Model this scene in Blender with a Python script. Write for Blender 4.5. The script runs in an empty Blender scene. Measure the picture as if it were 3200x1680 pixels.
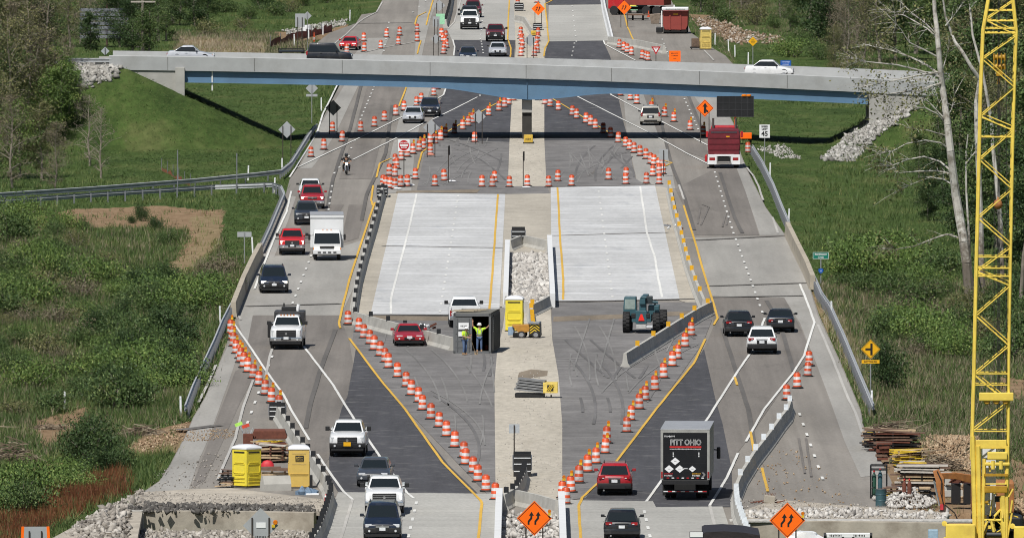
import bpy, bmesh, math, random
import numpy as np
from mathutils import Vector, Matrix
R = math.radians
SC = bpy.context.scene
COL = SC.collection
rnd = random.Random(7)
NR = np.random.default_rng(11)

# ---------------------------------------------------------------- camera, sky, sun, exposure
CAM_Z, CAM_Y, FPX = 49.0, -1100.0, 49000.0        # metres, metres, focal length in 3200-px-wide pixels
PITCH = math.atan(2198.0 / FPX)
cam_d = bpy.data.cameras.new('camera'); cam = bpy.data.objects.new('camera', cam_d); COL.objects.link(cam)
cam_d.sensor_width = 36; cam_d.lens = FPX / 3200 * 36
cam_d.clip_start = 5; cam_d.clip_end = 9000
cam.location = (0, CAM_Y, CAM_Z); cam.rotation_euler = (math.pi/2 - PITCH, 0, 0)
SC.camera = cam
SUN_EL, SUN_AZ = R(55), R(204)                    # azimuth clockwise from +Y: behind the camera, a little to the left
w = bpy.data.worlds.new("World"); SC.world = w; w.use_nodes = True
nt = w.node_tree
sky = nt.nodes.new('ShaderNodeTexSky'); sky.sky_type = 'NISHITA'; sky.sun_disc = False
sky.sun_elevation = SUN_EL; sky.sun_rotation = SUN_AZ
bg = nt.nodes['Background']; bg.inputs[1].default_value = 0.055
nt.links.new(sky.outputs[0], bg.inputs[0])
sl = bpy.data.lights.new('sun', 'SUN'); sl.energy = 5.0; sl.angle = R(0.5); sl.color = (1.0, 0.965, 0.90)
sun = bpy.data.objects.new('sun', sl); COL.objects.link(sun)
sdir = Vector((math.sin(SUN_AZ)*math.cos(SUN_EL), math.cos(SUN_AZ)*math.cos(SUN_EL), math.sin(SUN_EL)))
sun.rotation_euler = sdir.to_track_quat('Z', 'Y').to_euler()
SC.view_settings.view_transform = 'Standard'; SC.view_settings.look = 'None'
SC.view_settings.exposure = 0.08; SC.view_settings.gamma = 1.0
SC.render.engine = 'CYCLES'
SC.cycles.pixel_filter_type = 'BLACKMAN_HARRIS'; SC.cycles.filter_width = 1.05
SC.cycles.max_bounces = 6; SC.cycles.transparent_max_bounces = 4

# ---------------------------------------------------------------- photo pixel -> point on the level ground (or on height z)
def G(px, py, z=0.0):
    x = (px-1600)/FPX; y = -(py-840)/FPX
    d = Vector((x, math.cos(PITCH)+y*math.sin(PITCH), -math.sin(PITCH)+y*math.cos(PITCH)))
    t = (z-CAM_Z)/d.z
    return Vector((d.x*t, CAM_Y+d.y*t, z))
def GXY(px, py):
    v = G(px, py); return (v.x, v.y)
def SCALE(py):                                     # photo pixels per metre for something standing where the ground is at row py
    return FPX / (G(1600, py).y - CAM_Y)
def FLATPX(x, y):                                  # level ground -> photo pixel (arrays)
    dy = y-CAM_Y
    dep = dy*math.cos(PITCH) + CAM_Z*math.sin(PITCH)
    up = dy*math.sin(PITCH) - CAM_Z*math.cos(PITCH)
    return 1600 + FPX*x/dep, 840 - FPX*up/dep
def AT(px, py, ground_py):                         # point seen at (px,py) in the upright plane through ground row ground_py
    g = G(1600, ground_py); dep = (g.y-CAM_Y)
    s = FPX/dep
    return Vector(((px-1600)/s, g.y, (ground_py-py)/s))

# ---------------------------------------------------------------- object bookkeeping
def tag(o, label=None, cat=None, group=None, kind=None):
    if label: o['label'] = label
    if cat: o['category'] = cat
    if group: o['group'] = group
    if kind: o['kind'] = kind
    return o
def thing(name, label, cat, loc=(0,0,0), rz=0.0, group=None):
    o = bpy.data.objects.new(name, None); COL.objects.link(o); o.empty_display_size = 0.2
    o.location = loc; o.rotation_euler = (0,0,rz)
    return tag(o, label, cat, group)
def copy_tree(o, parent=None):
    c = o.copy(); COL.objects.link(c)
    if parent: c.parent = parent
    for ch in o.children: copy_tree(ch, c)
    return c
def place(proto, used, loc, rz, label, group=None, scale=None):
    o = proto if not used else copy_tree(proto)
    o.location = loc; o.rotation_euler = (0,0,rz)
    if scale: o.scale = (scale,)*3 if not hasattr(scale,'__len__') else scale
    o['label'] = label
    if group: o['group'] = group
    return o

# ---------------------------------------------------------------- mesh builder
class MB:
    def __init__(s): s.v = []; s.f = []; s.m = []
    def add(s, vs, fs, mi=0):
        b = len(s.v); s.v += [tuple(p) for p in vs]
        for f in fs: s.f.append(tuple(b+i for i in f)); s.m.append(mi)
        return s
    def box(s, c, d, mi=0, rz=0.0, rx=0.0, ry=0.0, taper=1.0):
        hx, hy, hz = d[0]/2, d[1]/2, d[2]/2
        vs = [Vector((sx*hx*(taper if sz>0 else 1), sy*hy*(taper if sz>0 else 1), sz*hz)) for sz in (-1,1) for sx,sy in ((-1,-1),(1,-1),(1,1),(-1,1))]
        if rz or rx or ry:
            M = Matrix.Rotation(rz,3,'Z') @ Matrix.Rotation(ry,3,'Y') @ Matrix.Rotation(rx,3,'X'); vs = [M@p for p in vs]
        vs = [p+Vector(c) for p in vs]
        return s.add(vs, [(3,2,1,0),(4,5,6,7),(0,1,5,4),(1,2,6,5),(2,3,7,6),(3,0,4,7)], mi)
    def tube(s, a, b, r, n=6, mi=0, r2=None):
        a = Vector(a); b = Vector(b); d = b-a
        if d.length < 1e-6: return s
        q = d.to_track_quat('Z','Y').to_matrix(); r2 = r if r2 is None else r2
        vs = []
        for c, rr in ((a,r),(b,r2)):
            for i in range(n):
                t = 2*math.pi*(i+.5)/n; vs.append(c + q@Vector((rr*math.cos(t), rr*math.sin(t), 0)))
        fs = [(i,(i+1)%n,n+(i+1)%n,n+i) for i in range(n)] + [tuple(range(n-1,-1,-1)), tuple(range(n,2*n))]
        return s.add(vs, fs, mi)
    def path(s, pts, radii, n=6, mi=0):
        for i in range(len(pts)-1):
            s.tube(pts[i], pts[i+1], radii[i] if hasattr(radii,'__len__') else radii, n, mi, radii[i+1] if hasattr(radii,'__len__') else radii)
        return s
    def lathe(s, prof, n=16, mis=None, c=(0,0,0), sx=1, sy=1):
        vs = []
        for r, z in prof:
            for i in range(n):
                t = 2*math.pi*i/n; vs.append((c[0]+sx*r*math.cos(t), c[1]+sy*r*math.sin(t), c[2]+z))
        b = len(s.v); s.v += vs
        for k in range(len(prof)-1):
            for i in range(n):
                j = (i+1)%n
                s.f.append((b+k*n+i, b+k*n+j, b+(k+1)*n+j, b+(k+1)*n+i)); s.m.append(mis[k] if mis else 0)
        s.f.append(tuple(b+i for i in range(n-1,-1,-1))); s.m.append(mis[0] if mis else 0)
        e = b+(len(prof)-1)*n
        s.f.append(tuple(e+i for i in range(n))); s.m.append(mis[-1] if mis else 0)
        return s
    def loft(s, rings, mi=0, cap=True):
        n = len(rings[0]); b = len(s.v)
        for r in rings: s.v += [tuple(p) for p in r]
        for k in range(len(rings)-1):
            for i in range(n):
                j = (i+1)%n
                s.f.append((b+k*n+i, b+k*n+j, b+(k+1)*n+j, b+(k+1)*n+i)); s.m.append(mi)
        if cap:
            s.f.append(tuple(b+i for i in range(n-1,-1,-1))); s.m.append(mi)
            e = b+(len(rings)-1)*n
            s.f.append(tuple(e+i for i in range(n))); s.m.append(mi)
        return s
    def prism(s, pts, y0, y1, mi=0):               # outline in x,z extruded along y
        n = len(pts)
        vs = [(p[0],y0,p[1]) for p in pts] + [(p[0],y1,p[1]) for p in pts]
        return s.add(vs, [tuple(range(n)), tuple(range(2*n-1,n-1,-1))] + [(i,n+i,n+(i+1)%n,(i+1)%n) for i in range(n)], mi)
    def sheet(s, pts, z, skirt=0.0, mi=0):         # flat outline in x,y
        n = len(pts)
        a = sum(pts[i][0]*pts[(i+1)%n][1]-pts[(i+1)%n][0]*pts[i][1] for i in range(n))
        if a < 0: pts = pts[::-1]
        s.add([(p[0],p[1],z) for p in pts], [tuple(range(n))], mi)
        if skirt:
            s.add([(p[0],p[1],z) for p in pts]+[(p[0],p[1],z-skirt) for p in pts], [(n+i,n+(i+1)%n,(i+1)%n,i) for i in range(n)], mi)
        return s
    def build(s, name, mats, parent=None, smooth=None, loc=None, bevel=0, recalc=True):
        me = bpy.data.meshes.new(name)
        me.from_pydata(s.v, [], s.f)
        if not isinstance(mats, (list,tuple)): mats = [mats]
        for m in mats: me.materials.append(m)
        me.polygons.foreach_set('material_index', s.m)
        if recalc or bevel:
            bm = bmesh.new(); bm.from_mesh(me)
            if bevel:
                bmesh.ops.remove_doubles(bm, verts=bm.verts, dist=1e-5)
                es = [e for e in bm.edges if len(e.link_faces)==2 and e.calc_face_angle(0) > 0.5]
                bmesh.ops.bevel(bm, geom=es, offset=bevel, segments=2, affect='EDGES', profile=.6, clamp_overlap=True)
            bmesh.ops.recalc_face_normals(bm, faces=bm.faces)
            bm.to_mesh(me); bm.free()
        if smooth is not None:
            me.shade_smooth(); me.set_sharp_from_angle(angle=R(smooth))
        me.update()
        o = bpy.data.objects.new(name, me); COL.objects.link(o)
        if parent: o.parent = parent
        if loc: o.location = loc
        return o
def npmesh(name, verts, faces, mats, cols=None, parent=None, mi=None):
    me = bpy.data.meshes.new(name); nv = len(verts); nf, k = faces.shape
    me.vertices.add(nv); me.vertices.foreach_set('co', np.ascontiguousarray(verts, dtype=np.float32).ravel())
    me.loops.add(nf*k); me.loops.foreach_set('vertex_index', np.ascontiguousarray(faces, dtype=np.int32).ravel())
    me.polygons.add(nf); me.polygons.foreach_set('loop_start', np.arange(0, nf*k, k, dtype=np.int32))
    if not isinstance(mats,(list,tuple)): mats = [mats]
    for m in mats: me.materials.append(m)
    if mi is not None: me.polygons.foreach_set('material_index', np.ascontiguousarray(mi, dtype=np.int32))
    me.update(calc_edges=True); me.validate()
    if cols is not None:
        a = me.color_attributes.new('Col', 'FLOAT_COLOR', 'POINT')
        c = np.ones((nv,4), np.float32); c[:,:3] = cols; a.data.foreach_set('color', c.ravel())
    o = bpy.data.objects.new(name, me); COL.objects.link(o)
    if parent: o.parent = parent
    return o
def words(txt, size, m, parent, loc, rz=0.0, name='lettering', xs=1.0, depth=0.006, align='CENTER', bold=0.0):
    cu = bpy.data.curves.new(name, 'FONT'); cu.body = txt; cu.size = size; cu.align_x = align; cu.align_y = 'CENTER'
    cu.extrude = depth/2; cu.resolution_u = 3; cu.offset = bold
    t = bpy.data.objects.new(name, cu); COL.objects.link(t)
    me = bpy.data.meshes.new_from_object(t.evaluated_get(bpy.context.evaluated_depsgraph_get()))
    bpy.data.objects.remove(t); bpy.data.curves.remove(cu)
    me.materials.clear(); me.materials.append(m)
    o = bpy.data.objects.new(name, me); COL.objects.link(o); o.parent = parent
    o.location = loc; o.rotation_euler = (math.pi/2, 0, rz); o.scale = (xs,1,1)
    return o

# ---------------------------------------------------------------- materials
class NT:
    def __init__(s, name):
        s.m = bpy.data.materials.new(name); s.m.use_nodes = True; s.t = s.m.node_tree; s.p = s.t.nodes['Principled BSDF']
        s.co = s.t.nodes.new('ShaderNodeTexCoord')
    def n(s, kind, **kw):
        d = s.t.nodes.new(kind)
        for k, v in kw.items(): setattr(d, k, v)
        return d
    def l(s, a, b): s.t.links.new(a, b)
    def noise(s, scale, detail=4, rough=.6, stretch=(1,1,1), dist=0.0):
        mp = s.n('ShaderNodeMapping'); mp.inputs['Scale'].default_value = stretch; s.l(s.co.outputs['Object'], mp.inputs[0])
        d = s.n('ShaderNodeTexNoise'); d.inputs['Scale'].default_value = scale; d.inputs['Detail'].default_value = detail
        d.inputs['Roughness'].default_value = rough; d.inputs['Distortion'].default_value = dist
        s.l(mp.outputs[0], d.inputs['Vector']); return d.outputs['Fac']
    def ramp(s, fac, stops):
        r = s.n('ShaderNodeValToRGB'); e = r.color_ramp.elements
        while len(e) < len(stops): e.new(0.5)
        for el, (p, c) in zip(e, stops): el.position = p; el.color = (c,c,c,1) if not hasattr(c,'__len__') else (*c[:3],1)
        s.l(fac, r.inputs[0]); return r.outputs[0]
    def mix(s, fac, a, b, mode='MIX'):
        d = s.n('ShaderNodeMix', data_type='RGBA', blend_type=mode)
        if hasattr(fac,'is_output'): s.l(fac, d.inputs[0])
        else: d.inputs[0].default_value = fac
        for sock, x in ((d.inputs[6],a),(d.inputs[7],b)):
            if hasattr(x,'is_output'): s.l(x, sock)
            else: sock.default_value = (*x[:3],1)
        return d.outputs[2]
    def out(s, col, rough=.7, metal=0, bump=None, bd=.02, coat=0, spec=.5):
        if hasattr(col,'is_output'): s.l(col, s.p.inputs['Base Color'])
        else: s.p.inputs['Base Color'].default_value = (*col[:3],1)
        s.p.inputs['Roughness'].default_value = rough; s.p.inputs['Metallic'].default_value = metal
        s.p.inputs['Coat Weight'].default_value = coat; s.p.inputs['Specular IOR Level'].default_value = spec
        s.p.inputs['Coat Roughness'].default_value = .05
        if bump is not None:
            b = s.n('ShaderNodeBump'); b.inputs['Distance'].default_value = bd; b.inputs['Strength'].default_value = 1
            s.l(bump, b.inputs['Height']); s.l(b.outputs[0], s.p.inputs['Normal'])
        return s.m
_mc = {}
def mat(name, c, rough=.6, metal=0, var=.18, scale=5, coat=0, bump=0, spec=.5, dirt=None, dirtamt=.5):
    """plain coloured surface with mottling, grime of its own shape and a slight unevenness"""
    if name in _mc: return _mc[name]
    t = NT(name); f = t.noise(scale, 5, .65)
    lo = tuple(x*(1-var) for x in c); hi = tuple(min(1,x*(1+var)) for x in c)
    col = t.ramp(f, [(.3,lo),(.7,hi)])
    if dirt:
        g = t.noise(scale*.45, 6, .7); col = t.mix(t.ramp(g, [(.5,0.0),(.72,dirtamt)]), col, dirt)
    _mc[name] = t.out(col, rough, metal, f if bump else None, bump, coat, spec)
    return _mc[name]
def paint(name, c): return mat('paint_'+name, c, .32, 0, .06, 2.5, coat=.7, spec=.5, dirt=(.16,.15,.13), dirtamt=.22)
def lamp(name, c, strength):
    t = NT(name); t.p.inputs['Emission Color'].default_value = (*c,1); t.p.inputs['Emission Strength'].default_value = strength
    return t.out(c, .2)
# ================================================================ the setting: ground, roads, markings
def road_mat(name, c, amp=.16, streak=(1,.06,1), sscale=.9, stain=(.05,.048,.045), stainamt=.35, fine=5.0, rough=.9, bd=.01, lightc=None, lightamt=0.0, lst=(.08,1.0,1)):
    t = NT(name)
    big = t.noise(.13, 4, .6, (1,.18,1)); st = t.noise(sscale, 5, .62, streak); fi = t.noise(fine, 6, .7, (1,.5,1)); big2 = t.noise(.5, 6, .7, (.6,.12,1))
    lo = tuple(x*(1-amp) for x in c); hi = tuple(x*(1+amp) for x in c)
    col = t.ramp(st, [(.3,lo),(.7,hi)])
    col = t.mix(.8, col, t.ramp(big, [(.3,.78),(.7,1.16)]), 'MULTIPLY')
    col = t.mix(.6, col, t.ramp(fi, [(.3,.72),(.7,1.22)]), 'MULTIPLY')
    col = t.mix(t.ramp(big2, [(.56,0.0),(.74,stainamt)]), col, stain)
    if lightc:
        lg = t.noise(1.3, 6, .68, lst); col = t.mix(t.ramp(lg, [(.54,0.0),(.72,lightamt)]), col, lightc)
    return t.out(col, rough, 0, fi, bd, spec=.25)
m_lane = road_mat('worn_asphalt', (.212,.196,.177), amp=.13, streak=(1.3,.02,1), stainamt=.25)
m_shoulder = road_mat('shoulder_concrete', (.285,.276,.258), amp=.10, streak=(.9,.03,1), stain=(.16,.15,.13), stainamt=.35)
m_dark = road_mat('fresh_asphalt', (.062,.062,.069), amp=.16, streak=(1,.05,1), stain=(.03,.03,.034), stainamt=.3, lightc=(.2,.195,.19), lightamt=.5, lst=(.45,.4,1))
m_mid = road_mat('dusty_asphalt', (.158,.152,.150), amp=.22, streak=(.5,.2,1), stain=(.05,.05,.055), stainamt=.35, lightc=(.34,.33,.32), lightamt=.6, lst=(.16,.9,1))
m_slab = road_mat('new_concrete', (.44,.445,.45), amp=.10, streak=(.06,1.2,1), sscale=1.0, stain=(.26,.275,.30), stainamt=.7, fine=3.0, lightc=(.72,.73,.75), lightamt=1.0, lst=(.07,.55,1))
m_deck = road_mat('bridge_concrete', (.335,.330,.31), amp=.10, streak=(.06,.8,1), stain=(.22,.215,.20), stainamt=.3, lightc=(.45,.44,.42), lightamt=.4, lst=(.1,.5,1))
m_gravel = road_mat('pale_gravel', (.42,.385,.325), amp=.16, streak=(1,.35,1), sscale=2.0, stain=(.24,.21,.17), stainamt=.5, fine=7, bd=.03)
m_sand = road_mat('sandy_concrete', (.37,.34,.29), amp=.12, streak=(.6,.3,1), stain=(.22,.19,.15), stainamt=.5)
m_dust = road_mat('dusty_rubble_ground', (.36,.325,.275), amp=.2, streak=(.6,.6,1), stain=(.18,.15,.12), stainamt=.5, fine=7, bd=.03)
m_white = road_mat('white_road_paint', (.60,.60,.58), amp=.08, stain=(.30,.29,.27), stainamt=.35)
m_faint = road_mat('worn_white_paint', (.40,.39,.37), amp=.1, stain=(.2,.19,.17), stainamt=.7)
m_yellow = road_mat('yellow_road_paint', (.55,.34,.06), amp=.08, stain=(.30,.20,.06), stainamt=.4)
m_seam = road_mat('crack_sealant', (.115,.108,.102), amp=.15)
m_tmark = road_mat('tyre_rubber_mark', (.150,.138,.128), amp=.2)
m_soil = road_mat('brown_wet_soil', (.20,.165,.125), amp=.2)
m_grassdummy = None

LEFT_EDGE = [(1240,-140),(1194,0),(1176,39),(1130,46),(1112,73),(1030,103),(953,162),(1040,205),(1070,250),(985,415),(930,525),(905,560),(895,600),(870,660),(800,830),(745,965),(735,1000),(690,1120),(640,1240),(603,1303),(582,1353),(532,1448),(497,1502),(440,1540)]
RIGHT_EDGE = [(2060,-140),(2097,0),(2108,21),(2147,71),(2160,103),(2225,149),(2267,174),(2292,202),(2245,302),(2292,383),(2315,480),(2338,535),(2392,645),(2455,735),(2527,882),(2560,985),(2640,1160),(2690,1280),(2705,1360),(2745,1420),(2785,1500),(2805,1592)]
def poly(pts): return [GXY(*p) for p in pts]
def struct(name, m, pts, z, skirt=0):
    o = MB().sheet(poly(pts), z, skirt).build(name, m); tag(o, kind='structure'); return o
# wider, far part of the carriageways behind the picture's top edge is carried on as well
struct('road', m_lane, [(1330,-620)]+LEFT_EDGE+[(1000,1562),(1045,1720),(1560,1760),(1756,1760),(2320,1720),(2330,1592)]+RIGHT_EDGE[::-1]+[(1930,-620)], 0.0, .35)
# paler hard shoulders
struct('road_shoulder', m_shoulder, [(1085,252),(1128,252),(1090,330),(1050,415),(1010,480),(975,525),(935,528),(985,418)], .012)
struct('road_shoulder', m_shoulder, [(790,868),(850,740),(905,610),(925,615),(900,690),(870,770),(835,860),(800,960),(820,1000),(770,1075),(745,1010),(750,965)], .012)
struct('road_shoulder', m_shoulder, [(727,1050),(745,1105),(712,1200),(680,1290),(652,1370),(618,1445),(590,1530),(445,1540),(500,1502),(535,1448),(585,1353),(606,1303),(643,1240),(693,1120)], .012)
struct('road_shoulder', m_shoulder, [(2160,290),(2242,302),(2290,383),(2312,480),(2335,535),(2390,645),(2452,735),(2433,735),(2375,735),(2330,600),(2300,520),(2250,430),(2205,350)], .012)
struct('road_shoulder', m_shoulder, [(2000,745),(2452,738),(2524,882),(2555,985),(2636,1160),(2687,1280),(2702,1360),(2742,1420),(2772,1480),(2690,1490),(2640,1380),(2590,1240),(2545,1120),(2500,1010),(2450,930),(2220,925),(2190,800),(2165,745)], .012)
struct('road_shoulder', m_shoulder, [(1000,790),(1085,765),(1150,745),(1105,900),(1065,985),(760,985),(800,870),(860,800)], .011)
struct('road_shoulder', m_shoulder, [(1310,-10),(1370,-10),(1345,60),(1330,120),(1318,178),(1295,178),(1300,120)], .012)
struct('road_shoulder', m_shoulder, [(1100,180),(1150,120),(1215,118),(1190,178)], .012)
struct('road_shoulder', m_shoulder, [(1275,262),(1350,262),(1330,330),(1310,400),(1295,480),(1285,600),(1195,605),(1212,520),(1240,400)], .012)
struct('road_shoulder', m_shoulder, [(1945,262),(2015,262),(2050,330),(2075,420),(2098,520),(2110,590),(1995,590),(1980,520),(1960,430)], .012)
# far new concrete lanes and the dark asphalt across the gap
struct('concrete_lanes', m_deck, [(1455,-400),(1605,-400),(1611,127),(1412,126),(1397,92),(1425,60)], .022)
struct('concrete_lanes', m_deck, [(1715,17),(1882,15),(1910,128),(1712,131)], .022)
struct('asphalt', m_dark, [(1732,-60),(1860,-60),(1885,14),(1712,16),(1704,0)], .022)
struct('asphalt', m_dark, [(1416,126),(1610,127),(1604,200),(1600,300),(1592,446),(1440,440),(1380,412),(1352,376),(1375,315),(1410,255),(1420,180)], .030)
struct('asphalt', m_dark, [(1706,131),(1884,128),(1907,178),(1931,299),(1949,386),(1962,429),(1940,440),(1701,440),(1698,300)], .030)
struct('asphalt', m_mid, [(1345,381),(1440,440),(1592,445),(1586,605),(1300,605),(1310,560),(1322,500)], .034)
struct('asphalt', m_mid, [(1701,440),(1940,440),(1962,430),(1972,495),(1986,559),(2010,574),(2045,585),(1708,586)], .034)
struct('asphalt', m_mid, [(1586,583),(1708,583),(1720,607),(1580,609)], .032)
# median of pale gravel
struct('gravel_median', m_gravel, [(1604,-20),(1702,-20),(1712,131),(1701,180),(1701,440),(1708,583),(1587,583),(1592,446),(1600,300),(1612,150)], .036)
struct('gravel_median', m_gravel, [(1581,953),(1720,953),(1726,1063),(1745,1173),(1757,1324),(1757,1560),(1549,1560),(1545,1200),(1553,1105),(1572,1020)], .036)
# new slabs and the ledges beside them
struct('concrete_ledge', m_sand, [(1205,608),(1244,604),(1158,983),(1105,983),(1120,905),(1152,790),(1180,690)], .026)
struct('concrete_ledge', m_sand, [(2047,581),(2092,590),(2118,680),(2155,800),(2190,930),(2200,960),(2124,940),(2060,650)], .026)
struct('concrete_slab', m_slab, [(1244,604),(1579,608),(1560,986),(1158,983)], .045)
struct('concrete_slab', m_slab, [(1721,587),(2047,581),(2124,936),(1724,942)], .045)
struct('sandy_strip', m_sand, [(1579,608),(1721,606),(1724,945),(1562,960)], .040)
struct('asphalt', m_mid, [(1110,990),(1560,986),(1572,1020),(1553,1105),(1549,1541),(1520,1541),(1270,1280),(1100,1070)], .028)
struct('asphalt', m_mid, [(1724,945),(2205,945),(2225,1000),(2195,1075),(2050,1280),(1830,1555),(1757,1565),(1757,1324),(1745,1173),(1726,1063)], .028)
struct('brown_patch', m_soil, [(1160,987),(1430,990),(1430,1003),(1165,1001)], .034)
struct('brown_patch', m_soil, [(1730,990),(1935,983),(2160,972),(2160,985),(1935,997),(1728,1006)], .034)
struct('brown_patch', m_soil, [(1622,1165),(1660,1155),(1712,1160),(1710,1175),(1650,1184),(1618,1180)], .043)
struct('brown_patch', m_soil, [(1240,598),(1500,594),(1490,604),(1236,605)], .048)
struct('asphalt', m_dark, [(1117,1060),(1265,1279),(1400,1450),(1512,1560),(1057,1538),(1030,1490),(1028,1428),(1068,1275),(1085,1240),(1103,1144)], .024)
struct('asphalt', m_dark, [(2200,1090),(2235,1244),(2258,1324),(2286,1463),(2290,1583),(2048,1586),(1815,1566),(1830,1540),(1925,1445),(2052,1280),(2170,1135)], .024)
struct('bridge_deck_lanes', m_deck, [(1057,1538),(1512,1543),(1550,1541),(1556,1760),(930,1760),(985,1680),(1030,1600)], .040)
struct('bridge_deck_lanes', m_deck, [(1757,1560),(1815,1564),(2040,1566),(2050,1585),(2258,1583),(2280,1650),(2340,1760),(1757,1760)], .040)
# patches of darker wheel-worn asphalt
m_lane2 = road_mat('wheel_worn_asphalt', (.172,.157,.143), amp=.15, streak=(1.2,.02,1), stainamt=.35)
struct('worn_lane', m_lane2, [(1090,640),(1145,640),(1120,745),(1065,760)], .018)
struct('worn_lane', m_lane2, [(905,760),(985,640),(1075,640),(1005,760)], .016)
struct('worn_lane', m_lane2, [(790,985),(1060,985),(1090,1060),(1104,1140),(1084,1235),(1030,1430),(1000,1470),(955,1360),(880,1240),(800,1120),(772,1080)], .016)
struct('worn_lane', m_lane2, [(640,1500),(700,1370),(745,1270),(790,1180),(770,1140),(735,1160),(685,1290),(655,1370),(598,1525)], .016)
struct('worn_lane', m_lane2, [(2110,590),(2240,525),(2300,525),(2330,600),(2372,735),(2172,735),(2140,650)], .016)
struct('worn_lane', m_lane2, [(2218,930),(2452,932),(2505,1030),(2540,1120),(2470,1180),(2335,1375),(2300,1420),(2285,1450),(2257,1320),(2236,1243),(2200,1090),(2230,1020)], .016)
struct('worn_lane', m_lane2, [(2000,265),(2130,265),(2190,400),(2220,500),(2130,470),(2060,430),(2030,350)], .016)
struct('worn_lane', m_lane2, [(1150,262),(1270,262),(1230,360),(1190,440),(1160,560),(1060,560),(1110,400)], .016)
struct('rubble_ground', m_dust, [(440,1538),(590,1528),(720,1525),(1010,1560),(1030,1580),(1000,1596),(430,1590)], .02, .25)
struct('rubble_ground', m_dust, [(2330,1592),(2420,1560),(2600,1575),(2800,1590),(2960,1600),(2960,1626),(2320,1622)], .02, .2)

def ribbon(mb, pts, width, z, mi=0, world=False):
    P = [Vector((*(p if world else GXY(*p)),0)) for p in pts]
    L = []; Rr = []
    for i, p in enumerate(P):
        d = (P[min(i+1,len(P)-1)]-P[max(i-1,0)]).normalized(); n = Vector((-d.y,d.x,0))
        k = width/2
        L.append(p+n*k); Rr.append(p-n*k)
    z += (len(mb.f)%97)*.00004
    for i in range(len(P)-1):
        mb.add([(L[i].x,L[i].y,z),(Rr[i].x,Rr[i].y,z),(Rr[i+1].x,Rr[i+1].y,z),(L[i+1].x,L[i+1].y,z)], [(0,1,2,3)], mi)
def wob(pts, amp=.03, n=10):
    out = []
    for a, b in zip(pts[:-1], pts[1:]):
        for k in range(n):
            t = k/n; out.append((a[0]+(b[0]-a[0])*t+rnd.uniform(-amp,amp)*40, a[1]+(b[1]-a[1])*t))
    return out+[pts[-1]]
def lines(name, m, lst, width, z):
    mb = MB()
    for l in lst: ribbon(mb, wob(l, .015, 6), width, z)
    tag(mb.build(name, m), kind='structure')
WH = [[(731,1013),(781,1084),(830,1158),(887,1237),(910,1282),(967,1377)], [(992,1420),(1027,1473),(1073,1537),(1102,1562)],
 [(949,1084),(1009,1162),(1041,1205),(1084,1276),(1116,1324),(1194,1438),(1272,1541),(1294,1559)],
 [(931,524),(1040,472),(1148,421),(1258,366)], [(1102,501),(1180,462),(1254,425),(1322,387)], [(1350,376),(1420,342),(1492,305)],
 [(1357,316),(1386,298),(1400,261)], [(1802,302),(1925,364),(2047,426),(2143,479),(2218,517),(2230,524)], [(1902,280),(1909,298),(2005,348),(2090,393),(2168,433),(2210,455)],
 [(2499,889),(2524,949),(2545,1009)], [(2545,1009),(2513,1112),(2477,1169),(2389,1279),(2331,1381)], [(2306,1417),(2271,1495),(2250,1530),(2218,1580)],
 [(2342,1109),(2296,1176),(2232,1276),(2214,1306),(2150,1385),(2061,1512),(2019,1569)], [(2390,995),(2378,1025)],
 [(1302,608),(1272,741),(1237,876),(1222,935),(1221,983)], [(2001,585),(2022,730),(2047,808),(2058,876),(2069,931)],
 [(1415,126),(1421,150),(1418,176)], [(1886,128),(1890,140),(1985,190)], [(910,599),(896,663),(853,755),(821,837),(795,905)], [(1062,252),(1010,355),(990,420)], [(985,425),(905,555)]]
lines('road_marking', m_white, WH, .15, .058)
FA = [[(675,1141),(650,1200),(621,1258)], [(792,1187),(760,1272),(735,1370),(680,1500)], [(2321,510),(2353,549),(2371,585),(2385,627)], [(2414,680),(2431,730)],
 [(2556,1016),(2605,1130),(2651,1247),(2673,1290),(2694,1353)], [(1102,1562),(1085,1620),(1063,1690)], [(2218,1580),(2230,1630),(2245,1700)], [(2122,579),(2137,624)],
 [(1030,150),(1080,110),(1120,72),(1140,58),(1176,40),(1195,8)], [(1140,165),(1200,150),(1304,131)], [(2200,158),(2230,190)], [(1440,0),(1420,70),(1400,92)], [(745,985),(752,1000)], [(830,1180),(842,1120),(855,1075)]]
lines('worn_road_marking', m_faint, FA, .16, .056)
YL = [[(1222,496),(1187,512),(1176,556)], [(1166,581),(1160,627),(1165,645)], [(1171,634),(1091,876),(1059,1009),(1063,1027)], [(1091,1059),(1198,1200),(1265,1279),(1382,1445),(1503,1566),(1506,1575),(1494,1690)],
 [(1354,0),(1340,46),(1332,80)], [(1315,128),(1304,170)], [(1276,257),(1247,334)], [(1318,478),(1304,531)], [(1332,39),(1304,53),(1297,75),(1310,100)], [(1592,-20),(1586,121),(1597,153),(1595,180)],
 [(1731,0),(1703,14),(1715,131),(1703,153),(1699,178)], [(1597,300),(1505,350),(1400,412),(1318,478)], [(1700,295),(1760,330),(1850,385),(1925,428),(1995,470),(2080,505),(2100,510),(2078,521)],
 [(1556,609),(1547,737),(1537,876),(1529,974)], [(1742,588),(1751,755),(1760,876),(1760,938)], [(2136,643),(2168,744),(2207,879),(2214,899),(2243,995),(2230,1017)],
 [(2204,1061),(2168,1137),(2051,1279),(1923,1448),(1870,1509),(1820,1555),(1808,1583),(1815,1690)], [(1937,-5),(1962,89),(1980,128)], [(2381,1463),(2399,1537)], [(2296,1180),(2304,1205)], [(2345,1350),(2356,1410)]]
lines('yellow_road_marking', m_yellow, YL, .15, .060)
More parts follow.
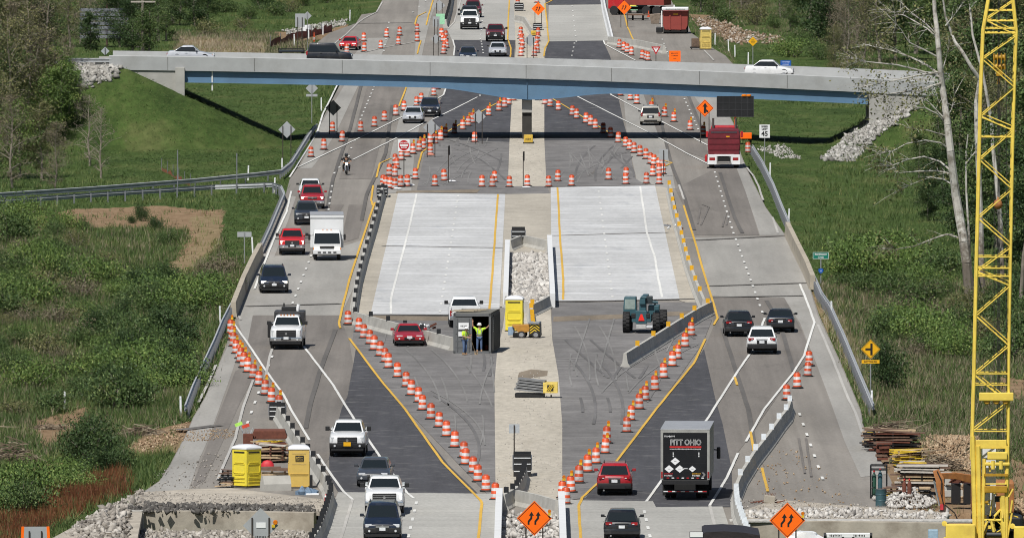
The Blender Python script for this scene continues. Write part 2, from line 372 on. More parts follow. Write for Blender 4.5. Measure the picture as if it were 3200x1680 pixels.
def dashes(a, b, n, ln=3.0): 
    A = GXY(*a); B = GXY(*b); out = []
    for i in range(n):
        t = i/max(1,n-1); x = A[0]+(B[0]-A[0])*t; y = A[1]+(B[1]-A[1])*t
        d = Vector((B[0]-A[0],B[1]-A[1])).normalized()*ln/2
        out.append([(x-d.x,y-d.y),(x+d.x,y+d.y)])
    return out
DS = []
for a, b, n in [((1174,261),(1121,387),12), ((1109,440),(1098,464),2), ((1090,490),(1045,542),4), ((1038,583),(1024,675),6), ((972,801),(915,947),8), ((850,1116),(839,1144),2), ((808,1228),(774,1321),4),
  ((2129,289),(2182,405),11), ((2234,540),(2292,730),13), ((2300,750),(2382,976),13), ((2499,1296),(2570,1495),7), ((1301,1573),(1277,1676),5), ((2014,1601),(2031,1676),4), ((1514,3),(1501,124),10), ((1504,131),(1510,167),5),
  ((1788,21),(1801,131),8), ((1795,137),(1787,175),4), ((1432,614),(1375,974),19), ((1871,600),(1914,928),17), ((1500,300),(1499,262),4), ((1801,300),(1798,280),3), ((1330,5),(1290,40),3), ((1215,72),(1200,160),6), ((2070,125),(2090,178),5)]:
    DS += dashes(a, b, n, 2.6)
mb = MB()
for d in DS: ribbon(mb, d, .15, .057, world=True)
tag(mb.build('lane_dash_marking', m_white), kind='structure')
lines('road_seam', m_seam, [[(1048,1031),(1000,1160),(970,1262),(955,1340)], [(2257,1027),(2290,1130),(2338,1279),(2356,1390)], [(2395,940),(2440,1020),(2480,1160)], [(1130,262),(1095,400),(1040,560),(1010,720)], [(1225,330),(1205,480),(1145,610),(1130,690)],
  [(2025,265),(2065,380),(2100,520),(2140,620),(2170,720)], [(2145,285),(2200,420)], [(2250,540),(2295,680),(2320,730)], [(1160,1000),(1240,1000)]], .28, .050)
lines('pavement_joint', m_seam, [[(855,748),(1075,740)], [(770,958),(1065,950)], [(2170,752),(2450,738)], [(2212,895),(2525,885)], [(2220,930),(2510,925)], [(1195,770),(1570,776)], [(1724,738),(2082,728)], [(1158,986),(1560,990)], [(1724,945),(2170,935)],
  [(560,1345),(680,1330)], [(1080,75),(1290,72)], [(1300,603),(1580,607)], [(1721,586),(2048,580)]], .9, .049)
# tyre streaks
lines('tyre_mark', m_tmark, [[(2195,640),(2215,648),(2190,705)], [(2188,650),(2180,700)], [(2270,660),(2258,710)], [(2278,660),(2270,705)], [(1848,540),(1838,552)], [(1862,530),(1850,546)], [(2495,1370),(2515,1480)], [(2518,1370),(2535,1490)]], .14, .051)

m_dtrack = road_mat('dusty_wheel_track', (.19,.186,.182), amp=.25); m_mtrack = road_mat('dark_wheel_track', (.130,.126,.126), amp=.25)
def tracks(name, m, regions, n, seed, wd):
    r = random.Random(seed); mb = MB()
    for reg in regions:
        P = np.array(poly(reg)); x0,y0 = P.min(0); x1,y1 = P.max(0); k = 0; t_ = 0
        while k < n and t_ < n*30:
            t_ += 1; x = r.uniform(x0,x1); y = r.uniform(y0,y1); a = r.gauss(0,.035); c = r.gauss(0,.0005); L = r.uniform(15,80); pts = []
            for i in range(10):
                s_ = i/9*L; pts.append((x+math.sin(a)*s_+c*s_*s_, y+math.cos(a)*s_))
            q = [FLATPX(*p) for p in pts]
            if not all(inpoly_1(u,v,reg) for u,v in q): continue
            ribbon(mb, pts, wd, .0525, world=True); ribbon(mb, [(p[0]+1.6,p[1]) for p in pts], wd, .0525, world=True) if all(inpoly_1(FLATPX(p[0]+1.6,p[1])[0],v,reg) for p,(u,v) in zip(pts,q)) else None; k += 1
    tag(mb.build(name, m), kind='structure')
def inpoly_1(x,y,pts):
    c = False; n = len(pts)
    for i in range(n):
        x1,y1 = pts[i]; x2,y2 = pts[(i+1)%n]
        if (y1>y) != (y2>y) and x < (x2-x1)*(y-y1)/(y2-y1)+x1: c = not c
    return c
WZ = [[(1125,1000),(1550,1000),(1550,1530),(1480,1500),(1130,1040)], [(1728,950),(2195,950),(2190,1070),(1840,1530),(1760,1530)], [(1345,390),(1592,446),(1586,600),(1305,600)], [(1701,446),(1960,440),(2000,575),(1710,580)]]
tracks('dust_track', m_dtrack, WZ, 9, 3, .10); tracks('tyre_track', m_mtrack, WZ, 5, 4, .18)
struct('rubble_ground', m_dust, [(400,1601),(990,1604),(1000,1760),(380,1760)], -.92, .2)
struct('rubble_ground', m_dust, [(120,1705),(240,1640),(400,1565),(440,1538),(445,1600),(415,1760),(120,1760)], .03, .3)
# ================================================================ terrain
YB = G(1600, 428).y                                # the overpass runs across at this depth
_dx = np.array([-33.9,-21.8,2.7,24.5,35.4]); _dz = np.array([7.18,7.05,6.34,5.6,4.98])
_pf = np.polyfit(_dx, _dz, 2)
def deck_top(x): return np.polyval(_pf, np.clip(x,-40,42))       # top of the near parapet
def road_top(x): return deck_top(x)-0.85
LE = sorted([GXY(*p) for p in LEFT_EDGE], key=lambda p: p[1]); RE = sorted([GXY(*p) for p in RIGHT_EDGE], key=lambda p: p[1])
LEy = np.array([p[1] for p in LE]); LEx = np.array([p[0] for p in LE]); REy = np.array([p[1] for p in RE]); REx = np.array([p[0] for p in RE])
def xl(y): return np.interp(y, LEy, LEx)
def xr(y): return np.interp(y, REy, REx)
def inpoly(px, py, pts):
    r = np.zeros(px.shape, bool); n = len(pts)
    for i in range(n):
        x1,y1 = pts[i]; x2,y2 = pts[(i+1)%n]
        if y1 == y2: continue
        c = ((y1>py) != (y2>py)) & (px < (x2-x1)*(py-y1)/(y2-y1)+x1); r ^= c
    return r
_ph = [(rnd.uniform(0,6.28), rnd.uniform(0,6.28), rnd.uniform(.6,1.4)) for _ in range(6)]
def bumpy(x, y, L):
    s = np.zeros_like(x)
    for i,(a,b,k) in enumerate(_ph): s += np.sin(x/L*k*(1+i*.5)+a)*np.sin(y/L*k*(1+i*.4)+b)/(1+i*.6)
    return s/3
YFRONT = G(1600, 1588).y                           # the road ends here and the old abutments stand
def hill(x, y):
    """height of the terrain"""
    x = np.asarray(x, float); y = np.asarray(y, float)
    L = xl(y); Rr = xr(y)
    dl = np.maximum(0, L-x); dr = np.maximum(0, x-Rr); d = np.maximum(dl, dr)
    h = -0.10 - .35*np.clip(d/6,0,1) + bumpy(x,y,6)*.28*np.clip(d/5,0,1) + bumpy(x,y,25)*.5*np.clip((d-4)/20,0,1)
    # wooded rises behind both sides
    h = h + np.clip((dl-32)/60,0,1)**1.2*14*np.clip((y-120)/300,0.1,1) + np.clip((dr-26)/60,0,1)**1.2*16*np.clip((y+40)/300,0.1,1)
    # approach embankments of the overpass
    for sx, x0, zt in ((-1,-33.0,6.1),(1,36.5,3.9)):
        ddx = np.maximum(0, (x0-x)*sx*-1 if sx<0 else x0-x) if False else np.maximum(0, (x-x0) if sx<0 else (x0-x))
        ddy = np.maximum(0, np.abs(y-YB)-6.8)
        dd = np.sqrt(ddx**2+ddy**2); e = zt-dd/2.15
        h = np.maximum(h, e)
    inside = d <= 0
    h = np.where(inside, -0.30, h)
    pit = y < YFRONT
    px_, py_ = FLATPX(x, y)
    lowl = pit & (x < G(985,1640).x) & (px_ > 400); lowr = pit & (x > G(2325,1640).x)
    h = np.where(lowl, -1.15+bumpy(x,y,2)*.2, h); h = np.where(lowr, -2.4, h)
    return h
def hz(x, y): return float(hill(np.array([x]), np.array([y]))[0])
xs = np.concatenate([np.array([-3000,-1500,-700,-350,-220,-150,-110,-90,-75]), np.arange(-62,62.01,.36), np.array([75,90,110,150,220,350,700,1500,3000])])
ys = np.concatenate([np.array([-1400,-1100,-800,-600]), np.arange(-420,-240,3.0), np.arange(-240,300,1.3), np.arange(300,760,2.6), np.arange(760,1100,12), np.array([1200,1500,2000,3000,4500])])
X, Y = np.meshgrid(xs, ys); H = hill(X, Y)
PX, PY = FLATPX(X, Y)
SOIL = [[(-20,660),(120,656),(230,638),(500,628),(700,642),(695,700),(640,690),(560,700),(400,692),(200,696),(-20,706)],
        [(560,680),(690,655),(690,730),(650,790),(600,825),(500,850),(490,832),(560,780),(590,720)],
        [(355,1395),(480,1330),(600,1308),(585,1352),(560,1392),(450,1415)],
        [(-20,1480),(60,1440),(200,1420),(260,1460),(60,1500)], [(100,1290),(300,1240),(260,1300),(130,1380)],
        [(2690,1330),(2760,1330),(3060,1450),(3060,1600),(2800,1600),(2740,1440)], [(3150,1400),(3240,1430),(3240,1620),(3160,1600)], [(3120,1150),(3220,1160),(3220,1220),(3120,1230)],
        [(2150,40),(2230,40),(2330,100),(2320,130),(2210,90)], [(140,1700),(240,1640),(300,1620),(280,1700)],[(860,85),(1000,95),(1090,70),(1090,85),(1000,120),(880,120)]]
STRAW = [[(590,660),(690,655),(690,760),(610,840),(490,850),(620,740)], [(2540,900),(2640,1000),(2700,1150),(2660,1160),(2580,1000)], [(380,1385),(600,1360),(560,1400),(400,1430)], [(560,100),(830,120),(830,160),(560,160)]]
RUST = [[(0,1600),(80,1500),(260,1490),(390,1450),(400,1540),(250,1580),(140,1640),(0,1690)]]
def masks(px, py):
    c = np.zeros(px.shape+(3,), np.float32)
    for k, lst in enumerate((SOIL, STRAW, RUST)):
        for p in lst: c[...,k] = np.maximum(c[...,k], inpoly(px, py, p))
    return c
MK = masks(PX, PY)
MK[...,2] *= .9
t = NT('terrain'); at_ = t.n('ShaderNodeAttribute', attribute_name='Col'); sp = t.n('ShaderNodeSeparateColor'); t.l(at_.outputs[0], sp.inputs[0])
n1 = t.noise(.22,5,.65,(1,.35,1)); n2 = t.noise(1.6,6,.7,(1,.3,1)); n3 = t.noise(6,4,.7,(1,.3,1))
g = t.ramp(n1, [(.30,(.027,.050,.013)),(.5,(.049,.080,.021)),(.68,(.085,.100,.036))])
g = t.mix(.75, g, t.ramp(n2, [(.25,.5),(.75,1.45)]), 'MULTIPLY'); g = t.mix(t.ramp(n3,[(.52,0.0),(.75,.5)]), g, (.12,.125,.05))
soil = t.ramp(n2, [(.3,(.155,.10,.058)),(.7,(.27,.19,.118))]); straw = t.ramp(n2, [(.3,(.16,.115,.062)),(.7,(.26,.20,.118))]); rust = t.ramp(n2, [(.3,(.035,.022,.012)),(.7,(.10,.045,.02))])
def thr(s): 
    a = t.n('ShaderNodeMath', operation='MULTIPLY_ADD'); t.l(n2, a.inputs[0]); a.inputs[1].default_value = .9
    t.l(s, a.inputs[2]); return t.ramp(a.outputs[0], [(.82,0.0),(1.05,1.0)])
colr = t.mix(thr(sp.outputs[0]), g, soil); colr = t.mix(thr(sp.outputs[1]), colr, straw); colr = t.mix(thr(sp.outputs[2]), colr, rust)
m_ter = t.out(colr, .95, 0, n3, .08, spec=.1)
ny, nx = X.shape
idx = np.arange(ny*nx).reshape(ny,nx)
F = np.stack([idx[:-1,:-1],idx[:-1,1:],idx[1:,1:],idx[1:,:-1]],-1).reshape(-1,4)
tr = npmesh('ground', np.stack([X,Y,H],-1).reshape(-1,3), F, m_ter, MK.reshape(-1,3)); tag(tr, kind='structure')
tr.data.shade_smooth()

# ================================================================ leaves, weeds, stones: fast builders
def leafmat(name, a, b, c):
    t = NT(name); at = t.n('ShaderNodeAttribute', attribute_name='Col'); sp = t.n('ShaderNodeSeparateColor'); t.l(at.outputs[0], sp.inputs[0])
    col = t.ramp(sp.outputs[0], [(0,a),(.55,b),(1,c)])
    t.p.inputs['Transmission Weight'].default_value = 0
    return t.out(col, .6, spec=.25)
def leaf_cards(P, size, seed, flat=0.0):
    r = np.random.default_rng(seed); n = len(P)
    u = r.normal(size=(n,3)); u /= np.linalg.norm(u,axis=1,keepdims=True)
    v = r.normal(size=(n,3)); v -= (v*u).sum(1,keepdims=True)*u; v /= np.linalg.norm(v,axis=1,keepdims=True)
    s = (size*r.uniform(.6,1.4,size=(n,1)))
    q = np.stack([P-u*s, P+v*s*.55, P+u*s, P-v*s*.55],1)
    return q.reshape(-1,3), np.arange(n*4).reshape(n,4)
def tufts(x, y, z, h, seed, blades=4, spread=.12):
    r = np.random.default_rng(seed); n = len(x)
    B = np.repeat(np.stack([x,y,z],1), blades, 0); hh = np.repeat(h, blades)*r.uniform(.5,1.2,n*blades)
    off = r.normal(size=(n*blades,2))*spread; a = r.uniform(0,math.pi,n*blades); wd = .012+.024*r.random(n*blades)
    b = B.copy(); b[:,:2] += off
    tip = b.copy(); tip[:,:2] += r.normal(size=(n*blades,2))*.16; tip[:,2] += hh
    dx = np.stack([np.cos(a)*wd, np.sin(a)*wd, np.zeros_like(a)],1)
    V = np.stack([b-dx, b+dx, tip],1).reshape(-1,3)
    return V, np.arange(len(V)).reshape(-1,3)
m_weed = leafmat('weeds', (.030,.057,.015), (.072,.115,.030), (.175,.176,.070))
m_weedr = leafmat('bramble', (.06,.02,.010), (.15,.055,.022), (.2,.11,.05))
m_dry = leafmat('dry_stalks', (.10,.085,.05), (.20,.165,.11), (.30,.255,.185))
# ground cover: weeds and grass beside the road
def scatter(n, box, seed):
    r = np.random.default_rng(seed); x0,y0,x1,y1 = box
    px = r.uniform(x0,x1,n); py = r.uniform(y0,y1,n)
    dep = CAM_Z/np.tan(PITCH+np.arctan((py-840)/FPX)); y = CAM_Y+dep; x = (px-1600)/FPX*np.hypot(dep,CAM_Z)
    return px, py, x, y
def weeds(name, boxes, seed, hmin, hmax, m, keep=lambda px,py: np.ones(px.shape,bool), blades=4, spread=.12, toned=None):
    V=[]; Fc=[]; Cc=[]; b=0
    for i,(n,box) in enumerate(boxes):
        px,py,x,y = scatter(n, box, seed+i)
        k = ((x < xl(y)-.35)|(x > xr(y)+.35)) & keep(px,py) & ((y > YFRONT)|(px < 235))
        px,py,x,y = px[k],py[k],x[k],y[k]
        mk = masks(px,py); r = np.random.default_rng(seed+50+i)
        k = (mk[:,0] < .5) | (r.random(len(px)) < .04)
        x,y,px,py,mk = x[k],y[k],px[k],py[k],mk[k]
        z = hill(x,y)
        h = hmin+(hmax-hmin)*r.random(len(x))**2
        v,f = tufts(x,y,z,h,seed+90+i,blades,spread)
        tone = np.clip(.45+.38*bumpy(x,y,5)+.22*r.normal(size=len(x)),0,1)
        tone = np.where(mk[:,1]>.5, np.clip(tone+.5,0,1), tone)
        if toned is not None: tone = np.clip(tone*toned[0]+toned[1],0,1)
        c = np.repeat(tone, blades*3)
        V.append(v); Fc.append(f+b); Cc.append(c); b += len(v)
    V=np.concatenate(V); Fc=np.concatenate(Fc); c=np.concatenate(Cc)
    o = npmesh(name, V, Fc, m, np.stack([c]*3,1)); return tag(o, kind='stuff')
brush = [(5,420),(430,600),(640,990),(1e9,0)]
def lawn(px,py):                                   # mown banks and verges stay short
    return inpoly(px,py,[(230,330),(520,190),(900,250),(1000,420),(900,560),(760,560),(540,560),(330,560)]) | inpoly(px,py,[(2290,300),(2700,330),(2560,480),(2500,760),(2700,830),(2520,880),(2380,600)]) | inpoly(px,py,[(2240,60),(2600,130),(2600,210),(2300,200)]) | inpoly(px,py,[(700,620),(880,600),(800,760),(720,820),(690,720)])
weeds('grass', [(40000,(200,190,1080,640)),(40000,(2240,110,3250,900)),(9000,(560,-60,1200,190)),(9000,(2560,880,3250,1560)),(9000,(660,600,900,960))], 100, .06,.20, m_weed, lawn, 3, .15, (.75,.05))
weeds('weeds', [(52000,(-60,640,760,1300)),(24000,(-60,1200,660,1690)),(30000,(2520,800,3250,1600)),(26000,(-60,-80,1150,640)),(24000,(2150,-80,3250,800))], 200, .14,.62, m_weed, lambda px,py: ~lawn(px,py), 5, .22)
weeds('dry_weeds', [(14000,(-60,640,760,1400)),(18000,(2500,860,3250,1500)),(6000,(540,90,1150,180)),(6000,(2150,-60,2800,260))], 300, .2,.75, m_dry, lambda px,py: ~lawn(px,py), 3, .2)
weeds('bramble', [(16000,(-40,1440,420,1700))], 400, .2,.85, m_weedr, lambda px,py: inpoly(px,py,RUST[0]), 5, .25)

def stones(name, pts, smin, smax, seed, mats, flat=.7, kind='stuff', label=None, cat=None):
    """many angular broken stones in one heap"""
    base = np.array([(-1,-.7,-.5),(1,-.8,-.45),(.9,.8,-.5),(-.8,.9,-.5),(-.7,-.5,.5),(.6,-.7,.55),(.75,.5,.4),(-.6,.7,.6)])
    fq = np.array([(3,2,1,0),(4,5,6,7),(0,1,5,4),(1,2,6,5),(2,3,7,6),(3,0,4,7)])
    r = np.random.default_rng(seed); n = len(pts); P = np.array(pts, float)
    s = smin+(smax-smin)*r.random(n)**2.2
    a = r.normal(size=(n,4)); a /= np.linalg.norm(a,axis=1,keepdims=True)
    w_,x_,y_,z_ = a.T
    Rm = np.stack([np.stack([1-2*(y_*y_+z_*z_),2*(x_*y_-z_*w_),2*(x_*z_+y_*w_)],-1),np.stack([2*(x_*y_+z_*w_),1-2*(x_*x_+z_*z_),2*(y_*z_-x_*w_)],-1),np.stack([2*(x_*z_-y_*w_),2*(y_*z_+x_*w_),1-2*(x_*x_+y_*y_)],-1)],1)
    sh = base[None]*(1+r.normal(size=(n,8,3))*.18)*(s[:,None,None]*.5)*np.stack([np.ones(n),r.uniform(.6,1,n),r.uniform(.4,.8,n)],-1)[:,None,:]
    V = np.einsum('nij,nkj->nki', Rm, sh) + P[:,None,:]
    Fq = (fq[None]+np.arange(n)[:,None,None]*8).reshape(-1,4)
    c = np.repeat(np.clip(r.normal(.5,.22,n),0,1), 8)
    o = npmesh(name, V.reshape(-1,3), Fq, mats, np.stack([c]*3,1))
    return tag(o, label, cat, kind=kind)
def stonemat(name, a, b, c):
    t = NT(name); at = t.n('ShaderNodeAttribute', attribute_name='Col'); sp = t.n('ShaderNodeSeparateColor'); t.l(at.outputs[0], sp.inputs[0])
    col = t.ramp(sp.outputs[0], [(0,a),(.5,b),(1,c)]); f = t.noise(9,5,.7)
    return t.out(t.mix(.5, col, t.ramp(f,[(.3,.75),(.7,1.2)]), 'MULTIPLY'), .9, spec=.2)
m_stone = stonemat('pale_limestone', (.24,.225,.21), (.42,.40,.375), (.56,.545,.52))
m_stone2 = stonemat('grey_rubble', (.10,.09,.08), (.285,.26,.23), (.45,.425,.39))
m_stone3 = stonemat('dark_rubble', (.05,.046,.043), (.085,.08,.075), (.2,.19,.175))
m_chips = stonemat('wood_chips', (.19,.12,.07), (.33,.235,.15), (.45,.36,.25))
def heap(poly_, n, seed, peak=0.0, zoff=.05, zfun=None):
    r = np.random.default_rng(seed); P = np.array(poly_, float); out = []
    x0,y0 = P.min(0); x1,y1 = P.max(0); cx,cy = P.mean(0)
    while len(out) < n:
        px = r.uniform(x0,x1,n*2); py = r.uniform(y0,y1,n*2); k = inpoly(px,py,poly_)
        for a,b in zip(px[k],py[k]):
            g_ = G(a,b); q = max(abs(a-cx)/((x1-x0)/2+1e-6), abs(b-cy)/((y1-y0)/2+1e-6))
            zz = (zfun(g_.x,g_.y) if zfun else hz(g_.x,g_.y)); out.append((g_.x,g_.y,zz+zoff+peak*max(0,1-q)*r.uniform(.6,1)))
            if len(out) >= n: break
    return out
def HIT(px, py):                                   # where the sight line through a photo pixel meets the terrain
    a = G(px, py, 14.0); b = G(px, py, -3.0); n = 240
    t = np.linspace(0,1,n); x = a.x+(b.x-a.x)*t; y = a.y+(b.y-a.y)*t; z = a.z+(b.z-a.z)*t
    d = z-hill(x,y); k = np.argmax(d < 0) if (d < 0).any() else n-1
    return Vector((x[k],y[k],float(hill(x[k:k+1],y[k:k+1])[0])))
def heap_hit(poly_, n, seed, zoff=.1):
    r = np.random.default_rng(seed); P = np.array(poly_, float); out = []
    x0,y0 = P.min(0); x1,y1 = P.max(0)
    a = [(u,v) for u in np.linspace(x0,x1,14) for v in np.linspace(y0,y1,14)]
    while len(out) < n:
        px = r.uniform(x0,x1,1); py = r.uniform(y0,y1,1)
        if inpoly(px,py,poly_)[0]:
            h = HIT(px[0],py[0]); out.append((h.x,h.y+r.uniform(-.4,.4),h.z+zoff*r.random()))
    return out
m_stone4 = stonemat('grey_riprap', (.13,.125,.115), (.30,.29,.27), (.47,.46,.44))
m_brownstone = stonemat('brown_rubble', (.12,.08,.05), (.24,.175,.12), (.46,.43,.39))
stones('riprap', heap_hit([(205,265),(245,205),(300,195),(390,225),(330,262),(215,302)], 1000, 1), .25, .8, 2, m_stone4)
stones('riprap', heap_hit([(2562,505),(2600,470),(2690,390),(2790,330),(2870,345),(2760,420),(2670,508)], 1700, 3), .2, .6, 4, m_stone4)
stones('riprap', heap_hit([(2350,465),(2450,455),(2510,500),(2440,498),(2400,480)], 420, 5), .08, .25, 6, m_stone)
stones('riprap', heap_hit([(880,100),(1010,75),(1085,65),(1080,80),(1000,100),(900,112)], 420, 7), .2, .6, 8, m_stone4)
stones('riprap', heap_hit([(2160,60),(2230,55),(2320,95),(2450,120),(2460,140),(2290,138),(2180,85)], 1100, 9), .12, .5, 10, m_brownstone)
# ================================================================ the overpass
m_conc = mat('parapet_concrete', (.32,.33,.335), .85, 0, .10, .7, dirt=(.235,.23,.215), dirtamt=.55)
m_conc2 = mat('abutment_concrete', (.33,.325,.305), .88, 0, .14, .6, dirt=(.2,.185,.16), dirtamt=.5)
m_steel = mat('blue_girder_paint', (.10,.185,.285), .45, 0, .12, .4, dirt=(.07,.08,.09), dirtamt=.3)
m_black = mat('black_coating', (.012,.012,.013), .7)
m_galv = mat('galvanised_steel', (.42,.435,.45), .5, .25, .15, 3)
m_galvd = mat('weathered_galvanised_steel', (.20,.21,.23), .55, .5, .2, 3)
br = thing('overpass_bridge', 'long grey concrete overpass with blue steel girders crossing above the highway', 'bridge', (0,0,0))
W2 = 6.4                                            # half width
xsb = np.linspace(-34.4, 46, 68)
def tilt(x, y): return np.clip(.16+.0075*(x-2.7), 0, .46)*(y+W2)/(2*W2)    # the deck is banked: its far side lies higher to the right
def strip(prof, xs_, name, m, parent, zf=None):
    """extrude a y,z outline along the bridge; z measured from the parapet top"""
    mbb = MB(); mbb.loft([[(x, YB+p[0], float(deck_top(x)+tilt(x,p[0]))+p[1]) for p in prof] for x in xs_]); return mbb.build(name, m, parent, smooth=30)
strip([(-W2,-1.18),(W2,-1.18),(W2,-.84),(-W2,-.84)], xsb, 'deck', m_conc2, br)
strip([(-W2-.02,-1.24),(-W2-.02,-.06),(-W2+.05,0),(-W2+.22,0),(-W2+.30,-.4),(-W2+.40,-.835),(-W2+.40,-.86),(-W2+.5,-1.19)], xsb, 'parapet', m_conc, br)
strip([(W2+.02,-1.24),(W2+.02,0),(W2-.22,0),(W2-.30,-.4),(W2-.40,-.835),(W2-.5,-1.19)], xsb, 'parapet', m_conc, br)
struct_as = lambda o: o
asph = MB().loft([[(x, YB-W2+.45, float(deck_top(x))-.828),(x, YB+W2-.45, float(deck_top(x)+tilt(x,W2))-.828),(x, YB+W2-.45, float(deck_top(x)+tilt(x,W2))-.835),(x, YB-W2+.45, float(deck_top(x))-.835)] for x in xsb]).build('road_surface', m_shoulder, br)
for x in (-29.4,-22,-14.5,-7,1.2,8.5,16,23.5,31.5): MB().box((x,YB-W2-.03,float(deck_top(x))-.62),(.035,.03,1.1)).build('joint', mat('joint_sealer',(.12,.12,.115),.9), br)
XP = (1647-1600)/36.6
xg = np.linspace(-28.3, 30.4, 70)
def gdepth(x):
    q = np.clip(1-abs(x-XP)/8.0,0,1); return .98+.78*q*q*(3-2*q)
for yy in (-W2+.36, -W2+3.2, 0.0, W2-3.2, W2-.75):
    g_ = MB()
    g_.loft([[(x,YB+yy-.03,float(deck_top(x))-1.2),(x,YB+yy+.03,float(deck_top(x))-1.2),(x,YB+yy+.03,float(deck_top(x))-1.22-gdepth(x)),(x,YB+yy-.03,float(deck_top(x))-1.22-gdepth(x))] for x in xg])
    g_.loft([[(x,YB+yy-.24,float(deck_top(x))-1.22-gdepth(x)),(x,YB+yy+.24,float(deck_top(x))-1.22-gdepth(x)),(x,YB+yy+.24,float(deck_top(x))-1.27-gdepth(x)),(x,YB+yy-.24,float(deck_top(x))-1.27-gdepth(x))] for x in xg])
    for x in [XP]:
        g_.box((x,YB+yy-.1,float(deck_top(x))-1.21-gdepth(x)/2),(.05,.16,gdepth(x)-.06))
    g_.build('girder', m_steel, br)
# pier: a wall under the middle, lower part much darker than the cap
zp = float(deck_top(XP))-1.30-gdepth(XP)
MB().box((XP,YB,zp-.55),(.86,11.4,1.1)).build('pier_cap', m_conc2, br, bevel=.03)
MB().box((XP,YB,(zp-1.1)/2-.1),(.82,11.0,zp-.9)).build('pier_wall', mat('dark_concrete', (.035,.033,.03), .9, 0, .25, 1.0), br)
for yy in (-W2+.75, -W2+3.2, 0.0, W2-3.2, W2-.75): MB().box((XP,YB+yy,zp+.03),(.5,.5,.12)).build('bearing', m_black, br)
for sx, x0, x1 in ((-1,-28.5,-35.6),(1,30.5,44)):
    zt = float(deck_top(x0))-1.2
    xa, xb = min(x0,x1), max(x0,x1)
    MB().box(((xa+xb)/2,YB-W2+.35,zt/2+.4),(xb-xa,.5,zt+.75)).build('wing_wall', m_conc2, br)
    MB().box(((xa+xb)/2,YB+W2-.35,zt/2+.4),(xb-xa,.5,zt+.75)).build('wing_wall', m_conc2, br)
    MB().box((x0+sx*.5,YB,zt/2-.3),(1.0,11.9,zt-.7)).build('abutment', m_conc2, br)
    if sx < 0: MB().box((x0-sx*.15,YB-W2+.3,zt/2+.2),(.8,1.3,zt+.1)).build('abutment_pylon', m_conc2, br, bevel=.03)
MB().tube((-25.6,YB-W2+.3,float(deck_top(-25.6))-1.2),(-25.6,YB-W2+.3,float(deck_top(-25.6))-2.9),.07,8).build('drain_pipe', mat('white_plastic',(.7,.7,.68),.4), br)
# paved ground on the approaches
for nm, x0, x1, z in (('approach_road',-140,-34,6.28),('approach_road',45,140,3.6)):
    tag(MB().sheet([(x0,YB-5.6),(x1,YB-5.6),(x1,YB+5.6),(x0,YB+5.6)], z, .3).build(nm, m_shoulder), kind='structure')
tag(MB().sheet([(-28,YB-5.5),(-20,YB-5.5),(-20,YB+5.5),(-28,YB+5.5)], -.02, .1).build('slope_apron', m_shoulder), kind='structure')

# ================================================================ guardrails
m_rail_pts = [(-.02,.19),(.07,.16),(.07,.08),(-.05,.02),(-.05,-.02),(.07,-.08),(.07,-.16),(-.02,-.19)]
def guardrail(label, pts, side, ht=.62, step=1.9, zof=None):
    """pts: photo pixels of the ground line; W-shaped rail on posts; side +1 = rail faces +x"""
    P = [HIT(*p) if zof is None else zof(*p) for p in pts]
    o = P[0].copy(); th = thing('guardrail', label, 'guardrail', o, 0, 'steel guardrails along the roads')
    rings = []
    for i, p in enumerate(P):
        d = (P[min(i+1,len(P)-1)]-P[max(i-1,0)]); d.z = 0; d.normalize(); n = Vector((d.y,-d.x,0))*side
        front = [p-o+n*(a+.16)+Vector((0,0,ht+b)) for a,b in m_rail_pts]
        back = [q-n*.012 for q in front][::-1]
        rings.append(front+back)
    MB().loft(rings).build('rail', m_galv, th)
    post = None; acc = 0; cnt = 0
    for i in range(len(P)-1):
        L = (P[i+1]-P[i]).length; d = (P[i+1]-P[i]).normalized()
        while acc <= L and cnt < 95:
            q = P[i]+d*acc - o
            if post is None:
                post = MB().box((0,0,ht/2-.1),(.12,.16,ht+.5)).build('post', m_galvd, th); post.location = q
            else:
                c = post.copy(); COL.objects.link(c); c.parent = th; c.location = q
            acc += step; cnt += 1
        acc -= L
    return th
guardrail('guardrail curving along the far side of the side road and up the highway edge', [(-40,640),(0,636),(284,615),(603,592),(800,570),(873,562),(905,535),(924,505),(955,455),(974,428),(985,418)], 1, step=3.4)
guardrail('guardrail in front of the side road, bending round its corner', [(-40,660),(0,655),(320,632),(675,611),(845,604),(872,612),(882,645),(868,678),(840,740),(811,800)], -1, step=2.6)
guardrail('long guardrail running down to the foreground beside the left brushland', [(730,985),(702,1040),(678,1100),(646,1170),(612,1245),(588,1310)], 1, step=3.2)
guardrail('guardrail behind the red truck on the right road edge', [(2345,482),(2375,530),(2410,605),(2436,670),(2460,728)], -1, step=3.8)
guardrail('guardrail beside the right verge, running past the yellow T-junction sign', [(2538,900),(2560,950),(2588,990),(2630,1085),(2672,1190),(2720,1305)], -1, step=2.6)
guardrail('guardrail on the rubble bank at the left end of the overpass', [(0,0),(1,0)], 1, .62, 1.2, lambda a,b: Vector((-38.6+(a)*4.4, YB-6.2, 6.15)))

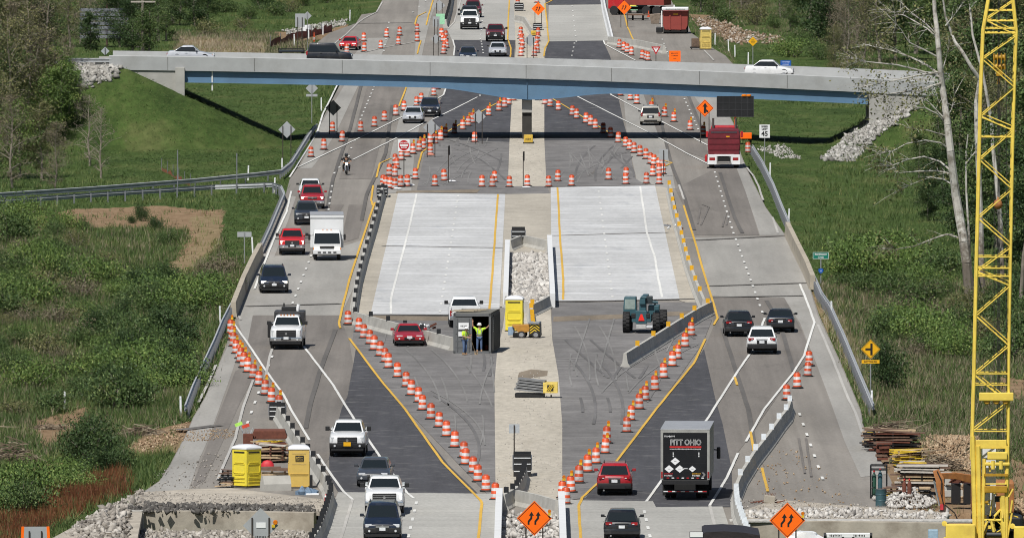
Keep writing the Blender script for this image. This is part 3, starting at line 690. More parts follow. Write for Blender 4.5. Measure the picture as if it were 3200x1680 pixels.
# ================================================================ concrete barriers
m_jersey = mat('barrier_concrete', (.40,.39,.36), .9, 0, .14, .9, dirt=(.2,.19,.17), dirtamt=.5)
m_white_conc = mat('white_painted_concrete', (.62,.63,.64), .7, 0, .05, 1.2, dirt=(.4,.39,.37), dirtamt=.3)
m_amber = mat('amber_reflector', (.62,.33,.015), .3); m_blk = mat('black_panel', (.012,.013,.016), .45); m_wpan = mat('white_panel', (.62,.66,.70), .35)
JP = [(-.30,0),(-.30,.07),(-.17,.28),(-.09,.84),(.09,.84),(.17,.28),(.30,.07),(.30,0)]
def smooth_pts(P, step):
    out = []; 
    for a, b in zip(P[:-1], P[1:]):
        n = max(1,int(round((b-a).length/step)))
        for k in range(n): out.append(a+(b-a)*k/n)
    return out+[P[-1]]
def barrier(label, pts, refl=None, every=1, h=1.0, seg=3.8, prof=JP, m=None, name='concrete_barrier', zz=0.0, double=False, rtop=.25, off=0.0, cat='barrier'):
    P = [G(*p) for p in pts]; o = Vector((P[0].x,P[0].y,zz)); Q = smooth_pts(P, seg)
    th = thing(name, label, cat, o, 0, 'concrete barriers')
    for i in range(len(Q)-1):
        a, b = Q[i], Q[i+1]; d = (b-a); L = d.length; d.normalize(); n = Vector((d.y,-d.x,0)); a2 = a+d*.015; b2 = b-d*.015
        pa = (a-Q[max(i-1,0)]).normalized() if i else d
        MB().loft([[Vector((c.x-o.x,c.y-o.y,0))+n*p[0]+Vector((0,0,p[1]*h)) for p in prof] for c in (a2,b2)]).build('segment', m or m_jersey, th)
        if refl and i % every == 0:
            mm = {'b':m_blk,'y':m_amber,'w':m_wpan}[refl]
            c = a+d*L*.5+n*off
            MB().box((c.x-o.x,c.y-o.y,h*.84+.14),(.26,.05,.34)).build('reflector', mm, th)
    return th
barrier('long concrete barrier with black reflector panels along the left yellow line', [(1196,615),(1182,665),(1168,720),(1150,780),(1135,832),(1119,895),(1108,960),(1104,1005)], 'b', 2, 1, 6.0, off=-.05)
barrier('slanting concrete barrier behind the red parked coupe', [(1102,1012),(1150,1026),(1222,1045),(1310,1068),(1415,1096)], 'b', 3, 1.0, 2.0)
barrier('slanting concrete barrier with amber reflectors beside the telehandler', [(2222,983),(2180,1005),(2100,1055),(2030,1100),(1953,1148)], 'y', 2, 1.05, 5.4)
barrier('long concrete barrier with amber reflectors along the right yellow line', [(2092,602),(2108,680),(2130,760),(2150,840),(2178,920),(2200,972)], 'y', 2, .95, 7.4, off=.05)
barrier('concrete barrier with black reflectors behind the near toilets at left', [(868,1310),(925,1402),(975,1468),(1022,1540)], 'b', 2, 1.0, 3.6, off=.0)
barrier('concrete barrier bending down to the bottom edge, orange mark on it', [(1022,1546),(1036,1580),(1018,1640),(995,1700),(970,1740)], 'b', 1, 1.0, 3.4)
barrier('wavy concrete barrier with white reflectors beside the black delivery truck', [(2470,1290),(2462,1318),(2440,1345),(2405,1395),(2355,1460),(2318,1520),(2300,1565)], 'w', 2, 1.0, 5.2)
barrier('concrete barrier with white reflectors at the bottom right, leaning right', [(2300,1572),(2304,1620),(2328,1690),(2350,1740)], 'w', 1, 1.0, 3.2)
barrier('far concrete wall slanting behind the yield sign', [(1903,140),(2000,152),(2076,168)], None, 1, 1.0, 4.0)
barrier('far white barrier beside the right-hand concrete lanes', [(1880,-30),(1890,40),(1914,140)], None, 1, 1.0, 8.0, m=m_white_conc)
barrier('far barrier with black panels left of the white oncoming truck', [(1418,-40),(1405,40),(1392,88)], 'b', 1, 1.0, 6.0)
barrier('short far barrier stub in the median below the orange sign', [(1612,70),(1640,76),(1663,112)], None, 1, .9, 2.0)
WP = [(-.17,0),(-.17,.95),(.17,.95),(.17,0)]
barrier('white topped wall on the left side of the rock filled pit', [(1586,790),(1583,880),(1580,958)], None, 1, 1, 8, WP, m_white_conc, 'pit_wall')
barrier('white topped wall on the right side of the rock filled pit', [(1717,775),(1722,870),(1727,962)], None, 1, 1, 8, WP, m_white_conc, 'pit_wall')
barrier('bent concrete wall closing the far end of the rock pit', [(1592,785),(1632,768),(1710,785)], None, 1, .95, 3, JP, None, 'pit_wall')
barrier('concrete wall closing the near end of the rock pit, behind the yellow toilet', [(1582,962),(1612,972),(1646,980)], None, 1, .95, 3, JP, None, 'pit_wall')
barrier('concrete barrier leaning in from the right corner of the rock pit', [(1655,992),(1690,975),(1722,957)], 'y', 9, .95, 3, JP, None, 'concrete_barrier')
barrier('barrier stub with amber reflectors pointing towards the camera by the yellow toilet', [(1659,985),(1662,1010),(1666,1055)], 'y', 1, .9, 7.5)
barrier('white parapet left of the near orange arrow sign in the median', [(1561,1580),(1558,1640),(1555,1740)], None, 1, 1, 8, WP, m_white_conc, 'pit_wall')
barrier('white parapet right of the near orange arrow sign in the median', [(1754,1590),(1757,1650),(1760,1740)], None, 1, 1, 8, WP, m_white_conc, 'pit_wall')
barrier('dark barrier with black reflectors bending behind the near median sign', [(1572,1594),(1612,1572),(1634,1530),(1640,1500)], 'b', 1, 1.0, 3.4)
barrier('concrete wall across the median right behind the near orange arrow sign', [(1616,1580),(1680,1594),(1742,1612)], None, 1, 1.0, 3.4)
stones('rock_fill', heap([(1592,800),(1710,795),(1716,955),(1588,952)], 1500, 21, .15, .02, lambda x,y: .02), .25, .75, 22, m_stone)
stones('rock_fill', heap([(1570,1600),(1745,1620),(1752,1760),(1562,1760)], 500, 23, .1, .02, lambda x,y: .02), .2, .5, 24, m_stone)
stones('loose_gravel', heap([(1598,310),(1700,310),(1702,580),(1588,580)], 200, 27, 0, .04, lambda x,y: .02), .03, .1, 28, m_stone)
stones('loose_gravel', heap([(1580,1000),(1724,1000),(1757,1330),(1757,1540),(1550,1540)], 700, 29, 0, .04, lambda x,y: .02), .02, .09, 30, m_stone)
stones('loose_gravel', heap([(460,1535),(1000,1560),(1030,1600),(380,1598)], 1500, 31, 0, .03, lambda x,y: .0), .03, .15, 32, m_stone2)
stones('loose_gravel', heap([(2310,1560),(2960,1590),(2960,1626),(2320,1622)], 900, 33, 0, .03, lambda x,y: .0), .03, .15, 34, m_stone2)

m_tanc = mat('weathered_tan_concrete', (.36,.32,.255), .9, 0, .14, .9, dirt=(.17,.15,.12), dirtamt=.5)
BR = [(-.26,0),(-.20,.3),(-.16,.98),(.16,.98),(.20,.3),(.26,0)]
barrier('tan concrete bridge rail joining the two left guardrails', [(813,802),(790,845),(762,905),(729,990)], None, 1, 1, 9, BR, m_tanc, 'bridge_rail')
barrier('tan concrete bridge rail joining the two right guardrails', [(2461,735),(2490,795),(2520,855),(2540,905)], None, 1, 1, 9, BR, m_tanc, 'bridge_rail')
# ================================================================ old abutment walls and rubble at the near end
def wall(label, pts, z0, z1, th_, m):
    P = [G(*p) for p in pts]; o = P[0]; th = thing('abutment_wall', label, 'wall', (o.x,o.y,0))
    mbb = MB()
    for a,b in zip(P[:-1],P[1:]):
        d = (b-a).normalized(); n = Vector((d.y,-d.x,0))
        q = [a-n*th_/2,b-n*th_/2,b+n*th_/2,a+n*th_/2]
        mbb.loft([[(p.x-o.x,p.y-o.y,z) for p in q] for z in (z0,z1)])
    mbb.build('wall_body', m, th, bevel=.04); return th
m_oldc = mat('stained_old_concrete', (.33,.30,.25), .9, 0, .22, .8, bump=.03, dirt=(.15,.12,.09), dirtamt=.7)
wl = wall('broken old concrete wall above the rubble, behind the grey sign back', [(418,1597),(700,1597),(985,1602)], -1.6, .06, .5, m_oldc)
MB().box((.2,-.3,-.75),(.7,.6,1.7)).build('end_block', m_conc2, wl, bevel=.05)
wr = wall('long stained concrete wall below the right rubble edge', [(2325,1627),(2600,1628),(2960,1634)], -3.2, .05, .6, m_oldc)
MB().box((20*.0+6.0,-.02,.02),(13.5,.9,.14)).build('broken_coping', mat('crumbled_concrete',(.40,.39,.37),.95,0,.25,3,bump=.05), wr, bevel=.04)
stones('rubble', heap([(130,1700),(250,1640),(400,1560),(440,1530),(520,1540),(440,1600),(420,1640),(410,1740),(130,1740)], 2300, 41, .55, .05), .12, .55, 42, m_stone2)
stones('rubble', heap([(405,1603),(985,1606),(985,1760),(380,1760)], 3600, 43, .55, .0, lambda x,y: -.92), .12, .48, 44, m_stone2)
stones('rubble', heap([(330,1600),(440,1572),(560,1578),(985,1582),(985,1598),(420,1600)], 900, 45, .10, .02, lambda x,y: 0.0), .12, .42, 46, m_stone3)
stones('rubble', heap([(2728,1560),(2790,1535),(2850,1532),(2930,1570),(2900,1592),(2780,1590)], 700, 47, .6, .05, lambda x,y: 0.0), .1, .38, 48, m_stone)
stones('rubble', heap([(2330,1640),(2960,1640),(2960,1760),(2330,1760)], 700, 49, .3, .1), .2, .7, 50, m_stone2)
stones('wood_chips', heap([(2860,1360),(3060,1345),(3060,1470),(2960,1440)], 2600, 51, .7, .05), .08, .3, 52, m_chips)
stones('wood_chips', heap([(2870,1450),(3060,1500),(3240,1560),(3240,1600),(2980,1540)], 1800, 53, .3, .05), .08, .3, 54, m_chips)
stones('wood_chips', heap([(355,1395),(480,1350),(590,1312),(560,1380),(450,1410)], 700, 55, .1, .03), .05, .2, 56, m_chips)

stones('wood_chips', heap([(560,1380),(600,1345),(740,1340),(735,1368),(640,1380)], 420, 57, 0, .02, lambda x,y: .03), .03, .12, 58, m_chips)
stones('rubble', heap([(2325,1598),(2600,1590),(2960,1606),(2960,1622),(2330,1620)], 420, 63, .04, .02, lambda x,y: .02), .12, .5, 64, m_stone)
stones('loose_debris', heap([(2330,1400),(2480,1400),(2600,1480),(2700,1580),(2400,1590),(2340,1500)], 260, 59, 0, .02, lambda x,y: .03), .03, .16, 60, m_chips)
stones('loose_debris', heap([(480,1480),(700,1400),(720,1520),(480,1530)], 220, 61, 0, .02, lambda x,y: .03), .03, .16, 62, m_stone2)
# ================================================================ trees and bushes
m_bark = mat('grey_bark', (.16,.14,.115), .9, 0, .3, 3); 
t = NT('mottled_white_bark'); f_ = t.noise(2.5,5,.65); pale = t.mix(t.ramp(t.noise(1.6,6,.7),[(.48,0.0),(.62,.8)]), t.ramp(f_,[(.3,(.36,.345,.31)),(.7,(.50,.485,.45))]), (.15,.13,.10))
gx = t.n('ShaderNodeSeparateXYZ'); t.l(t.co.outputs['Object'], gx.inputs[0]); ad = t.n('ShaderNodeMath', operation='MULTIPLY_ADD'); t.l(gx.outputs[2], ad.inputs[0]); ad.inputs[1].default_value = .1; t.l(f_, ad.inputs[2])
m_sycam = t.out(t.mix(t.ramp(ad.outputs[0],[(.75,0.0),(1.35,1.0)]), t.ramp(f_,[(.3,(.12,.10,.08)),(.7,(.20,.17,.14))]), pale), .85)
m_twig = mat('bare_twigs', (.22,.19,.155), .9, 0, .25, 3)
LEAF = {'bright': leafmat('bright_spring_leaves',(.05,.092,.022),(.105,.168,.040),(.215,.26,.075)), 'mid': leafmat('mid_green_leaves',(.032,.062,.019),(.068,.110,.033),(.14,.178,.058)),
        'dark': leafmat('dark_green_leaves',(.018,.038,.013),(.038,.070,.022),(.08,.115,.036)), 'olive': leafmat('olive_buds',(.064,.070,.029),(.128,.132,.052),(.225,.208,.095)),
        'brown': leafmat('brown_buds',(.08,.066,.044),(.15,.127,.082),(.225,.195,.13))}
def tree_proto(name, H, W, leaf, nleaf, lsize, seed, bark, base=.12, limbs=16, twigs=5, trunk_r=.2, lift=.55, upright=.5):
    """tapered trunk, limbs, twigs; leaves in clumps round the twig ends"""
    r = random.Random(seed); root = thing(name, None, 'tree'); mb = MB()
    pts = [Vector((0,0,-.3))]; z = 0; p = Vector((0,0,0))
    N = 8
    for i in range(1,N+1): 
        p = Vector((p.x+r.uniform(-.05,.05)*H*.3, p.y+r.uniform(-.05,.05)*H*.3, H*.93*i/N)); pts.append(p.copy())
    rad = [trunk_r*(1-.88*i/N) for i in range(N+1)]
    mb.path(pts, rad, 7)
    ends = []
    for k in range(limbs):
        f = base+(.95-base)*((k+.5)/limbs); i = min(N-1,int(f*N)); q = pts[i].lerp(pts[i+1], f*N-i)
        a = r.uniform(0,6.283); env = math.sin(min(1,max(.0,(f-base*.6)/(1-base*.6)))*math.pi*.86+.35)**.8
        L = W*.5*max(.22,env)*r.uniform(.7,1.15)
        d = Vector((math.cos(a),math.sin(a),r.uniform(.2,1)*upright)).normalized()
        e = q+d*L; m_ = q.lerp(e,.5)+Vector((0,0,L*.08)); rr = max(.02,rad[i]*.45)
        mb.path([q,m_,e], [rr,rr*.6,rr*.2], 5)
        ends.append((e,L*.35)); ends.append((m_.lerp(e,.4),L*.3))
        for t in range(twigs):
            s = q.lerp(e,r.uniform(.35,1)); d2 = Vector((r.gauss(0,1),r.gauss(0,1),r.gauss(.35,.7))).normalized(); L2 = L*r.uniform(.2,.5)
            e2 = s+d2*L2; mb.tube(s,e2,rr*.25,3,0,.012); ends.append((e2,L2*.6+.25))
    mb.build('trunk', bark, root, recalc=False)
    rs = np.random.default_rng(seed); C = np.array([tuple(e[0]) for e in ends]); S = np.array([e[1] for e in ends])
    ii = rs.integers(0,len(C),nleaf); P = C[ii]+rs.normal(size=(nleaf,3))*S[ii,None]*np.array([.62,.62,.5])
    V,Fq = leaf_cards(P, lsize, seed+1); clump = rs.normal(size=len(C))*.22
    c = np.repeat(np.clip(.42+clump[ii]+rs.normal(size=nleaf)*.16,0,1),4)
    npmesh('crown', V, Fq, LEAF[leaf], np.stack([c]*3,1), root)
    return root
def bush_proto(name, H, W, leaf, nleaf, lsize, seed):
    r = random.Random(seed); root = thing(name, None, 'bush'); mb = MB(); ends = []
    for k in range(11):
        a = r.uniform(0,6.283); rr = W*.5*math.sqrt(r.random()); e = Vector((rr*math.cos(a),rr*math.sin(a),H*r.uniform(.35,1)*(1-.45*(rr/(W*.5))**2)))
        mb.path([Vector((r.uniform(-.15,.15),r.uniform(-.15,.15),-.1)), e*.55+Vector((0,0,.08)), e], [.05,.03,.012], 4); ends.append(e)
        for t in range(3): ends.append(e*r.uniform(.55,1)+Vector((r.gauss(0,.2),r.gauss(0,.2),r.gauss(0,.12)))*W*.3)
    mb.build('stem', m_twig, root, recalc=False)
    rs = np.random.default_rng(seed); C = np.array([tuple(e) for e in ends]); C[:,2] = np.maximum(C[:,2],.15)
    ii = rs.integers(0,len(C),nleaf); P = C[ii]+rs.normal(size=(nleaf,3))*np.array([W*.15,W*.15,H*.15]); P[:,2] = np.abs(P[:,2])
    V,Fq = leaf_cards(P, lsize, seed+1); cl = rs.normal(size=len(C))*.22
    c = np.repeat(np.clip(.45+cl[ii]+rs.normal(size=nleaf)*.16,0,1),4)
    npmesh('foliage', V, Fq, LEAF[leaf], np.stack([c]*3,1), root)
    return root
TP = {
 'bright': tree_proto('broadleaf_tree', 11, 6.5, 'bright', 8000, .125, 1, m_bark, .15, 20, 5, .2),
 'mid': tree_proto('broadleaf_tree', 13, 7.5, 'mid', 11000, .13, 2, m_bark, .12, 22, 5, .24),
 'mid2': tree_proto('broadleaf_tree', 12, 7.0, 'mid', 9500, .125, 3, m_bark, .10, 22, 6, .22),
 'dark': tree_proto('broadleaf_tree', 12, 7.0, 'dark', 11000, .13, 4, m_bark, .08, 22, 5, .22),
 'olive': tree_proto('budding_tree', 13, 6.0, 'olive', 4600, .09, 5, m_twig, .10, 26, 9, .18, upright=.9),
 'olive2': tree_proto('budding_tree', 11, 5.5, 'olive', 5600, .095, 6, m_twig, .08, 24, 8, .16, upright=.8),
 'brown': tree_proto('budding_tree', 11, 5.5, 'brown', 3600, .08, 8, m_twig, .06, 26, 10, .15, upright=1.0),
 'bare': tree_proto('bare_tree', 8, 4.5, 'brown', 260, .08, 9, m_twig, .10, 24, 9, .12, upright=1.1),
 'cedar': tree_proto('cedar_tree', 7, 3.4, 'dark', 5200, .12, 10, m_bark, .03, 30, 5, .14, upright=.4),
}
BP = {'bright': bush_proto('bush', 2.0, 3.2, 'bright', 3600, .068, 21), 'mid': bush_proto('bush', 1.8, 3.0, 'mid', 3400, .066, 22), 'dark': bush_proto('bush', 2.6, 3.0, 'dark', 5000, .07, 23),
      'olive': bush_proto('bush', 1.7, 2.6, 'olive', 1700, .06, 24), 'brown': bush_proto('bush', 1.3, 2.4, 'brown', 1400, .055, 25)}
TUSED = set()
def tree(kind, px, py, k, label, group, rz=None, squash=1.0):
    h = HIT(px, py); p = TP[kind]; c = p if kind not in TUSED else copy_tree(p); TUSED.add(kind)
    c.location = (h.x,h.y,h.z-.1); c.rotation_euler = (0,0,rnd.uniform(0,6.28) if rz is None else rz); c.scale = (k*squash,k*squash,k)
    tag(c, label, 'tree', group)
BUSED = set()
def bush(kind, px, py, k, label, group):
    h = HIT(px, py); p = BP[kind]; c = p if kind not in BUSED else copy_tree(p); BUSED.add(kind)
    c.location = (h.x,h.y,h.z-.05); c.rotation_euler = (0,0,rnd.uniform(0,6.28)); k *= rnd.uniform(.65,1.2); c.scale = (k*rnd.uniform(.7,1.15),k,k*rnd.uniform(.75,1.35))
    tag(c, label, 'bush', group)
# left wood: from the guardrail up the slope behind the rubble bank
GL = 'trees of the left wood'; DESC = {'bright':'bright yellow-green tree','mid':'green leafy tree','mid2':'green leafy tree','dark':'dark green tree','olive':'olive budding tree','olive2':'olive budding tree','brown':'brown twiggy tree','bare':'leafless twiggy tree','cedar':'dark pointed cedar'}
for kind, px, py, k in [('olive2',-20,560,.9),('brown',40,590,.75),('olive',20,480,.95),('bright',60,560,.62),('olive2',130,560,.62),('brown',170,600,.55),('bright',150,470,.6),('olive',80,420,.85),('brown',120,400,.8),('brown',30,360,.9),('mid2',-40,440,.9),
   ('bright',190,420,.55),('bright',215,380,.42),('olive2',0,300,.95),('brown',90,320,.85),('olive',150,290,.8),('brown',200,300,.5),('bright',20,260,.7),('dark',110,240,.55),('brown',60,210,.85),('olive2',-30,200,.9),('brown',250,400,.32),('bright',170,350,.5),('mid2',30,420,.6)]:
    tree(kind, px, py, k, DESC[kind]+' in the left wood between guardrail and rubble bank', GL)
for kind, px, py, k in [('brown',150,150,.75),('olive',220,150,.7),('brown',250,140,.6),('cedar',285,160,.62),('dark',375,150,.6),('dark',415,165,.55),('mid',470,175,.5),('olive2',330,120,.5),('brown',300,100,.6),('olive',210,60,.6),('brown',120,60,.8),('olive2',280,20,.6),
   ('mid',520,130,.42),('dark',560,80,.6),('dark',610,85,.55),('mid',650,70,.42),('mid2',480,60,.55),('olive',430,30,.6),('brown',350,10,.7),('mid',560,0,.6),('mid2',680,-20,.6),('olive2',760,-20,.5),('mid2',820,10,.4),('brown',60,0,.8),('olive',0,60,.8)]:
    tree(kind, px, py, k, DESC[kind]+' behind the left end of the overpass, near the wooden poles', 'trees behind the overpass at left')
for kind, px, py, k in [('bare',280,520,.8),('bare',315,560,.8)]:
    tree(kind, px, py, k, 'thin leafless tree on the green bank '+('left of the other bare one' if px<300 else 'right of the other bare one'), 'bare trees on the left bank')
# back rows on both sides so that no horizon shows
GB = 'far trees along the top of the view'
for i in range(46):
    px = rnd.uniform(-150,1150) if i < 23 else rnd.uniform(2120,3350); py = rnd.uniform(-420,-40)
    kind = rnd.choice(['mid','olive','mid2','brown','dark','olive2']); tree(kind, px, py, rnd.uniform(.8,1.15), DESC[kind]+' on the far slope, mostly cut off by the top edge', GB)
# right wood
GR = 'trees of the right wood'
for kind, px, py, k in [('mid',2190,40,.45),('mid2',2230,60,.4),('bright',2180,20,.4),('dark',2560,120,.95),('dark',2590,160,.85),('mid',2530,60,.9),('brown',2440,60,.75),('olive',2380,50,.7),('brown',2320,50,.6),('olive2',2280,30,.6),('mid2',2470,100,.45),
   ('brown',2650,210,.75),('brown',2700,200,.8),('olive',2750,200,.95),('mid2',2800,190,.95),('mid',2860,170,1.0),('brown',2640,170,.7),('olive2',2610,215,.42),('olive',2680,130,.9),('mid',2760,100,1.0),('mid2',2900,90,1.0),('mid',3000,150,1.0),('dark',3080,180,1.0),('mid2',3160,200,1.0),('mid',3230,150,1.0)]:
    tree(kind, px, py, k, DESC[kind]+' in the wood behind the right end of the overpass', 'trees behind the overpass at right')
for kind, px, py, k in [('olive2',3010,440,.85),('mid2',2985,470,.75),('olive',3040,460,1.0),('mid',3110,500,1.0),('olive2',3180,480,1.0),('mid2',3230,560,1.0),('brown',2960,520,.5),('olive2',3150,620,1.0),('olive',3060,640,.9),('mid2',3240,700,1.0),('dark',2950,640,.42),('dark',2900,690,.32),('mid2',2870,560,.35),('dark',3010,760,.6),('mid',3120,780,.8),('dark',3200,860,.8),('mid2',3000,560,.8),
   ('olive2',3160,330,1.0),('mid2',3090,320,1.0),('olive',3020,300,.95)]:
    tree(kind, px, py, k, DESC[kind]+' beside the white-barked tree, behind the crane boom', GR)
# bushes
GBU = 'bushes of the left brushland'
def around(lst, where, grp):
    for kind, px, py, k in lst: bush(kind, px, py, k, {'bright':'bright green leafy bush','mid':'mid green bush','dark':'dark green rounded bush','olive':'olive thin bush','brown':'brown dry bush'}[kind]+' '+where, grp)
around([('bright',470,900,1.1),('bright',520,930,1.0),('mid',430,880,1.0),('bright',620,930,1.15),('mid',660,900,.9),('bright',560,980,1.1),('mid',640,960,1.0),('mid',480,980,1.0),('dark',380,1000,.75),('mid',330,1040,1.0),('mid',260,1090,1.1),('bright',330,1110,1.0),('dark',300,1060,.7),('mid',400,1060,1.1),('mid',450,1100,1.0),('bright',500,1180,1.1),('mid',560,1130,1.0),('bright',460,1230,1.0),
 ('mid',540,1220,.9),('bright',420,1180,.9),('mid',380,1290,1.0),('bright',300,1190,.9),('mid',220,1180,.9)], 'in the brushland beside the left guardrail', GBU)
around([('bright',60,700,1.0),('bright',85,715,.9),('mid',30,760,1.0),('bright',100,820,1.0),('mid',40,860,1.1),('mid',160,800,1.0),('olive',240,780,1.0),('mid',200,880,1.0),('olive',140,930,1.1),('brown',250,930,1.2),('mid',90,960,1.1),('mid',20,1000,1.1),('brown',180,1010,1.2),('mid',60,1080,1.0),('olive',130,1120,1.0),('mid',30,1180,1.1),('bright',100,1220,1.0),('mid',160,1290,1.0),('olive',50,1300,1.0),('dark',130,830,.5),('mid',290,860,.9),('olive',330,820,.8)], 'in the rough field left of the brown dirt', 'bushes of the rough left field')
around([('dark',485,720,.45),('dark',440,690,.36),('dark',410,700,.4),('mid',520,770,.6)], 'standing at the brown dirt patch', 'small bushes at the dirt patch')
around([('dark',290,1450,.95),('dark',330,1440,.9),('mid',250,1440,.8),('dark',320,1480,.9),('mid',380,1470,.7)], 'forming the dark clump above the bramble', 'bushes above the bramble')
around([('bright',60,1570,1.1),('bright',120,1540,1.1),('bright',180,1530,1.0),('bright',20,1600,1.1),('bright',210,1500,.9),('mid',80,1620,.9),('bright',240,1540,.7)], 'in the bright patch left of the bramble', 'bright bushes left of the bramble')
around([('brown',640,850,1.0),('brown',690,860,.9),('brown',620,880,.9),('brown',720,840,.7)], 'near the sign back beside the pale barrier', 'brown bushes at the barrier')
def thicket(n, box, kinds, kmin, kmax, where, grp, seed):
    r = random.Random(seed); around([(r.choice(kinds), r.uniform(box[0],box[2]), r.uniform(box[1],box[3]), r.uniform(kmin,kmax)) for _ in range(n)], where, grp)
thicket(22,(300,890,640,1090),['mid','mid','bright','dark'],.6,1.1,'in the brushland beside the left guardrail', GBU, 1)
thicket(22,(280,1090,570,1290),['mid','bright','mid','dark'],.6,1.05,'in the brushland beside the left guardrail', GBU, 2)
thicket(30,(-20,700,300,1000),['mid','mid','olive','brown','bright'],.5,1.0,'in the rough field left of the brown dirt', 'bushes of the rough left field', 3)
thicket(22,(-20,1000,300,1280),['mid','brown','olive','mid','bright'],.5,1.0,'in the rough field left of the brown dirt', 'bushes of the rough left field', 4)
thicket(26,(2700,880,3240,1120),['mid','brown','olive','mid'],.5,1.0,'on the brushy verge between T-junction sign and crane', 'bushes on the right verge', 5)
around([('bright',2680,830,1.3),('bright',2740,820,1.4),('bright',2800,810,1.3),('bright',2850,840,1.3),('bright',2700,870,1.2),('bright',2780,880,1.2),('bright',2860,890,1.2),('mid',2900,830,1.3),('bright',2640,870,.9),('mid',2650,900,.8),('bright',2910,900,1.1),('mid',2940,870,1.1)], 'in the bright thicket behind the green sign', 'bushes behind the green sign')
around([('mid',2720,920,.9),('mid',2800,940,.9),('mid',2880,960,.9),('bright',2810,1010,.8),('bright',2850,1050,1.0),('bright',2900,1070,1.1),('bright',2950,1110,1.0),('mid',2880,1110,.9),('bright',2990,1120,.9),('mid',3010,1040,.9),('brown',2760,1000,1.1),('brown',2840,990,1.1),('brown',2920,1000,1.1),('brown',2980,1080,1.0),('mid',3150,1130,1.1),('mid',3190,1080,1.2),('dark',3190,960,1.3),('mid',3140,1000,1.2),('olive',3050,1000,1.1),('brown',3080,1060,1.1)], 'on the brushy verge between T-junction sign and crane', 'bushes on the right verge')
bush('dark', 2775, 1215, 1.05, 'dark green bush close behind the yellow T-junction sign', None)
around([('mid',600,20,1.2),('mid',700,40,1.2),('mid',780,60,1.1),('dark',820,30,1.0),('mid',860,50,1.0),('olive',760,90,1.1),('olive',900,40,1.1),('mid',560,60,1.2),('mid',950,20,1.0),('olive',640,110,1.1),('mid',1020,10,1.0)], 'on the far grassy slope behind the overpass at left', 'bushes on the far left slope')
around([('olive',2300,60,1.2),('mid',2260,70,1.1),('olive',2360,80,1.1),('mid',2420,90,1.2),('brown',2340,20,1.2),('mid',2500,150,1.3),('bright',2480,180,1.0),('mid',2560,190,1.1),('olive',2620,225,1.0)], 'behind the far stones at right', 'bushes behind the far stones')
# the big white-barked tree right of the road, and its pale neighbours
def sprays(P, n, spread, lsize, seed, parent, leaf):
    rs = np.random.default_rng(seed); P = np.array(P); ii = rs.integers(0,len(P),n); Q = P[ii]+rs.normal(size=(n,3))*spread
    V,Fq = leaf_cards(Q, lsize, seed+1); c = np.repeat(np.clip(rs.normal(.5,.2,n),0,1),4)
    return npmesh('crown', V, Fq, LEAF[leaf], np.stack([c]*3,1), parent)
def traced_tree(name, label, gpy, trunk, r0, r1, branches, seed, nleaf, lsize=.10, leaf='olive', bark=None):
    r = random.Random(seed); B = AT(*trunk[0], gpy); B.z = hz(B.x,B.y); th = thing(name, label, 'tree', B); mb = MB()
    P = [AT(p[0],p[1],gpy)-B for p in trunk]; P[0].z = -.3
    for i,p in enumerate(P): p.y += math.sin(i*1.3+seed)*.25*(i>0)
    n = len(P); mb.path(P, [r0+(r1-r0)*i/(n-1) for i in range(n)], 9)
    ends = []
    for b in branches:
        Q = [AT(p[0],p[1],gpy)-B for p in b]; side = r.uniform(-1,1); L = (Q[-1]-Q[0]).length
        for i,q in enumerate(Q): q.y += side*L*.7*i/(len(Q)-1)
        k = len(Q); rr = .022+.0095*L; mb.path(Q, [rr*(1-.75*i/(k-1)) for i in range(k)], 6)
        for j in range(int(5*L)):
            i = r.randrange(k-1) if r.random()<.35 else k-2; s = Q[i].lerp(Q[i+1],r.random()); d = Vector((r.gauss(0,1),r.gauss(0,1),r.gauss(-.1,.8))).normalized()*r.uniform(.4,1.5)
            d += (Q[-1]-Q[0]).normalized()*.7
            mb.path([s, s+d*.5+Vector((0,0,.06)), s+d], [.022,.014,.006], 3); ends.append(tuple(s+d)); ends.append(tuple(s+d*.6))
    mb.build('trunk', bark or m_sycam, th, recalc=False)
    if nleaf: sprays(ends, nleaf, .22, lsize, seed+5, th, leaf)
traced_tree('sycamore_tree', 'tall pale sycamore with mottled bark and long drooping bare branches', 905, [(3033,905),(3022,820),(3013,755),(3000,680),(2989,613),(2980,540),(2971,471),(2962,390),(2953,319),(2946,270),(2939,213),(2933,150),(2928,89),(2922,40),(2918,-40)], .36, .13,
  [[(2939,240),(2860,215),(2800,200),(2710,190),(2660,178)], [(2941,235),(2900,205),(2850,180),(2790,160),(2700,140)], [(2930,110),(2890,70),(2850,40),(2800,-10)], [(2932,120),(2900,90),(2830,50),(2760,30)], [(2936,180),(2880,150),(2840,130),(2815,90),(2790,60)],
   [(2952,370),(2915,330),(2880,295),(2840,250)], [(2952,380),(2930,355),(2890,335),(2840,330),(2770,345)], [(2963,425),(2900,405),(2830,395)], [(2968,466),(2940,445),(2890,435),(2830,445),(2790,465),(2740,475)], [(2975,535),(2940,505),(2890,490),(2840,500),(2790,520),(2750,515)],
   [(2980,545),(2930,533),(2870,535),(2810,540),(2795,520)], [(2984,580),(2950,560),(2910,555),(2860,575),(2800,605)], [(3008,745),(2960,732),(2920,745),(2860,770),(2800,780),(2780,765)], [(2955,375),(2975,340),(2985,290)], [(2947,215),(2960,170),(2970,130)], [(2935,225),(2860,235),(2760,255),(2690,265)], [(2940,260),(2870,280),(2780,290),(2700,300)]], 3, 3000, .10)
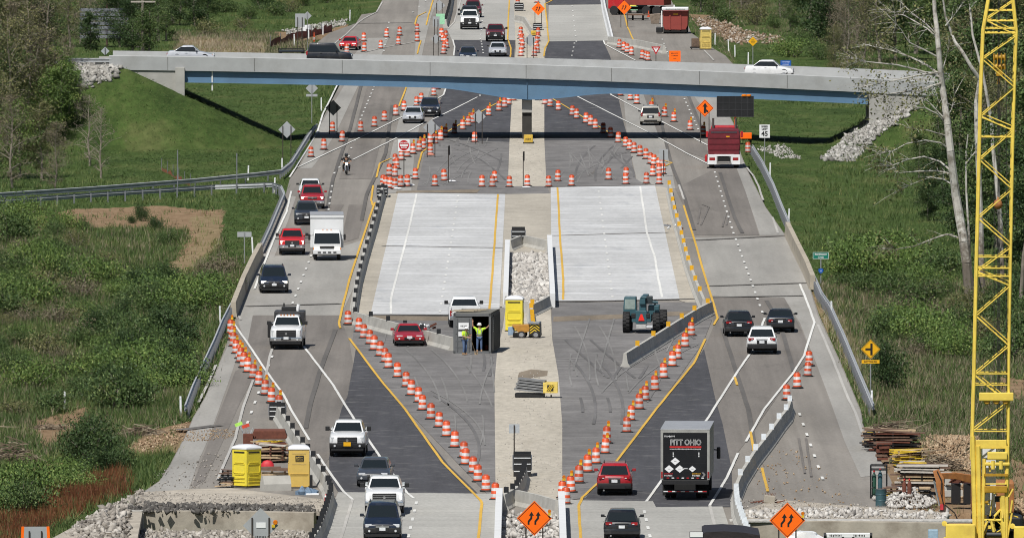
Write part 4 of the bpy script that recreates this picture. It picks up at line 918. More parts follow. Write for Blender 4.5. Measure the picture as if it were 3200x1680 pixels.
for i,(gp,tr_,a,b,lab) in enumerate([(900,[(3072,900),(3066,700),(3060,560),(3054,430),(3052,319),(3063,248),(3040,215),(3010,165),(2985,130),(2975,106),(2955,50),(2945,-20)],.21,.06,'white-barked tree hidden behind the left chord of the crane boom'),
   (870,[(3135,870),(3128,700),(3115,560),(3105,470),(3100,380),(3085,300),(3070,220),(3040,110),(3030,0),(3020,-40)],.18,.05,'pale leaning tree seen through the crane lattice'), (880,[(3034,880),(3030,750),(3021,600),(3020,480),(3026,420)],.10,.04,'thin pale stem just right of the big sycamore'),
   (940,[(3190,940),(3200,800),(3215,700)],.15,.08,'dark trunk at the right edge behind the crane')]):
    traced_tree('pale_tree', lab, gp, tr_, a, b, [[(tr_[-2][0],tr_[-2][1]+30),(tr_[-2][0]+40,tr_[-2][1]-20),(tr_[-2][0]+70,tr_[-2][1]-70)]], 40+i, 500, .11, 'mid', m_sycam if i<3 else m_bark)
# piles of cut branches
def brush_pile(label, px, py, wm, hm, n, seed):
    r = random.Random(seed); h = HIT(px,py); th = thing('brush_pile', label, 'brush pile', h); mb = MB()
    for i in range(n):
        u = r.gauss(0,.32)*wm; z = abs(r.gauss(0,.4))*hm*max(.15,1-abs(u)/wm); a = r.gauss(0,.5); L = r.uniform(.5,1.8); d = Vector((math.cos(a),r.gauss(0,.6),r.gauss(0,.22))).normalized()*L
        p = Vector((u,r.gauss(0,.5)*wm*.3,z)); mb.path([p-d*.5,p+Vector((0,0,r.uniform(-.05,.08))),p+d*.5],[.035,.028,.012],4, r.choice([0,0,1]))
    mb.build('branches', [mat('dead_branches',(.13,.095,.065),.9,0,.3,3), mat('pale_branches',(.30,.25,.18),.9,0,.2,3)], th, recalc=False)
brush_pile('heap of dead branches at the left edge above the bright bushes', 30, 1450, 2.6, 1.7, 170, 1)
brush_pile('low heap of cut branches between road end and left bushes', 450, 1362, 1.9, .6, 120, 2)
brush_pile('heap of dark branches behind the lumber stacks', 2800, 1350, 2.2, .8, 130, 3)
brush_pile('tangle of dark branches between lumber and wood chips', 2925, 1470, 2.4, 1.1, 190, 4)
brush_pile('scattered sticks on the cleared ground in the left field', 170, 1345, 1.6, .4, 60, 5)
# ================================================================ traffic drums
def aged(name, c, dirt, amt, rough):                # every drum has its own fading and scuffs
    t = NT(name); oi = t.n('ShaderNodeObjectInfo'); mp = t.n('ShaderNodeMapping'); t.l(t.co.outputs['Object'], mp.inputs[0])
    cb_ = t.n('ShaderNodeCombineXYZ'); sc_ = t.n('ShaderNodeMath', operation='MULTIPLY'); t.l(oi.outputs['Random'], sc_.inputs[0]); sc_.inputs[1].default_value = 60
    t.l(sc_.outputs[0], cb_.inputs[0]); t.l(sc_.outputs[0], cb_.inputs[2]); t.l(cb_.outputs[0], mp.inputs['Location'])
    nz = t.n('ShaderNodeTexNoise'); nz.inputs['Scale'].default_value = 5; nz.inputs['Detail'].default_value = 6; t.l(mp.outputs[0], nz.inputs['Vector'])
    col = t.mix(t.ramp(nz.outputs['Fac'],[(.5,0.0),(.68,amt)]), c, dirt); col = t.mix(1.0, col, t.ramp(oi.outputs['Random'],[(0,.72),(1,1.12)]), 'MULTIPLY')
    return t.out(col, rough)
m_or = aged('orange_plastic', (.56,.068,.012), (.27,.08,.05), .6, .45); m_wh = aged('white_reflective_sheet', (.50,.50,.51), (.26,.22,.2), .65, .4)
m_rub = mat('black_rubber', (.018,.018,.018), .8, 0, .2, 6); m_yel = mat('yellow_plastic', (.62,.43,.03), .4)
m_lens = mat('amber_lens', (.62,.17,.008), .15, coat=.6)
def drum_proto(light):
    t = thing('traffic_drum', None, 'traffic drum')
    S_ = .92; rs = [(.290,.03),(.288,.14),(.272,.15),(.268,.33),(.262,.34),(.258,.50),(.250,.51),(.246,.67),(.238,.68),(.234,.86),(.20,.90),(.10,.905),(.09,.905)]
    MB().lathe([(r*.9,z*.97) for r,z in rs], 20, [0,0,1,1,0,0,1,1,0,0,0,0]).build('drum_body', [m_or,m_wh], t, smooth=40)
    MB().lathe([(.37,0),(.37,.045),(.30,.075),(.29,.075)], 8).build('rubber_base', m_rub, t)
    h = MB(); h.box((0,0,.915),(.24,.05,.04)).box((-.11,0,.885),(.03,.05,.05)).box((.11,0,.885),(.03,.05,.05)); h.build('handle', m_or, t)
    if light:
        l = MB().box((.09,0,.99),(.16,.10,.13)).build('warning_light', m_yel, t)
        MB().lathe([(.02,-.045),(.085,-.045),(.095,0),(.085,.045),(.02,.045)], 14).build('lens', m_lens, l)
        q = l.children[0]; q.rotation_euler = (math.pi/2,0,0); q.location = (.09,0,1.13)
    return t
D0, D1 = drum_proto(False), drum_proto(True); _du = [False,False]
ORD = ['first','second','third','fourth','fifth','sixth','seventh','eighth','ninth','tenth','eleventh','twelfth','thirteenth','fourteenth','fifteenth','sixteenth','seventeenth','eighteenth','nineteenth','twentieth','twenty-first','twenty-second','twenty-third','twenty-fourth']
def drums(pts, light, text, group):
    for i,p in enumerate(pts):
        k = 1 if light else 0; g = G(*p); g.z = .03
        o = place(D1 if k else D0, _du[k], g, rnd.uniform(-.5,.5), text.replace('#', ORD[i]), group); _du[k] = True
        o.rotation_euler.x = rnd.uniform(-.03,.03); o.rotation_euler.y = rnd.gauss(0,.022); k_ = rnd.uniform(.95,1.03); o.scale = (k_,k_,k_*rnd.uniform(.97,1.03))
drums([(1088,1015),(1122,1038),(1137,1057),(1156,1076),(1169,1095),(1188,1114),(1204,1133),(1215,1151),(1243,1180),(1270,1210),(1285,1237),(1309,1258),(1320,1283),(1347,1311),(1372,1336),(1396,1365),(1421,1399),(1449,1431),(1454,1453),(1479,1479),(1494,1505),(1519,1535),(1548,1562)][::-1], False, '# orange drum from the near end of the long left diagonal row', 'left diagonal row of drums')
drums([(2161,1050),(2141,1085),(2117,1123),(2101,1146),(2074,1183),(2047,1221),(2017,1253),(1998,1280),(1971,1315),(1959,1352),(1896,1386),(1891,1418),(1863,1450),(1837,1476),(1809,1510),(1785,1539),(1757,1557)][::-1], True, '# lamp-topped drum from the near end of the right diagonal row', 'right diagonal row of drums')
drums([(1768,1576)], False, 'orange drum half hidden by the white parapet right of the near arrow sign', 'right diagonal row of drums')
drums([(721,1044),(726,1062),(729,1083),(738,1105),(748,1121),(752,1133),(762,1149),(775,1164),(791,1183),(809,1206),(829,1235),(848,1259),(873,1285)][::-1], True, '# lamp-topped drum from the near end of the row by the left guardrail', 'left taper row of drums')
drums([(2459,1250),(2492,1213),(2524,1176),(2529,1144)], False, '# orange drum from the near end of the short row by the wavy barrier', 'short row of drums at right')
drums([(1506,585),(1539,585),(1545,570),(1592,586),(1648,583),(1715,585),(1743,568),(1786,582),(1902,563),(1956,560),(1956,577),(2020,575)], False, '# orange drum from the left of the row across the slab ends', 'drums across the slab ends')
drums([(1272,584),(1252,585),(1298,561),(1359,583),(1389,566)], False, '# drum of the left loose group behind the left slab', 'drums behind the left slab')
drums([(1205,588),(1218,589),(1234,592),(1197,584),(1217,550),(1234,553),(1240,529),(1235,517)], False, '# drum in the cluster under the do not enter sign, nearest first', 'drums around the do not enter sign')
drums([(1255,502),(1273,491),(1291,482),(1310,474),(1323,467),(1344,451),(1360,450),(1376,440),(1391,430),(1420,418),(1446,406),(1463,395),(1477,386),(1527,363),(1559,348),(1577,337),(1590,328),(1605,316)], True, '# drum along the left yellow line under the overpass, counted from near', 'left drums leading under the overpass')
drums([(1623,308),(1670,306),(1683,315)], False, '# drum from the left beside the bridge pier', 'drums at the bridge pier')
drums([(1345,483)], False, 'drum between the posts of the grey sign back below the bridge shadow', None)
drums([(1483,446)], False, 'lone drum at the foot of the sign back standing on dark asphalt', None)
drums([(2019,498),(2001,489),(1982,479),(1968,470),(1955,460),(1932,447),(1908,431),(1885,418),(1861,404),(1846,394),(1831,386),(1802,372),(1788,362),(1745,346),(1719,335),(1704,327)], False, '# drum along the right yellow line towards the pier, counted from near', 'right drums leading under the overpass')
drums([(2060,577),(2040,552),(2060,547),(2071,545),(2060,527),(2069,530),(2043,517),(2033,513)], False, '# drum of the dense right cluster by the small grey sign back, nearest first', 'dense right cluster of drums')
drums([(2198,426),(2157,408),(2106,382),(2077,366),(2037,350),(1990,326),(1970,314)], True, '# lamp-topped drum beside the silver minivan lane, counted from near', 'drums beside the minivan lane')
drums([(1939,300),(1925,292)], False, '# drum under the overpass right of the tyre-marked lane', 'drums beside the minivan lane')
drums([(972,492),(1012,469),(1069,444)], False, '# drum from the left by the left guardrail corner', 'drums by the guardrail corner')
drums([(1039,413),(1127,412)], False, '# drum from the left standing in the bridge shadow', 'drums in the bridge shadow')
drums([(1170,397),(1201,380),(1237,362),(1263,346),(1302,332),(1317,321),(1356,300),(1366,280)], False, '# drum of the row beyond the silver oncoming car, counted from near', 'drums beyond the silver car')
drums([(1084,167),(1138,163),(1190,153),(1245,141),(1304,131)], False, '# drum of the nearer far row by the red sports car, from left', 'far drums by the red sports car')
drums([(1137,130),(1208,118),(1249,112),(1304,101)], False, '# drum of the farther far row by the red sports car, from left', 'far drums by the red sports car')
drums([(1386,170),(1388,160),(1395,151),(1391,142),(1385,131),(1393,124),(1380,117)], False, '# drum of the stack of drums by the far grey signs, counted from near', 'drums by the far grey signs')
drums([(1628,177),(1631,165),(1633,152),(1629,139),(1632,133),(1626,123),(1627,113)], False, '# drum of the column left of the far median sign, counted from near', 'left median column of drums')
drums([(1670,177),(1679,167),(1676,157),(1677,143),(1681,131),(1682,115)], False, '# drum of the column right of the far median sign, counted from near', 'right median column of drums')
drums([(1618,15),(1678,10),(1684,2)], False, '# drum at the far top of the median, from left', 'drums at the top of the median')
drums([(1935,151),(1950,160),(1960,166),(1973,174),(2007,185),(2019,188),(2026,191)], False, '# drum from the left behind the overpass near the yield sign', 'drums near the yield sign')
drums([(2232,300),(2337,478)], False, '# drum at the right road edge under the overpass, from left', None)

# ================================================================ signs
def scrawl(pan, w, h, z, m, y=-.016):              # a line of writing too small to read in the photograph
    r = random.Random(int(w*1000+z*100)); mb = MB(); x = -w/2
    while x < w/2:
        k = h*r.uniform(.35,.7); mb.box((x+k*.35,y,z+r.uniform(-.1,.1)*h),(k*.7,.006,h*r.uniform(.6,1))); x += k+h*.18
    return mb.build('lettering', m, pan)
m_back = mat('aluminium_sign_back', (.36,.375,.39), .55, .15, .10, 1.5, dirt=(.15,.155,.16), dirtamt=.4); m_backd = mat('dark_sign_back', (.055,.058,.062), .55, .2)
m_post = mat('rusty_steel_post', (.035,.028,.024), .8, .1, .3, 5); m_gpost = mat('grey_steel_post', (.30,.31,.32), .5, .5)
m_so = mat('orange_sign_sheet', (.95,.15,.006), .35, 0, .04, 2); m_sb = mat('black_sign_ink', (.010,.010,.010), .5); m_sw = mat('white_sign_sheet', (.72,.73,.74), .35, 0, .05, 2)
m_sy = mat('yellow_sign_sheet', (.72,.38,.008), .4, 0, .05, 2); m_sg = mat('green_sign_sheet', (.006,.16,.11), .4); m_sblue = mat('blue_sign_sheet', (.015,.10,.42), .4); m_sr = mat('red_sign_sheet', (.42,.01,.015), .4)
m_mint = mat('pale_green_sheet', (.30,.60,.38), .5)
def diamond(s, t=.02): return [(0,-s),(s,0),(0,s),(-s,0)]
def round_sq(w, h): return [(-w/2,-h/2),(w/2,-h/2),(w/2,h/2),(-w/2,h/2)]
def arrow_shape(sc, ox):                            # shifting-lanes arrow
    pl = [(-.14,-.42),(-.02,-.42),(-.02,-.24),(.16,-.02),(.17,.18),(.27,.18),(.115,.44),(-.05,.18),(.04,.18),(.035,.03),(-.14,-.18)]
    return [(ox+x*sc, z*sc) for x,z in pl]
def sign(label, px, py, gpy, shape, size, m, posts=2, name='road_sign', group=None, rz=0.0, back=False, border=None, postm=None, lamp_on=False, skew=.0):
    """panel centred at photo pixel (px,py), standing on the ground at row gpy"""
    c = AT(px, py, gpy); c.z = max(c.z, .4); zg = min(0.0, hz(c.x,c.y)) if abs(c.x) > 22 else 0.0
    th = thing(name, label, 'sign', (c.x, c.y, 0), rz, group)
    pan = MB().prism(shape, -.012, .012).build('panel', m, th); pan.location.z = c.z
    if border:
        bb = MB(); k = 1.0
        for i in range(len(shape)):
            a, b = shape[i], shape[(i+1)%len(shape)]; f = .93
            bb.add([(a[0]*f,-.017,a[1]*f),(b[0]*f,-.017,b[1]*f),(b[0]*(f-.045),-.017,b[1]*(f-.045)),(a[0]*(f-.045),-.017,a[1]*(f-.045))], [(0,1,2,3)])
        bo = bb.build('border', border, pan)
    zmax = max(p[1] for p in shape); xm = max(p[0] for p in shape)
    offs = {0:[],1:[0.0],2:[-xm*.48,xm*.48]}[posts]
    for ox in offs:
        top = c.z+(zmax*.45 if posts==2 else zmax*.8); py_ = -.045 if back else .045
        MB().box((ox,py_,(top+zg-.1)/2),(.07,.06,top-zg+.1)).build('post', postm or m_post, th)
        if posts == 2: MB().box((ox,.0,.03),(.08,.9,.06)).build('skid_foot', m_post, th)
    if lamp_on:
        l = MB().box((xm*.86,-.05,c.z+.20),(.13,.1,.12)).build('warning_light', m_yel, th)
        q = MB().lathe([(.02,-.04),(.08,-.04),(.09,0),(.08,.04),(.02,.04)],12).build('lens', m_lens, l); q.rotation_euler = (math.pi/2,0,0); q.location = (xm*.86,-.05,c.z+.34)
    return th, pan, c
def arrows(pan, s):
    for ox in (-.21*s*2,.10*s*2):
        MB().prism(arrow_shape(s*.86, ox*.62), -.020,-.014).build('arrow', m_sb, pan)
GS = 'orange shifting-lane signs'
for px,py,gp,sz,lab,lp in [(1670,1617,1772,.86,'near orange diamond with two bent arrows, in front of the median rocks',True),(2462,1624,1800,.87,'near orange diamond with two bent arrows, before the stained right wall',True),
   (1682,28,90,.72,'far orange diamond with two bent arrows, in the median beyond the overpass',False),(1951,24,86,.75,'far orange diamond with two bent arrows, by the right construction yard',False)]:
    th,pan,c = sign(lab, px,py,gp, diamond(sz), sz, m_so, 2, group=GS, border=m_sb if gp>500 else None, lamp_on=lp); arrows(pan, sz)
th,pan,c = sign('orange merge diamond standing left of the black message board', 2203,338,446, diamond(.75), .75, m_so, 2, border=m_sb, lamp_on=False)
MB().prism([(-.10,-.42),(.08,-.42),(.08,-.30),(.28,-.38),(.30,-.24),(.12,-.10),(.12,.12),(.24,.10),(.02,.46),(-.20,.12),(-.08,.13)], -.020,-.014).build('arrow', m_sb, pan)
GBK = 'grey sign backs'
for px,py,gp,sz,m,posts,lab in [(896,405,500,.70,m_back,2,'grey diamond sign back on two posts left of the left guardrail'),(1041,337,419,.68,m_back,2,'dark diamond sign back on two posts above the left lanes'),
   (974,276,382,.55,m_back,1,'grey diamond sign back on one post, on the grass under the overpass'),(1347,398,492,.66,m_back,2,'pale grey diamond sign back between the orange drums, right of the silver car'),
   (1496,364,450,.60,m_back,2,'pale grey diamond sign back on the dark asphalt left of the pier'),(1373,18,76,.62,m_back,2,'grey diamond sign back at the top, above the pale green sheet'),
   (1362,122,180,.50,m_back,2,'grey diamond sign back just beyond the overpass by the drum stack'),(1657,126,182,.66,m_back,2,'dark grey diamond sign back between the two median drum columns'),
   (813,1640,1795,.86,m_back,2,'large grey diamond sign back at the bottom in front of the broken wall'),(960,50,165,.45,m_back,1,'far grey diamond sign back next to a rectangular one at left')]:
    th,pan,c = sign(lab, px,py,gp, diamond(sz), sz, m, posts, group=GBK, back=True, postm=m_gpost if posts==1 else None)
    if gp == 1795:
        MB().box((.02,.0,.02),(.46,.03,.26)).build('sticker', m_sw, pan); pan.children[0].location=(0,-.02,.0)
        scrawl(pan,.3,.05,.02,m_sb,-.02); scrawl(pan,.5,.10,-.55,m_sb,-.015)
        l = MB().box((.62,-.05,c.z-.02),(.16,.1,.14)).build('warning_light', m_yel, th); q = MB().lathe([(.02,-.05),(.10,-.05),(.12,0),(.10,.05),(.02,.05)],14).build('lens', m_lens, l); q.rotation_euler=(math.pi/2,0,0); q.location=(.72,-.05,c.z+.16)
    if gp == 382: MB().box((0,0,c.z-.62),(1.0,.025,.22)).build('plaque', m_back, th)
sign('pale rectangular sign back beside the far diamond back at left', 937,64,166, round_sq(.95,1.35), 1, m_back, 2, group=GBK, back=True)
sign('upright grey rectangular sign back in front of the pale green sheet', 1363,68,128, round_sq(.72,1.05), 1, m_back, 2, group=GBK, back=True)
sign('pale green rectangular sheet behind the grey sign backs at top', 1376,60,110, round_sq(.9,1.1), 1, m_mint, 0)
sign('small grey rectangular sign back at the right drum cluster', 2074,483,552, round_sq(.70,.86), 1, m_back, 1, group=GBK, back=True)
sign('narrow pale sign seen from behind on a thin dark post in the gravel median', 1607,1338,1424, round_sq(.58,.5), 1, mat('pale_sign_back',(.42,.45,.48),.4,.2), 1, group=GBK, back=True)
sign('low wide grey sign back on a post beside the left guardrail', 763,732,818, round_sq(1.0,.36), 1, m_back, 1, group=GBK, back=True, postm=m_gpost)
sign('sign seen edge-on above the drum right of the do not enter sign', 1403,470,572, round_sq(.75,.75), 1, m_post, 1, rz=R(80))
sign('sign seen edge-on in the gravel median behind the slab', 1637,488,588, round_sq(.75,.75), 1, m_post, 1, rz=R(82))
sign('pale diamond sign back peeping over the left end of the overpass', 328,160,228, diamond(.42), 1, mat('pale_sign_back',(.42,.45,.48),.4,.2), 1, group=GBK, back=True)
# do not enter
th,pan,c = sign('white square do-not-enter sign with a red disc and white bar', 1262,454,550, round_sq(.92,.92), 1, m_sw, 1)
MB().prism([(.41*math.cos(a*math.pi/16),.41*math.sin(a*math.pi/16)) for a in range(32)], -.02,-.014).build('red_disc', m_sr, pan); MB().box((0,-.024,0),(.66,.008,.14)).build('white_bar', m_sw, pan)
words('DO NOT', .16, m_sw, pan, (0,-.026,.19), bold=.006); words('ENTER', .16, m_sw, pan, (0,-.026,-.19), bold=.006); MB().box((.1,.0,.03),(1.3,.9,.05)).build('skid_foot', m_post, th)
th,pan,c = sign('white speed limit 45 sign on the right verge', 2390,410,512, round_sq(.86,1.08), 1, m_sw, 1, border=None, postm=m_gpost)
words('SPEED', .20, m_sb, pan, (0,-.02,.37), bold=.008); words('LIMIT', .20, m_sb, pan, (0,-.02,.16), bold=.008); words('45', .54, m_sb, pan, (0,-.02,-.22), bold=.014)
th,pan,c = sign('green creek name sign on a post with a small blue shield below', 2566,798,885, round_sq(1.10,.46), 1, m_sg, 1, postm=m_gpost)
words('Beanblossom', .155, m_sw, pan, (0,-.02,.09), bold=.004); words('Creek', .155, m_sw, pan, (0,-.02,-.11), bold=.004)
bb = MB()
for a,b,d in ((0,.215,(1.06,.008,.02)),(0,-.215,(1.06,.008,.02))): bb.box((a,-.016,b),d)
for a in (-.53,.53): bb.box((a,-.016,0),(.02,.008,.43))
bb.build('border', m_sw, pan)
sh = MB().prism([(-.15,.13),(0,.16),(.15,.13),(.17,-.02),(.10,-.14),(0,-.19),(-.10,-.14),(-.17,-.02)], -.10,-.085).build('route_shield', m_sblue, th); sh.location.z = c.z-47/SCALE(885)
words('37', .14, m_sw, sh, (0,-.105,-.03))
th,pan,c = sign('yellow T-junction diamond with a road-name plaque on the right verge', 2722,1090,1228, diamond(.58), 1, m_sy, 1, border=m_sb, postm=m_gpost)
MB().box((.05,-.02,0),(.13,.010,.70)).box((-.16,-.02,0),(.30,.010,.12)).build('arrow', m_sb, pan)
pq = MB().box((0,0,0),(1.06,.02,.21)).build('plaque', m_sy, th); pq.location.z = c.z-.74
words('BOTTOM RD', .13, m_sb, pq, (0,-.015,0), bold=.003)
th,pan,c = sign('far yellow diamond warning sign at the right stones', 2353,130,206, diamond(.46), 1, m_sy, 1, border=None, postm=m_gpost)
scrawl(pan,.25,.09,.14,m_sb); scrawl(pan,.35,.09,0,m_sb); scrawl(pan,.28,.08,-.14,m_sb)
th,pan,c = sign('small blue board behind the white car on the overpass', 2456,198,262, round_sq(1.0,.56), 1, m_sblue, 2, postm=m_gpost)
scrawl(pan,.75,.11,.12,m_sw); scrawl(pan,.6,.09,-.1,m_sw)
th,pan,c = sign('yield triangle with a red border beyond the overpass', 2050,158,214, [(-.46,.38),(0,-.42),(.46,.38)], 1, m_sr, 1)
MB().prism([(-.26,.26),(0,-.20),(.26,.26)], -.020,-.014).build('white_field', m_sw, pan); words('YIELD', .10, m_sr, pan, (0,-.026,.17))
th,pan,c = sign('square orange roadwork board just beyond the overpass at right', 2109,176,214, round_sq(1.12,1.06), 1, m_so, 2, lamp_on=False)
scrawl(pan,.7,.12,.28,m_sb); scrawl(pan,.62,.12,.05,m_sb); scrawl(pan,.25,.10,-.25,m_sb)
# grey board with orange edges at the bottom left corner
th,pan,c = sign('grey board with orange edges at the bottom left corner', 108,1668,1800, [(-.62,-.5),(.62,-.5),(.57,.38),(-.57,.38)], 1, m_back, 2, back=True, rz=R(4))
MB().box((-.63,0,-.06),(.14,.03,.9),ry=.05).build('orange_edge', m_so, pan); MB().box((.63,0,-.06),(.14,.03,.9),ry=-.05).build('orange_edge', m_so, pan)
# message board on a trailer
a_ = AT(2298,333,447); th = thing('message_board', 'large black panelled message board on an orange mast beside the red truck', 'message board', (a_.x,a_.y,0))
MB().box((0,0,a_.z),(3.15,.22,1.74)).build('board', mat('black_board',(.016,.016,.018),.35,0,.3,.7), th, bevel=.03)
s_ = MB()
for k in range(4): s_.box((0,-.125,a_.z-.87+k*.58),(3.1,.02,.03))
for k in range(-3,4): s_.box((k*.52,-.122,a_.z),(.02,.016,1.7))
s_.build('ribs', mat('dark_grey_plastic',(.05,.05,.055),.5), th)
for x in (.75,1.15): MB().lathe([(.22,-.05),(.22,.05),(.16,.12),(.05,.12)],12).build('beacon', m_lens, th).location = (x,0,a_.z+.92)
MB().box((.9,0,a_.z+.88),(.8,.2,.06)).build('beacon_bar', m_yel, th)
MB().tube((0,.1,.6),(0,.05,a_.z-.8),.09,10).build('mast', m_so, th); tb = MB().box((.4,.1,.62),(2.0,1.1,.5)).build('trailer_box', m_so, th, bevel=.04)
for x in (-.5,1.3): w_ = MB().lathe([(.1,-.1),(.3,-.1),(.3,.1),(.1,.1)],14).build('wheel', m_rub, th); w_.rotation_euler=(0,math.pi/2,0); w_.location=(x,.2,.3)
# slim white marker posts
MP = MB().box((0,0,.55),(.11,.03,1.3)).build('marker_post', m_sw); MB().box((0,-.02,1.08),(.08,.012,.12)).build('reflector', m_wpan, MP)
tag(MP, None, 'marker post')
for i,(px,py,wh) in enumerate([(565,1302,'at the near end of the left guardrail'),(200,1288,'alone in the left brushland'),(688,1014,'behind the left guardrail by the orange drum row'),(775,567,'between the two left guardrails'),(881,542,'at the bend of the upper left guardrail'),(857,603,'at the corner of the lower left guardrail'),(790,793,'where the left guardrail meets the barrier'),
    (2600,998,'behind the right guardrail above the T-junction sign'),(2724,1284,'at the near end of the right guardrail'),(2406,556,'behind the guardrail under the speed limit sign'),(2464,702,'where the right guardrail meets the barrier'),(2234,142,'nearest the far yellow toilet'),(2277,162,'left of the middle far post at right'),(2297,179,'nearest to the overpass at far right'),(1004,348,'beside the dark sign back at left'),(920,145,'left of the far sign backs'),(965,125,'right of the far sign backs'),(1009,110,'near the far white stones'),(1093,68,'farthest, on the left road edge'),(2338,203,'just beyond the overpass below the far yellow sign')]):
    h = HIT(px,py); o = place(MP, i>0, h, rnd.uniform(-.2,.2), 'slim white marker post '+wh, 'white marker posts'); o.rotation_euler.y = rnd.uniform(-.05,.05)
# orange slim tube marker
h = HIT(982,135); th = thing('tube_marker','slim orange and white tube marker by the far left grass','tube marker',h); MB().lathe([(.09,0),(.09,.3),(.08,.31),(.08,.55),(.075,.56),(.075,.85),(.07,.86),(.07,1.05)],12,[0,0,1,1,0,0,0]).build('tube', [m_or,m_wh], th); MB().lathe([(.22,0),(.22,.05),(.1,.06)],10).build('rubber_base', m_rub, th)
# utility poles
m_wood = mat('weathered_pole_wood', (.19,.165,.14), .9, 0, .25, 2)
for i,(px,gp,hgt,arms,lab) in enumerate([(446,175,8.5,True,'wooden utility pole with two crossarms behind the overpass'),(495,130,9,False,'plain wooden pole right of the one with crossarms'),(540,75,9,False,'farthest plain wooden pole at the top left'),(432,150,6,False,'short pole left of the crossarm pole')]):
    h = HIT(px,gp); th = thing('utility_pole', lab, 'utility pole', h, 0, 'wooden utility poles'); MB().tube((0,0,-.3),(0,0,hgt),.19,10,0,.15).build('pole', m_wood, th)
    if arms:
        s = SCALE(gp)
        for py_ in (6,18):
            z = (gp-py_)/s-h.z; MB().box((.05,-.12,z),(2.5,.12,.16)).build('crossarm', mat('pale_crossarm',(.36,.33,.29),.85), th)
# billboard of horizontal slats, seen from behind, in the wood
h = HIT(395,150); s = SCALE(150); th = thing('billboard', 'back of an old slatted billboard standing among the left trees', 'billboard', h)
MB().box((0,0,2.2),(.25,.25,4.6)).box((-2.0,0,2.2),(.22,.22,4.4)).box((-4.2,0,2.0),(.22,.22,4.0)).build('post', mat('rusty_brown_beam',(.08,.05,.04),.9), th)
bb = MB()
for k in range(7): bb.box((-2.3,-.15,1.1+k*.46),(5.0,.06,.34))
bb.build('slats', mat('grey_billboard_slats',(.17,.18,.20),.8,0,.2,2), th)
# a bit of orange fence in the left bank
h = HIT(520,540); th = thing('safety_fence','ragged orange plastic fence on the green bank','fence',h); r_ = random.Random(3); P_ = [HIT(505+9*i, 535+ (i*5)) for i in range(11)]
fb = MB()
for i in range(10): fb.add([P_[i]-h, P_[i+1]-h, P_[i+1]-h+Vector((0,0,r_.uniform(.05,.5))), P_[i]-h+Vector((0,0,r_.uniform(.05,.5)))], [(0,1,2,3)])
fb.build('netting', mat('faded_orange_net',(.26,.085,.04),.8,0,.4,4), th)
for i in range(0,11,2): MB().tube(P_[i]-h,P_[i]-h+Vector((0,0,1.0)),.03,5).build('stake', m_galvd, th)
for px,py,hh_ in ((555,602,3.4),(740,598,3.0)):
    h = HIT(px,py); th = thing('steel_post','thin bare steel post by the lower left guardrail, '+('farther from' if px<600 else 'nearer to')+' the highway','post',h,0,'thin steel posts'); MB().box((0,0,hh_/2-.2),(.09,.06,hh_+.3)).build('pole', m_galvd, th)
h = HIT(860,130); th = thing('safety_fence','red netting fence along the dry bank beyond the overpass','fence',h); P_ = [HIT(845+16*i, 148-4*i) for i in range(13)]; fb = MB()
for i in range(12): fb.add([P_[i]-h, P_[i+1]-h, P_[i+1]-h+Vector((0,0,r_.uniform(.5,.95))), P_[i]-h+Vector((0,0,r_.uniform(.5,.95)))], [(0,1,2,3)])
fb.build('netting', mat('dull_red_net',(.22,.06,.045),.85,0,.4,3), th)
for i in range(0,13,2): MB().tube(P_[i]-h,P_[i]-h+Vector((0,0,1.15)),.035,5).build('stake', m_galvd, th)
# ================================================================ vehicles (front at -y, so a vehicle turned 0 degrees faces the camera)
m_glass = NT('window_glass'); m_glass = m_glass.out((.012,.016,.018), .06, 0, spec=.6)
m_tyre = mat('tyre_rubber', (.016,.016,.017), .85, 0, .2, 8); m_rim = mat('alloy_rim', (.42,.43,.45), .35, .7); m_chrome = mat('chrome_trim', (.62,.63,.65), .18, .9)
m_trim = mat('black_trim', (.012,.012,.013), .5); m_under = mat('underbody', (.008,.008,.008), .95); m_hl = mat('clear_headlight', (.60,.62,.64), .12, .15, coat=.8); m_tl = mat('red_tail_light', (.28,.008,.01), .2, coat=.6); m_plate = mat('licence_plate', (.62,.64,.66), .4); m_ind = mat('orange_indicator', (.55,.17,.02), .25, coat=.5)
m_lit = lamp('lit_headlight', (1.0,.93,.78), 2.2)
m_seat = mat('seat_fabric', (.03,.03,.033), .9)
PAINT = {'white':(.66,.67,.68),'red':(.32,.010,.016),'brightred':(.50,.012,.014),'maroon':(.10,.008,.014),'navy':(.008,.013,.028),'black':(.008,.009,.012),'grey':(.045,.050,.060),'silver':(.40,.42,.46),'darkgrey':(.022,.026,.034),'champagne':(.34,.33,.30)}
